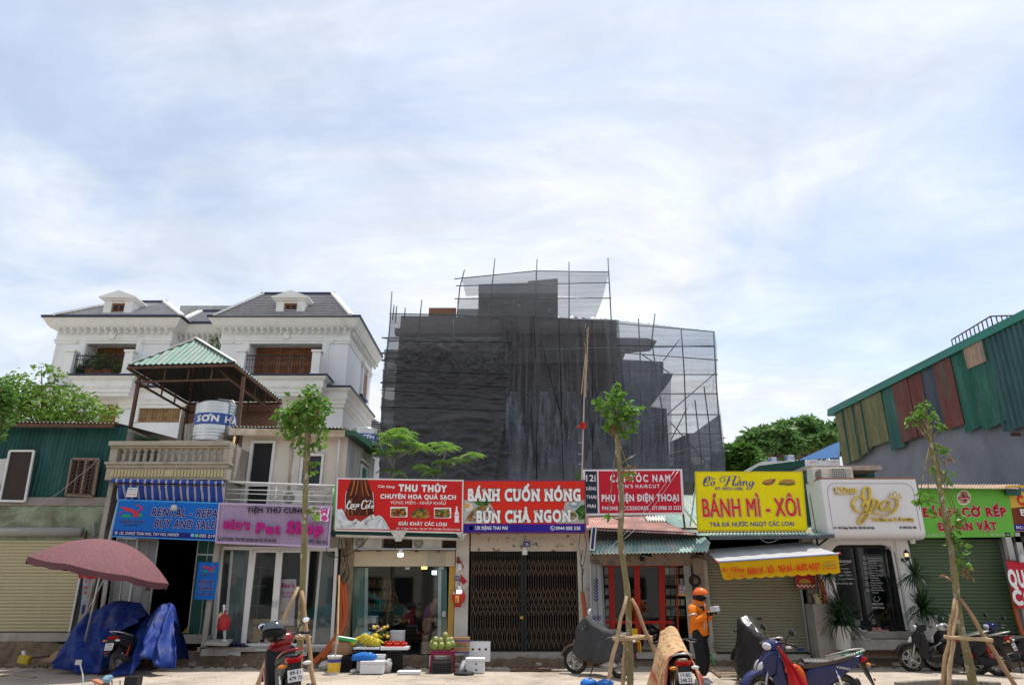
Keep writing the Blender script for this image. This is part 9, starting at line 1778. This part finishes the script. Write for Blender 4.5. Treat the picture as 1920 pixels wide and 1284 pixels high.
def hand(c,d,s):
 V=[(*c,.035,.022)];c=Vector(c);d=Vector(d);side=Vector((0,0,1)).cross(d).normalized();mb=MB();mb.ball(c,.038,8,(1.2,.9,.6));
 for k in range(4):
  o=c+side*(.026-.017*k)+d*.03;l=.075-.012*abs(k-1.3);mb.tube([o,o+d*l*.5+Vector((0,0,.006)),o+d*l*.85-Vector((0,0,.02)),o+d*l*.7-Vector((0,0,.04))],[.0095,.009,.0085,.007],7)
 mb.tube([c-side*.02*s,c-side*.045*s+d*.03,c-side*.04*s+d*.06+Vector((0,0,.012))],[.012,.011,.009],7);return mb.build('glove',MS,pe,smooth=True)
hand((.25,.08,1.225),(.8,-.3,.3),1);hand((.28,-.05,1.185),(.85,.2,.15),-1)
hd=MB();hd.ball((.085,0,1.495),.128,20,(1.06,.92,.95));hd.v=[(x,y,max(z,1.485-.12*max(0,(.06-x))))for x,y,z in hd.v];MH=paint('helmet_orange',(.75,.13,.02));h_=hd.build('helmet',MH,pe,smooth=True)
mb=MB();mb.grid(lambda u,v:Vector((.085+math.cos(R(-62+124*u))*(.13+.07*v*math.sin(math.pi*u)**.5),math.sin(R(-62+124*u))*(.118+.01*v),1.487-.035*v)),14,4);mb.build('peak',M_blk,h_,smooth=True,solid=.004,recalc=False)
mb=MB();mb.tube([(.03,.118,1.49),(.06,.09,1.40),(.09,0,1.37),(.06,-.09,1.40),(.03,-.118,1.49)],.007,5);mb.build('chin_strap',M_blk,h_)
mb=MB();mb.ball((.155,0,1.44),.022,8,(1,.8,1.1));mb.ball((.145,0,1.405),.03,8,(.7,1,.5));mb.build('mask',MS,pe,smooth=True)
RS=plain('reflective_grey',(.32,.32,.32),.3)
for s in(1,-1):
 mb=MB();mb.ring((.02,s*.235,1.13),.076,.007,(.3,s*.35,-1),18,4,sx=2.);mb.build('reflective_band',RS,pe);mb=MB();mb.bar((.11,s*.10,1.30),(.0,s*.17,1.36),.03,.012);mb.build('reflective_band',RS,pe)
mb=MB();mb.bar((.15,-.12,.90),(.16,-.11,1.02),.02,.02);mb.build('pocket_zip',RS,pe);mb=MB();mb.bar((.178,.0,.84),(.17,.0,1.2),.012,.012);mb.build('zip',M_blk,pe)
pe.location=(X(1312,1200,14.1),14.1,0);pe.rotation_euler=(0,0,R(-38));pe.scale=(1.1,1.1,1.02)
pc=thing('parcel','small pale parcel wrapped in clear plastic held by the person in orange','parcel',(0,0,0));mb=MB();mb.obox((.35,.0,1.27),(.12,.18,.10),Matrix.Rotation(R(-8),3,'Y'));mb.build('box',mat('grey_wrapped',(.5,.5,.55),.25,.2,9,.1,.3,15),pc,bevel=.012);pc.location=pe.location;pc.rotation_euler=pe.rotation_euler
#  fruit stall 
YS_=15.9
def crate(label,px0,px1,py0,py1,Y,d=.35,m=None,grp='black plastic crates',nx=9,nz=7):
 x0,x1=X(px0,(py0+py1)/2,Y),X(px1,(py0+py1)/2,Y);z1=Z(py0,Y);z0=max(0,Z(py1,Y));t=thing('plastic_crate',label,'crate',((x0+x1)/2,Y,z0),grp);mb=MB();w=.018
 for z in(z0,z1-.03):mb.box(x0,x1,Y,Y+w,z,z+.03).box(x0,x1,Y+d-w,Y+d,z,z+.03).box(x0,x0+w,Y+w,Y+d-w,z,z+.03).box(x1-w,x1,Y+w,Y+d-w,z,z+.03)
 mb.build('rim',m or M_blk,t);mb=MB()
 for i in range(nx+1):x=x0+(x1-x0-.012)*i/nx;mb.box(x,x+.012,Y+.003,Y+.012,z0+.03,z1-.03)
 for i in range(nz):z=z0+(z1-z0)*(i+.5)/nz;mb.box(x0,x1,Y+.013,Y+.02,z,z+.009).box(x0,x0+.01,Y+.02,Y+d,z,z+.01).box(x1-.01,x1,Y+.02,Y+d,z,z+.01)
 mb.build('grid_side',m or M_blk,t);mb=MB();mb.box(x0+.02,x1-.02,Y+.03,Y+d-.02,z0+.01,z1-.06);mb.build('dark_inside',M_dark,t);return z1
crate('small black crate between the paint bucket and the foam box',636,660,1230,1258,YS_,);z1=crate('tall black crate under the banana tray',661,720,1217,1258,YS_+.1);crate('tall black crate under the tomato tray',724,752,1218,1258,YS_);crate('grey-black crate standing under the maroon stool',810,847,1238,1263,YS_-.35,.3,mat('grey_crate',(.06,.06,.06),.6),nx=8,nz=6)
FO=mat('white_foam',(.66,.66,.67),.75,.05,8,.04,.15,60)
def foam(label,px0,px1,py0,py1,Y,d,lid=True,cat='foam box',m=FO,grp='white foam boxes at the fruit stall',rot=0,name='foam_box'):
 x0,x1=X(px0,(py0+py1)/2,Y),X(px1,(py0+py1)/2,Y);z1=Z(py0,Y);z0=max(0.003,Z(py1,Y));t=thing(name,label,cat,((x0+x1)/2,Y,z0),grp);mb=MB();k=(z1-z0)*.22 if lid else 0;mb.box(x0,x1,Y,Y+d,z0,z1-k);mb.build('box',m,t,bevel=.008)
 if lid:mb=MB();mb.box(x0-.006,x1+.006,Y-.006,Y+d+.006,z1-k+.003,z1);mb.build('lid',m,t,bevel=.006)
 return t,(x0+x1)/2,z1,x0,x1,z0
foam('white foam box in front with crisp edges under the blue plastic',675,718,1239,1263,YS_-.45,.3);foam('larger white foam box behind, half covered by blue plastic',669,721,1226,1258,YS_-.1,.1)
foam('white foam lid lying flat on the street',744,787,1258,1264,YS_-.5,.28,False);t,cx,z,a,b,c=foam('lower white foam box with round holes by the pillar',873,908,1234,1262,YS_-.35,.35);
for px,py in((893,1244),(893,1255),(874,1256)):flatcirc(px,py,1.6,1.8,YS_-.35,M_dark,t,'hole',.009)
t,cx,z,a,b,c=foam('upper open white foam box with three holes leaning at the gate',879,919,1203,1240,YS_+.25,.35,False);
for px in(887,899,911):flatcirc(px,1216.5,2.2,2,YS_+.25,M_dark,t,'hole',.009)
foam('white picnic foam box with red tape behind the fruit trays',731,756,1182,1201,YS_+.5,.3);foam('tipped white foam box inside the glass front',684,705,1154,1168,17.9,.3);foam('sheet of white foam leaning under the stool',805,837,1229,1249,YS_+.1,.04,False)
def tray(label,px0,px1,py0,py1,Y,d,m,cat='tray'):t,_,z,a,b,_2=foam(label,px0,px1,py0,py1,Y,d,False,cat,m,None,name='tray');return z,a,b
z,a,b=tray('white tray of bananas',662,711,1213,1217,YS_,.45,FO);FR=mat('banana_yellow',(.62,.48,.04),.5,.12,6,.08,.05,20,col2=(.35,.42,.05),c2s=3)
for h in range(7):
 g=random.Random(h);t=thing('banana_bunch',['greenish banana hand at the left end of the tray','banana hand lying second from the left','banana hand in the middle front of the tray','upright banana hand behind the middle one','banana hand right of the middle with its dark stem','tall banana hand at the right','banana hand at the right end of the tray'][h],'bananas',(a+.06+h*(b-a-.1)/7,YS_+.15,z),'banana bunches on the tray');c0=Vector((a+.08+h*(b-a-.12)/6.4,YS_+.12+.12*(h%2),z+.16+.05*(h%3)))
 for k in range(6):
  an=-2.6+k*.42+g.uniform(-.1,.1)if h>1 else-2.9+k*.12;L_=.17;mb=MB();pts=[c0+Vector((math.cos(an)*L_*q*1.05,-.06-.05*math.sin(q*3)+.012*k,math.sin(an)*L_*q-.02*q))for q in(0,.15,.4,.7,.92,1)];pts=[Vector((p.x,p.y,max(p.z,z+.02)))for p in pts];mb.tube(pts,[.007,.015,.02,.02,.013,.005],7);mb.build('banana',FR,t,smooth=True)
z,a,b=tray('white tray with red tomatoes',713,765,1212,1218,YS_-.03,.4,FO);mb=MB();mb.box(a+.06,b-.1,YS_,YS_+.32,z+.002,z+.02);tag(mb.build('red_tray_liner',T_red,None),'red liner under the tomatoes','liner')
TM=mat('tomato_red',(.5,.04,.015),.25,.2,5,bump=0);k=0
for r_ in range(4):
 for c_ in range(9-r_%2):
  k+=1;mb=MB();rr_=.029*rnd.uniform(.9,1.1);mb.ball((a+.1+c_*.052+.02*(r_%2)-(.0),YS_+.05+r_*.065,z+.045+(.035 if(c_+r_)%3==0 else 0)),rr_,9,(1,1,.88));tag(mb.build('tomato',TM,None,smooth=True),'ripe red tomato heaped on the white tray','tomato','tomatoes heaped on the tray')
st=thing('plastic_stool','maroon plastic stool carrying the green coconuts','stool',P(830,1262,YS_-.2));Yst=YS_-.25;x0,x1=X(806,1240,Yst),X(851,1240,Yst);zt=Z(1219,Yst);MM=plain('maroon_plastic',(.22,.02,.06),.35)
mb=MB();mb.box(x0,x1,Yst,Yst+.38,zt-.035,zt);mb.build('seat',MM,st,bevel=.015)
for sx in(0,1):
 for sy in(0,1):mb=MB();px_=x0+.03 if not sx else x1-.03;mb.bar((px_+(.02 if sx else-.02),Yst+.04+sy*.3,0),(px_,Yst+.04+sy*.3,zt-.036),.04,.04);mb.build('leg',MM,st)
mb=MB();mb.box(x0+.05,x1-.05,Yst+.01,Yst+.03,zt-.09,zt-.037);mb.build('apron',MM,st)
CO=mat('coconut_green',(.14,.2,.035),.45,.2,4,.1,.1,20,col2=(.24,.25,.07),c2s=3);CT=plain('coconut_cut',(.55,.45,.28),.8)
for(px,py,dy,l)in((816,1212,.0,'front-left coconut of the bottom row'),(828,1212,.0,'second coconut of the front row'),(841,1211,.0,'third coconut of the front row'),(811,1208,.16,'coconut at the back left of the pile'),(848,1209,.16,'coconut at the back right of the pile'),(817,1201,.1,'left coconut of the middle layer'),(827,1203,.08,'centre coconut of the middle layer'),(838,1202,.1,'right coconut of the middle layer'),(845,1202,.2,'coconut tucked behind the middle layer at right'),(835,1193,.12,'single coconut on top of the pile')):
 c=P(px,py,Yst+.08+dy);t=thing('coconut',l,'coconut',c,'green coconuts on the stool');mb=MB();mb.ball(c,.075,12,(1,1,1.1));mb.build('husk',CO,t,smooth=True);mb=MB();mb.lathe([(.045,0),(.028,.022),(.026,.022)],c+Vector((0,0,.066)),10);mb.build('cut_top',CT,t)
t,cx,z,a,b,_=foam('brown printed fruit carton behind the coconuts',847,880,1194,1222,YS_+.15,.3,False,'carton',mat('cardboard',(.36,.22,.12),.85,.1,4),None,name='cardboard_box')
text('VIỆN PHÚC',857,1211,875,1212,4,YS_+.15,plain('print_green',(.03,.25,.12)),t,off=.04);text('Trái Cây Sạch',857,1206,875,1206,2.2,YS_+.15,T_red,t);flatcirc(852,1208.5,3,3.2,YS_+.15,plain('logo_red',(0,0,0)),t,lift=.01);mb=MB();mb.box(a-.002,b+.002,YS_+.146,YS_+.149,z-.08,z-.06);mb.box(a-.002,b+.002,YS_+.146,YS_+.149,z-.31,z-.29);mb.build('blue_stripe',T_nb,t)
foam('brown carton seen inside the fruit shop, with a white basin',802,818,1158,1166,17.9,.3,False,'carton',MATS['cardboard'],None,name='cardboard_box')
bk=thing('paint_bucket','white and yellow paint bucket with a stick in it','bucket',P(624,1262,YS_-.4));c=Vector((X(624,1250,YS_-.4),YS_-.3,0));mb=MB();mb.lathe([(.115,0),(.14,.31),(.15,.31),(.15,.345),(.14,.345),(.13,.3)],c,20,cap=False);mb.build('bucket',mat('white_pot',(0,0,0)),bk,smooth=True);mb=MB();mb.lathe([(.121,.04),(.137,.22)],c,20,cap=False);mb.build('yellow_label',mat('label_yellow',(.7,.45,.03),.5,.1,col2=(.6,.55,.45),c2s=6),bk,smooth=True);mb=MB();mb.lathe([(.138,.222),(.142,.28)],c,20,cap=False);mb.build('blue_label',plain('label_blue',(.06,.07,.25)),bk)
mb=MB();mb.tube([c+Vector((0,0,.1)),c+Vector((.01,.05,.75))],.016,6);tag(mb.build('grey_rod',M_steel,None),'grey rod standing in the paint bucket','rod');mb=MB();mb.tube([c+Vector((.02,.06,.55)),P(636,1078,16.4)],.018,6);tag(mb.build('bamboo_pole',MATS['yellow_bamboo'],None),'bamboo pole rising from the paint bucket','pole')
sk=thing('wrapped_sack','brown bulging parcel wrapped in tape on the small crate','sack',P(641,1229,YS_));mb=MB();c=P(643,1214,YS_+.15);mb.grid(lambda u,v:c+Vector((math.cos(u*6.283)*abs(math.sin(v*3.1415))**.6*.24*(1+.12*noise.noise(Vector((u*6,v*5,1)))),math.sin(u*6.283)*abs(math.sin(v*3.1415))**.6*.2,math.cos(v*3.1416)*.17+.02*noise.noise(Vector((u*7,v*6,4))))),26,16);mb.build('sack',mat('brown_wrap',(.3,.18,.1),.35,.2,5,.1,.5,10),sk,smooth=True,recalc=False)
mb=MB();c=P(651,1197,YS_+.1);mb.obox(c,(.42,.28,.05),Matrix.Rotation(R(8),3,'Y'));o=mb.build('flat_box',[FO],None,bevel=.008);tag(o,'white box with green edge lying on the brown sack','box');mb=MB();mb.obox(c-Vector((0,.143,0)),(.43,.006,.055),Matrix.Rotation(R(8),3,'Y'));mb.build('green_edge',plain('edge_green',(.03,.4,.12)),o)
def crumple(label,px,py,Y,rx,rz,m,cat,name,seed=1,ry=.12,z=None):
 c=P(px,py,Y);mb=MB();mb.grid(lambda u,v:c+Vector((math.cos(u*6.283)*math.sin(v*3.1416)*rx,math.sin(u*6.283)*math.sin(v*3.1416)*ry,math.cos(v*3.1416)*rz))*1+Vector((0,-.03,.0))*0+Vector((1,.6,1))*(.28*rz*noise.noise(Vector((u*9+seed,v*7,seed)))),24,14);return tag(mb.build(name,m,None,smooth=False,recalc=False),label,cat)
MBl=mat('blue_film',(.03,.2,.6),.25,.2,5,.1,.5,12,backlit=.3)
crumple('crumpled blue plastic film on the foam box',683,1231,YS_-.25,.26,.09,MBl,'plastic film','plastic_film',1);crumple('blue knotted plastic bag at the lower edge below the barber shop',1104,1280,12.6,.14,.07,MBl,'bag','plastic_bag',2);crumple('second blue plastic bag at the lower edge, nearer the tree stake',1134,1281,12.5,.14,.06,MBl,'bag','plastic_bag',3)
crumple('crumpled translucent bag beside the tall crate',727,1249,YS_-.1,.09,.14,mat('clear_film',(.45,.43,.4),.3,.2,5,.1,.5,12),'bag','plastic_bag',4);crumple('blue net bag of green fruit behind the bananas',689,1193,YS_+.3,.18,.1,mat('blue_mesh',(.12,.22,.25),.6),'bag','fruit_bag',5);crumple('grey plastic sheet by the conduit ends',612,1247,16.3,.16,.09,MATS['clear_film'],'bag','plastic_bag',6);crumple('small clear bottle lying by the foam boxes',663,1257,YS_-.3,.07,.04,MATS['clear_film'],'bottle','bottle',7)
fl_=thing('flower_bouquet','bouquet of white and yellow flowers in clear wrap behind the bananas','flowers',P(715,1200,YS_+.4));leafcloud('leaves',LF_dark,fl_,[(P(714,1192,YS_+.35),(.2,.12,.17))],220,.1,9);mb=MB()
for i in range(34):g=random.Random(i);c=P(714+g.uniform(-14,14),1180+g.uniform(-9,14),YS_+.3+g.uniform(-.12,.1));mb.ball(c,.02+.012*(i%3),7,(1,1,.8),mi=i%2)
mb.build('blossoms',[plain('flower_yellow',(.65,.45,.08)),plain('flower_white',(.6,.58,.6))],fl_,smooth=True,kind='stuff')
gp=thing('grey_pipe_piece','short grey pipe leaning beside the lower foam box','pipe',P(866,1258,YS_));mb=MB();mb.tube([P(864,1258,YS_-.3),P(872,1236,YS_+.2)],.055,10);mb.build('pipe',mat('grey_pvc',(.3,.31,.33),.5),gp,smooth=True)
mb=MB();mb.lathe([(.2,0),(.205,.02),(.2,.05),(.15,.052)],Vector((X(870,1260,YS_-.5),YS_-.5,0)),20);tag(mb.build('rubber_disc',M_tyre,None),'round black rubber disc on the street by the foam box','disc')
for i,(a,b,m,l)in enumerate((((957,1251),(1050,1250),'board_red','topmost reddish plank of the pile before the gate'),((965,1256),(1034,1257),'board_red','middle reddish plank of the pile before the gate'),((957,1258),(1048,1262),'board_dark','lowest dark plank of the pile before the gate'))):
 mb=MB();mb.bar(P(*a,16.3-.15*i)+Vector((0,0,.02)),P(*b,16.3-.15*i)+Vector((0,0,.02)),.12,.035);tag(mb.build('plank',mat(m,(.17,.09,.06)if i<2 else(.08,.05,.035),.85,.2,6),None),l,'plank','planks before the folding gate')
pa=thing('wooden_pallet','flat pallet of thin pale slats on the ground behind the blue motorbike','pallet',P(1360,1262,16.2))
for k in range(6):mb=MB();mb.bar(G(1322+k*6,1250+k*3.4,.05),G(1388+k*4,1252+k*3.2,.05),.07,.02);mb.build('slat',mat('pale_slat',(.38,.3,.21),.85,.2,6),pa)
mb=MB();mb.bar(G(1328,1250,.02),G(1350,1268,.02),.05,.04);mb.bar(G(1372,1252,.02),G(1398,1268,.02),.05,.04);mb.build('bearer',M_stk,pa)
mb=MB();mb.tube([P(1332,1225,17.0),P(1340,1245,16.9),P(1352,1258,16.7),P(1372,1256,16.7),P(1382,1243,16.7),P(1398,1238,16.8),P(1410,1245,16.8)],.02,7);tag(mb.build('garden_hose',plain('hose_green',(.03,.35,.08)),None,smooth=True),'bright green hose arching behind the pallet','hose')
ml=thing('mallet','wooden mallet with long handle lying on the street at the left','mallet',G(25,1242));c=G(20,1246);mb=MB();mb.lathe([(.1,-.13),(.11,-.1),(.11,.1),(.1,.13)],c+Vector((0,0,.11)),14,rot=Matrix.Rotation(R(80),3,'Y')@Matrix.Rotation(R(20),3,'X'));mb.build('head',mat('old_wood_grey',(.28,.22,.16),.85,.2),ml,smooth=True);mb=MB();mb.tube([c+Vector((.1,0,.12)),P(92,1229,15.7)],.022,7);mb.build('handle',M_iron,ml)
yj=thing('yellow_jug','dirty yellow plastic can lying beside the mallet','can',G(47,1240));mb=MB();c=P(47,1236,16.0);mb.obox(c,(.24,.14,.17),Matrix.Rotation(.2,3,'Y'));mb.build('body',mat('dirty_yellow',(.42,.3,.03),.5,.2,6),yj,bevel=.03);mb=MB();mb.tube([c+Vector((-.03,0,.07)),c+Vector((-.08,0,.17))],.035,8);mb.build('neck',M_plate,yj)
cb_=MB();cb_.add([P(75,1240,16.3),P(108,1219,16.6),P(116,1226,16.5),P(110,1240,16.3)],[(0,1,2,3)]);tag(cb_.build('cardboard_piece',MATS['cardboard'],None,solid=.01),'flat torn cardboard piece on the rubble','cardboard')
for i,(a,b)in enumerate((((30,1263),(66,1268)),((0,1266),(15,1265)))):mb=MB();mb.bar(G(*a,.015),G(*b,.015),.09,.02);tag(mb.build('board_piece',mat('pale_slat',(0,0,0)),None),['pale board lying on the street at the left','board end poking in at the left edge'][i],'board')
sp_=thing('low_stall_legs','low folding table and small items at the bottom edge before the tarpaulin','table',(X(215,1284,12.6),12.6,0));mb=MB()
for px in(178,204,210,225):mb.tube([P(px,1300,12.6),P(px,1275,12.6)],.012,5)
mb.build('leg',M_steel,sp_,kind='stuff');mb=MB();mb.bar(P(177,1274,12.6),P(200,1284,12.5),.12,.03);mb.build('red_top',mat('old_red',(.4,.17,.1),.7),sp_);
crumple('pale blue rag on the low table',202,1272,12.5,.06,.06,mat('pale_blue_rag',(.2,.33,.45),.7),'rag','rag',8);foam('dark grey tub at the bottom edge',232,256,1268,1290,12.6,.2,False,'tub',M_blk,None,name='tub')
mb=MB();mb.tube([G(157,1290),P(155,1262,13.5),P(150,1243,13.5)],.012,5);c=P(148,1241,13.5);mb.box(c.x-.06,c.x+.04,c.y-.01,c.y+.02,c.z-.04,c.z+.04);tag(mb.build('metal_bracket',M_steel,None),'upright bent metal strip with square tab on the street','bracket')
for i in range(26):
 g=random.Random(i+70);px=g.uniform(1585,1700)if i<10 else g.uniform(100,1900);c=G(px,g.uniform(1242,1250),.05);s_=g.uniform(.08,.2);mb=MB();mb.obox(c,(s_,s_*.8,s_*.5),Matrix.Rotation(g.uniform(0,3),3,'Z')@Matrix.Rotation(g.uniform(-.4,.4),3,'X'));tag(mb.build('rubble_block',M_conc,None,bevel=.012),'rough grey concrete chunk lying along the foot of the earth bank','rubble','rubble chunks along the bank')
for i in range(15):px=1690+i*12+(i>3)*6;mb=MB();c=G(px,1283-2.5*math.sin(i/14*3.14)*2,.045);mb.obox(c,(.2,.1,.09),Matrix.Rotation(rnd.uniform(-.25,.25),3,'Z'));tag(mb.build('paving_brick',mat('grey_brick',(.2,.185,.16),.9,.15),None,bevel=.008),'grey brick in the loose ring around the leaning tree','brick','bricks around the right-hand tree')
ch=thing('yellow_chair','small yellow plastic chair inside the barber doorway','chair',P(1194,1220,17.1));YC=plain('chair_yellow',(.65,.4,.01),.35);zc_=Z(1221,YD);a,b=X(1184,1200,17.25),X(1198,1200,17.25)
mb=MB();mb.box(a,b,17.35,17.38,zc_+.27,zc_+.5);mb.build('backrest',YC,ch,bevel=.01);mb=MB();mb.box(a,b,17.1,17.345,zc_+.23,zc_+.26);mb.build('seat',YC,ch)
for sx in(a,b):
 for y in(17.1,17.36):mb=MB();mb.bar((sx,y,zc_),(sx,y,zc_+.228),.025);mb.build('leg',YC,ch)
wb=MB();wb.lathe([(.1,0),(.13,.28),(.14,.28),(.12,.27)],Vector((X(1337,1220,16.9),17.25,Z(1225,YD))),16);tag(wb.build('white_bucket',mat('white_pot',(0,0,0)),None,smooth=True),'white bucket on the threshold behind the person in orange','bucket')
mb=MB();mb.ball(P(1187,1135,17.9),.12,12,(1,.9,.9));tag(mb.build('orange_helmet',MH,None,smooth=True),'orange helmet glimpsed behind the red-framed barber door','helmet')
p2=thing('person','dark-haired person in a purple top bending behind the fruit shop glass','person',(0,0,0));skin('body',[(0,0,.85,.14),(.02,0,1.1,.15),(.1,0,1.3,.12),(.2,0,1.40,.06),(.27,0,1.46,.09),(.06,.2,1.22,.06),(.2,.22,1.0,.045),(.38,.1,.95,.04),(0,.09,.45,.09),(0,.09,.05,.06),(0,-.09,.45,.09),(0,-.09,.05,.06)],[(0,1),(1,2),(2,3),(3,4),(2,5),(5,6),(6,7),(0,8),(8,9),(0,10),(10,11)],mat('skin_tone',(.3,.17,.11),.6),p2);skin('top',[(0,0,.82,.16),(.02,0,1.1,.17),(.09,0,1.29,.14),(.06,.2,1.22,.075)],[(0,1),(1,2),(2,3)],mat('purple_cloth',(.14,.04,.13),.8),p2);mb=MB();mb.ball((.26,0,1.52),.115,12,(1.05,.95,.85));mb.build('hair',MS,p2,smooth=True);p2.location=(X(803,1170,18.2),18.2,Z(1230,YD)-.2);p2.rotation_euler=(0,0,R(-20))
#  far side of the street, seen only as reflections in the shop glass 
for i,(x,w,h,c,l)in enumerate(((-22,9,7,(.3,.3,.3),'grey house across the street'),(-12.5,7,9,(.42,.38,.3),'beige house across the street'),(-4.5,7,6.5,(.12,.2,.35),'blue house across the street'),(4,8,8.5,(.35,.33,.32),'pale brown house across the street'),(13,8,7,(.3,.22,.18),'brick-brown house across the street'),(22,8,9,(.4,.4,.38),'off-white house across the street'))):
 t=thing('opposite_house',l,'building',(x+w/2,-12,0));mb=MB();mb.box(x,x+w-.3,-20,-12,0,h);mb.build('wall',plain('opp_%d'%i,c,.8),t)
 for r_ in range(int(h/3)):
  for k in range(3):mb=MB();mb.box(x+.8+k*(w-1)/3,x+2.2+k*(w-1)/3,-12,-11.95,r_*3+.8,r_*3+2.4);mb.build('window',M_glassd,t)
ca=thing('parked_car','teal taxi parked beside the camera, reflected in the shop glass','car',(-7.6,-1.6,0));TL=paint('teal_paint',(.0,.22,.25));mb=MB();mb.slab([(-9.8,.3),(-9.85,.75),(-8.9,.9),(-8.2,1.4),(-6.9,1.42),(-6.1,.95),(-5.4,.8),(-5.35,.35)],.85,.05,yc=-1.6);smooth_auto(mb.build('body',TL,ca),35);mb=MB();mb.prism([(-8.65,.92),(-8.1,1.33),(-6.95,1.35),(-6.35,.95)],-2.4,-.74);mb.build('window',M_glassd,ca)
for x in(-9,-6.2):
 for y in(-.8,-2.4):mb=MB();mb.ring((x,y,.32),.24,.08,(0,1,0),20,8);mb.build('wheel',M_tyre,ca,smooth=True)
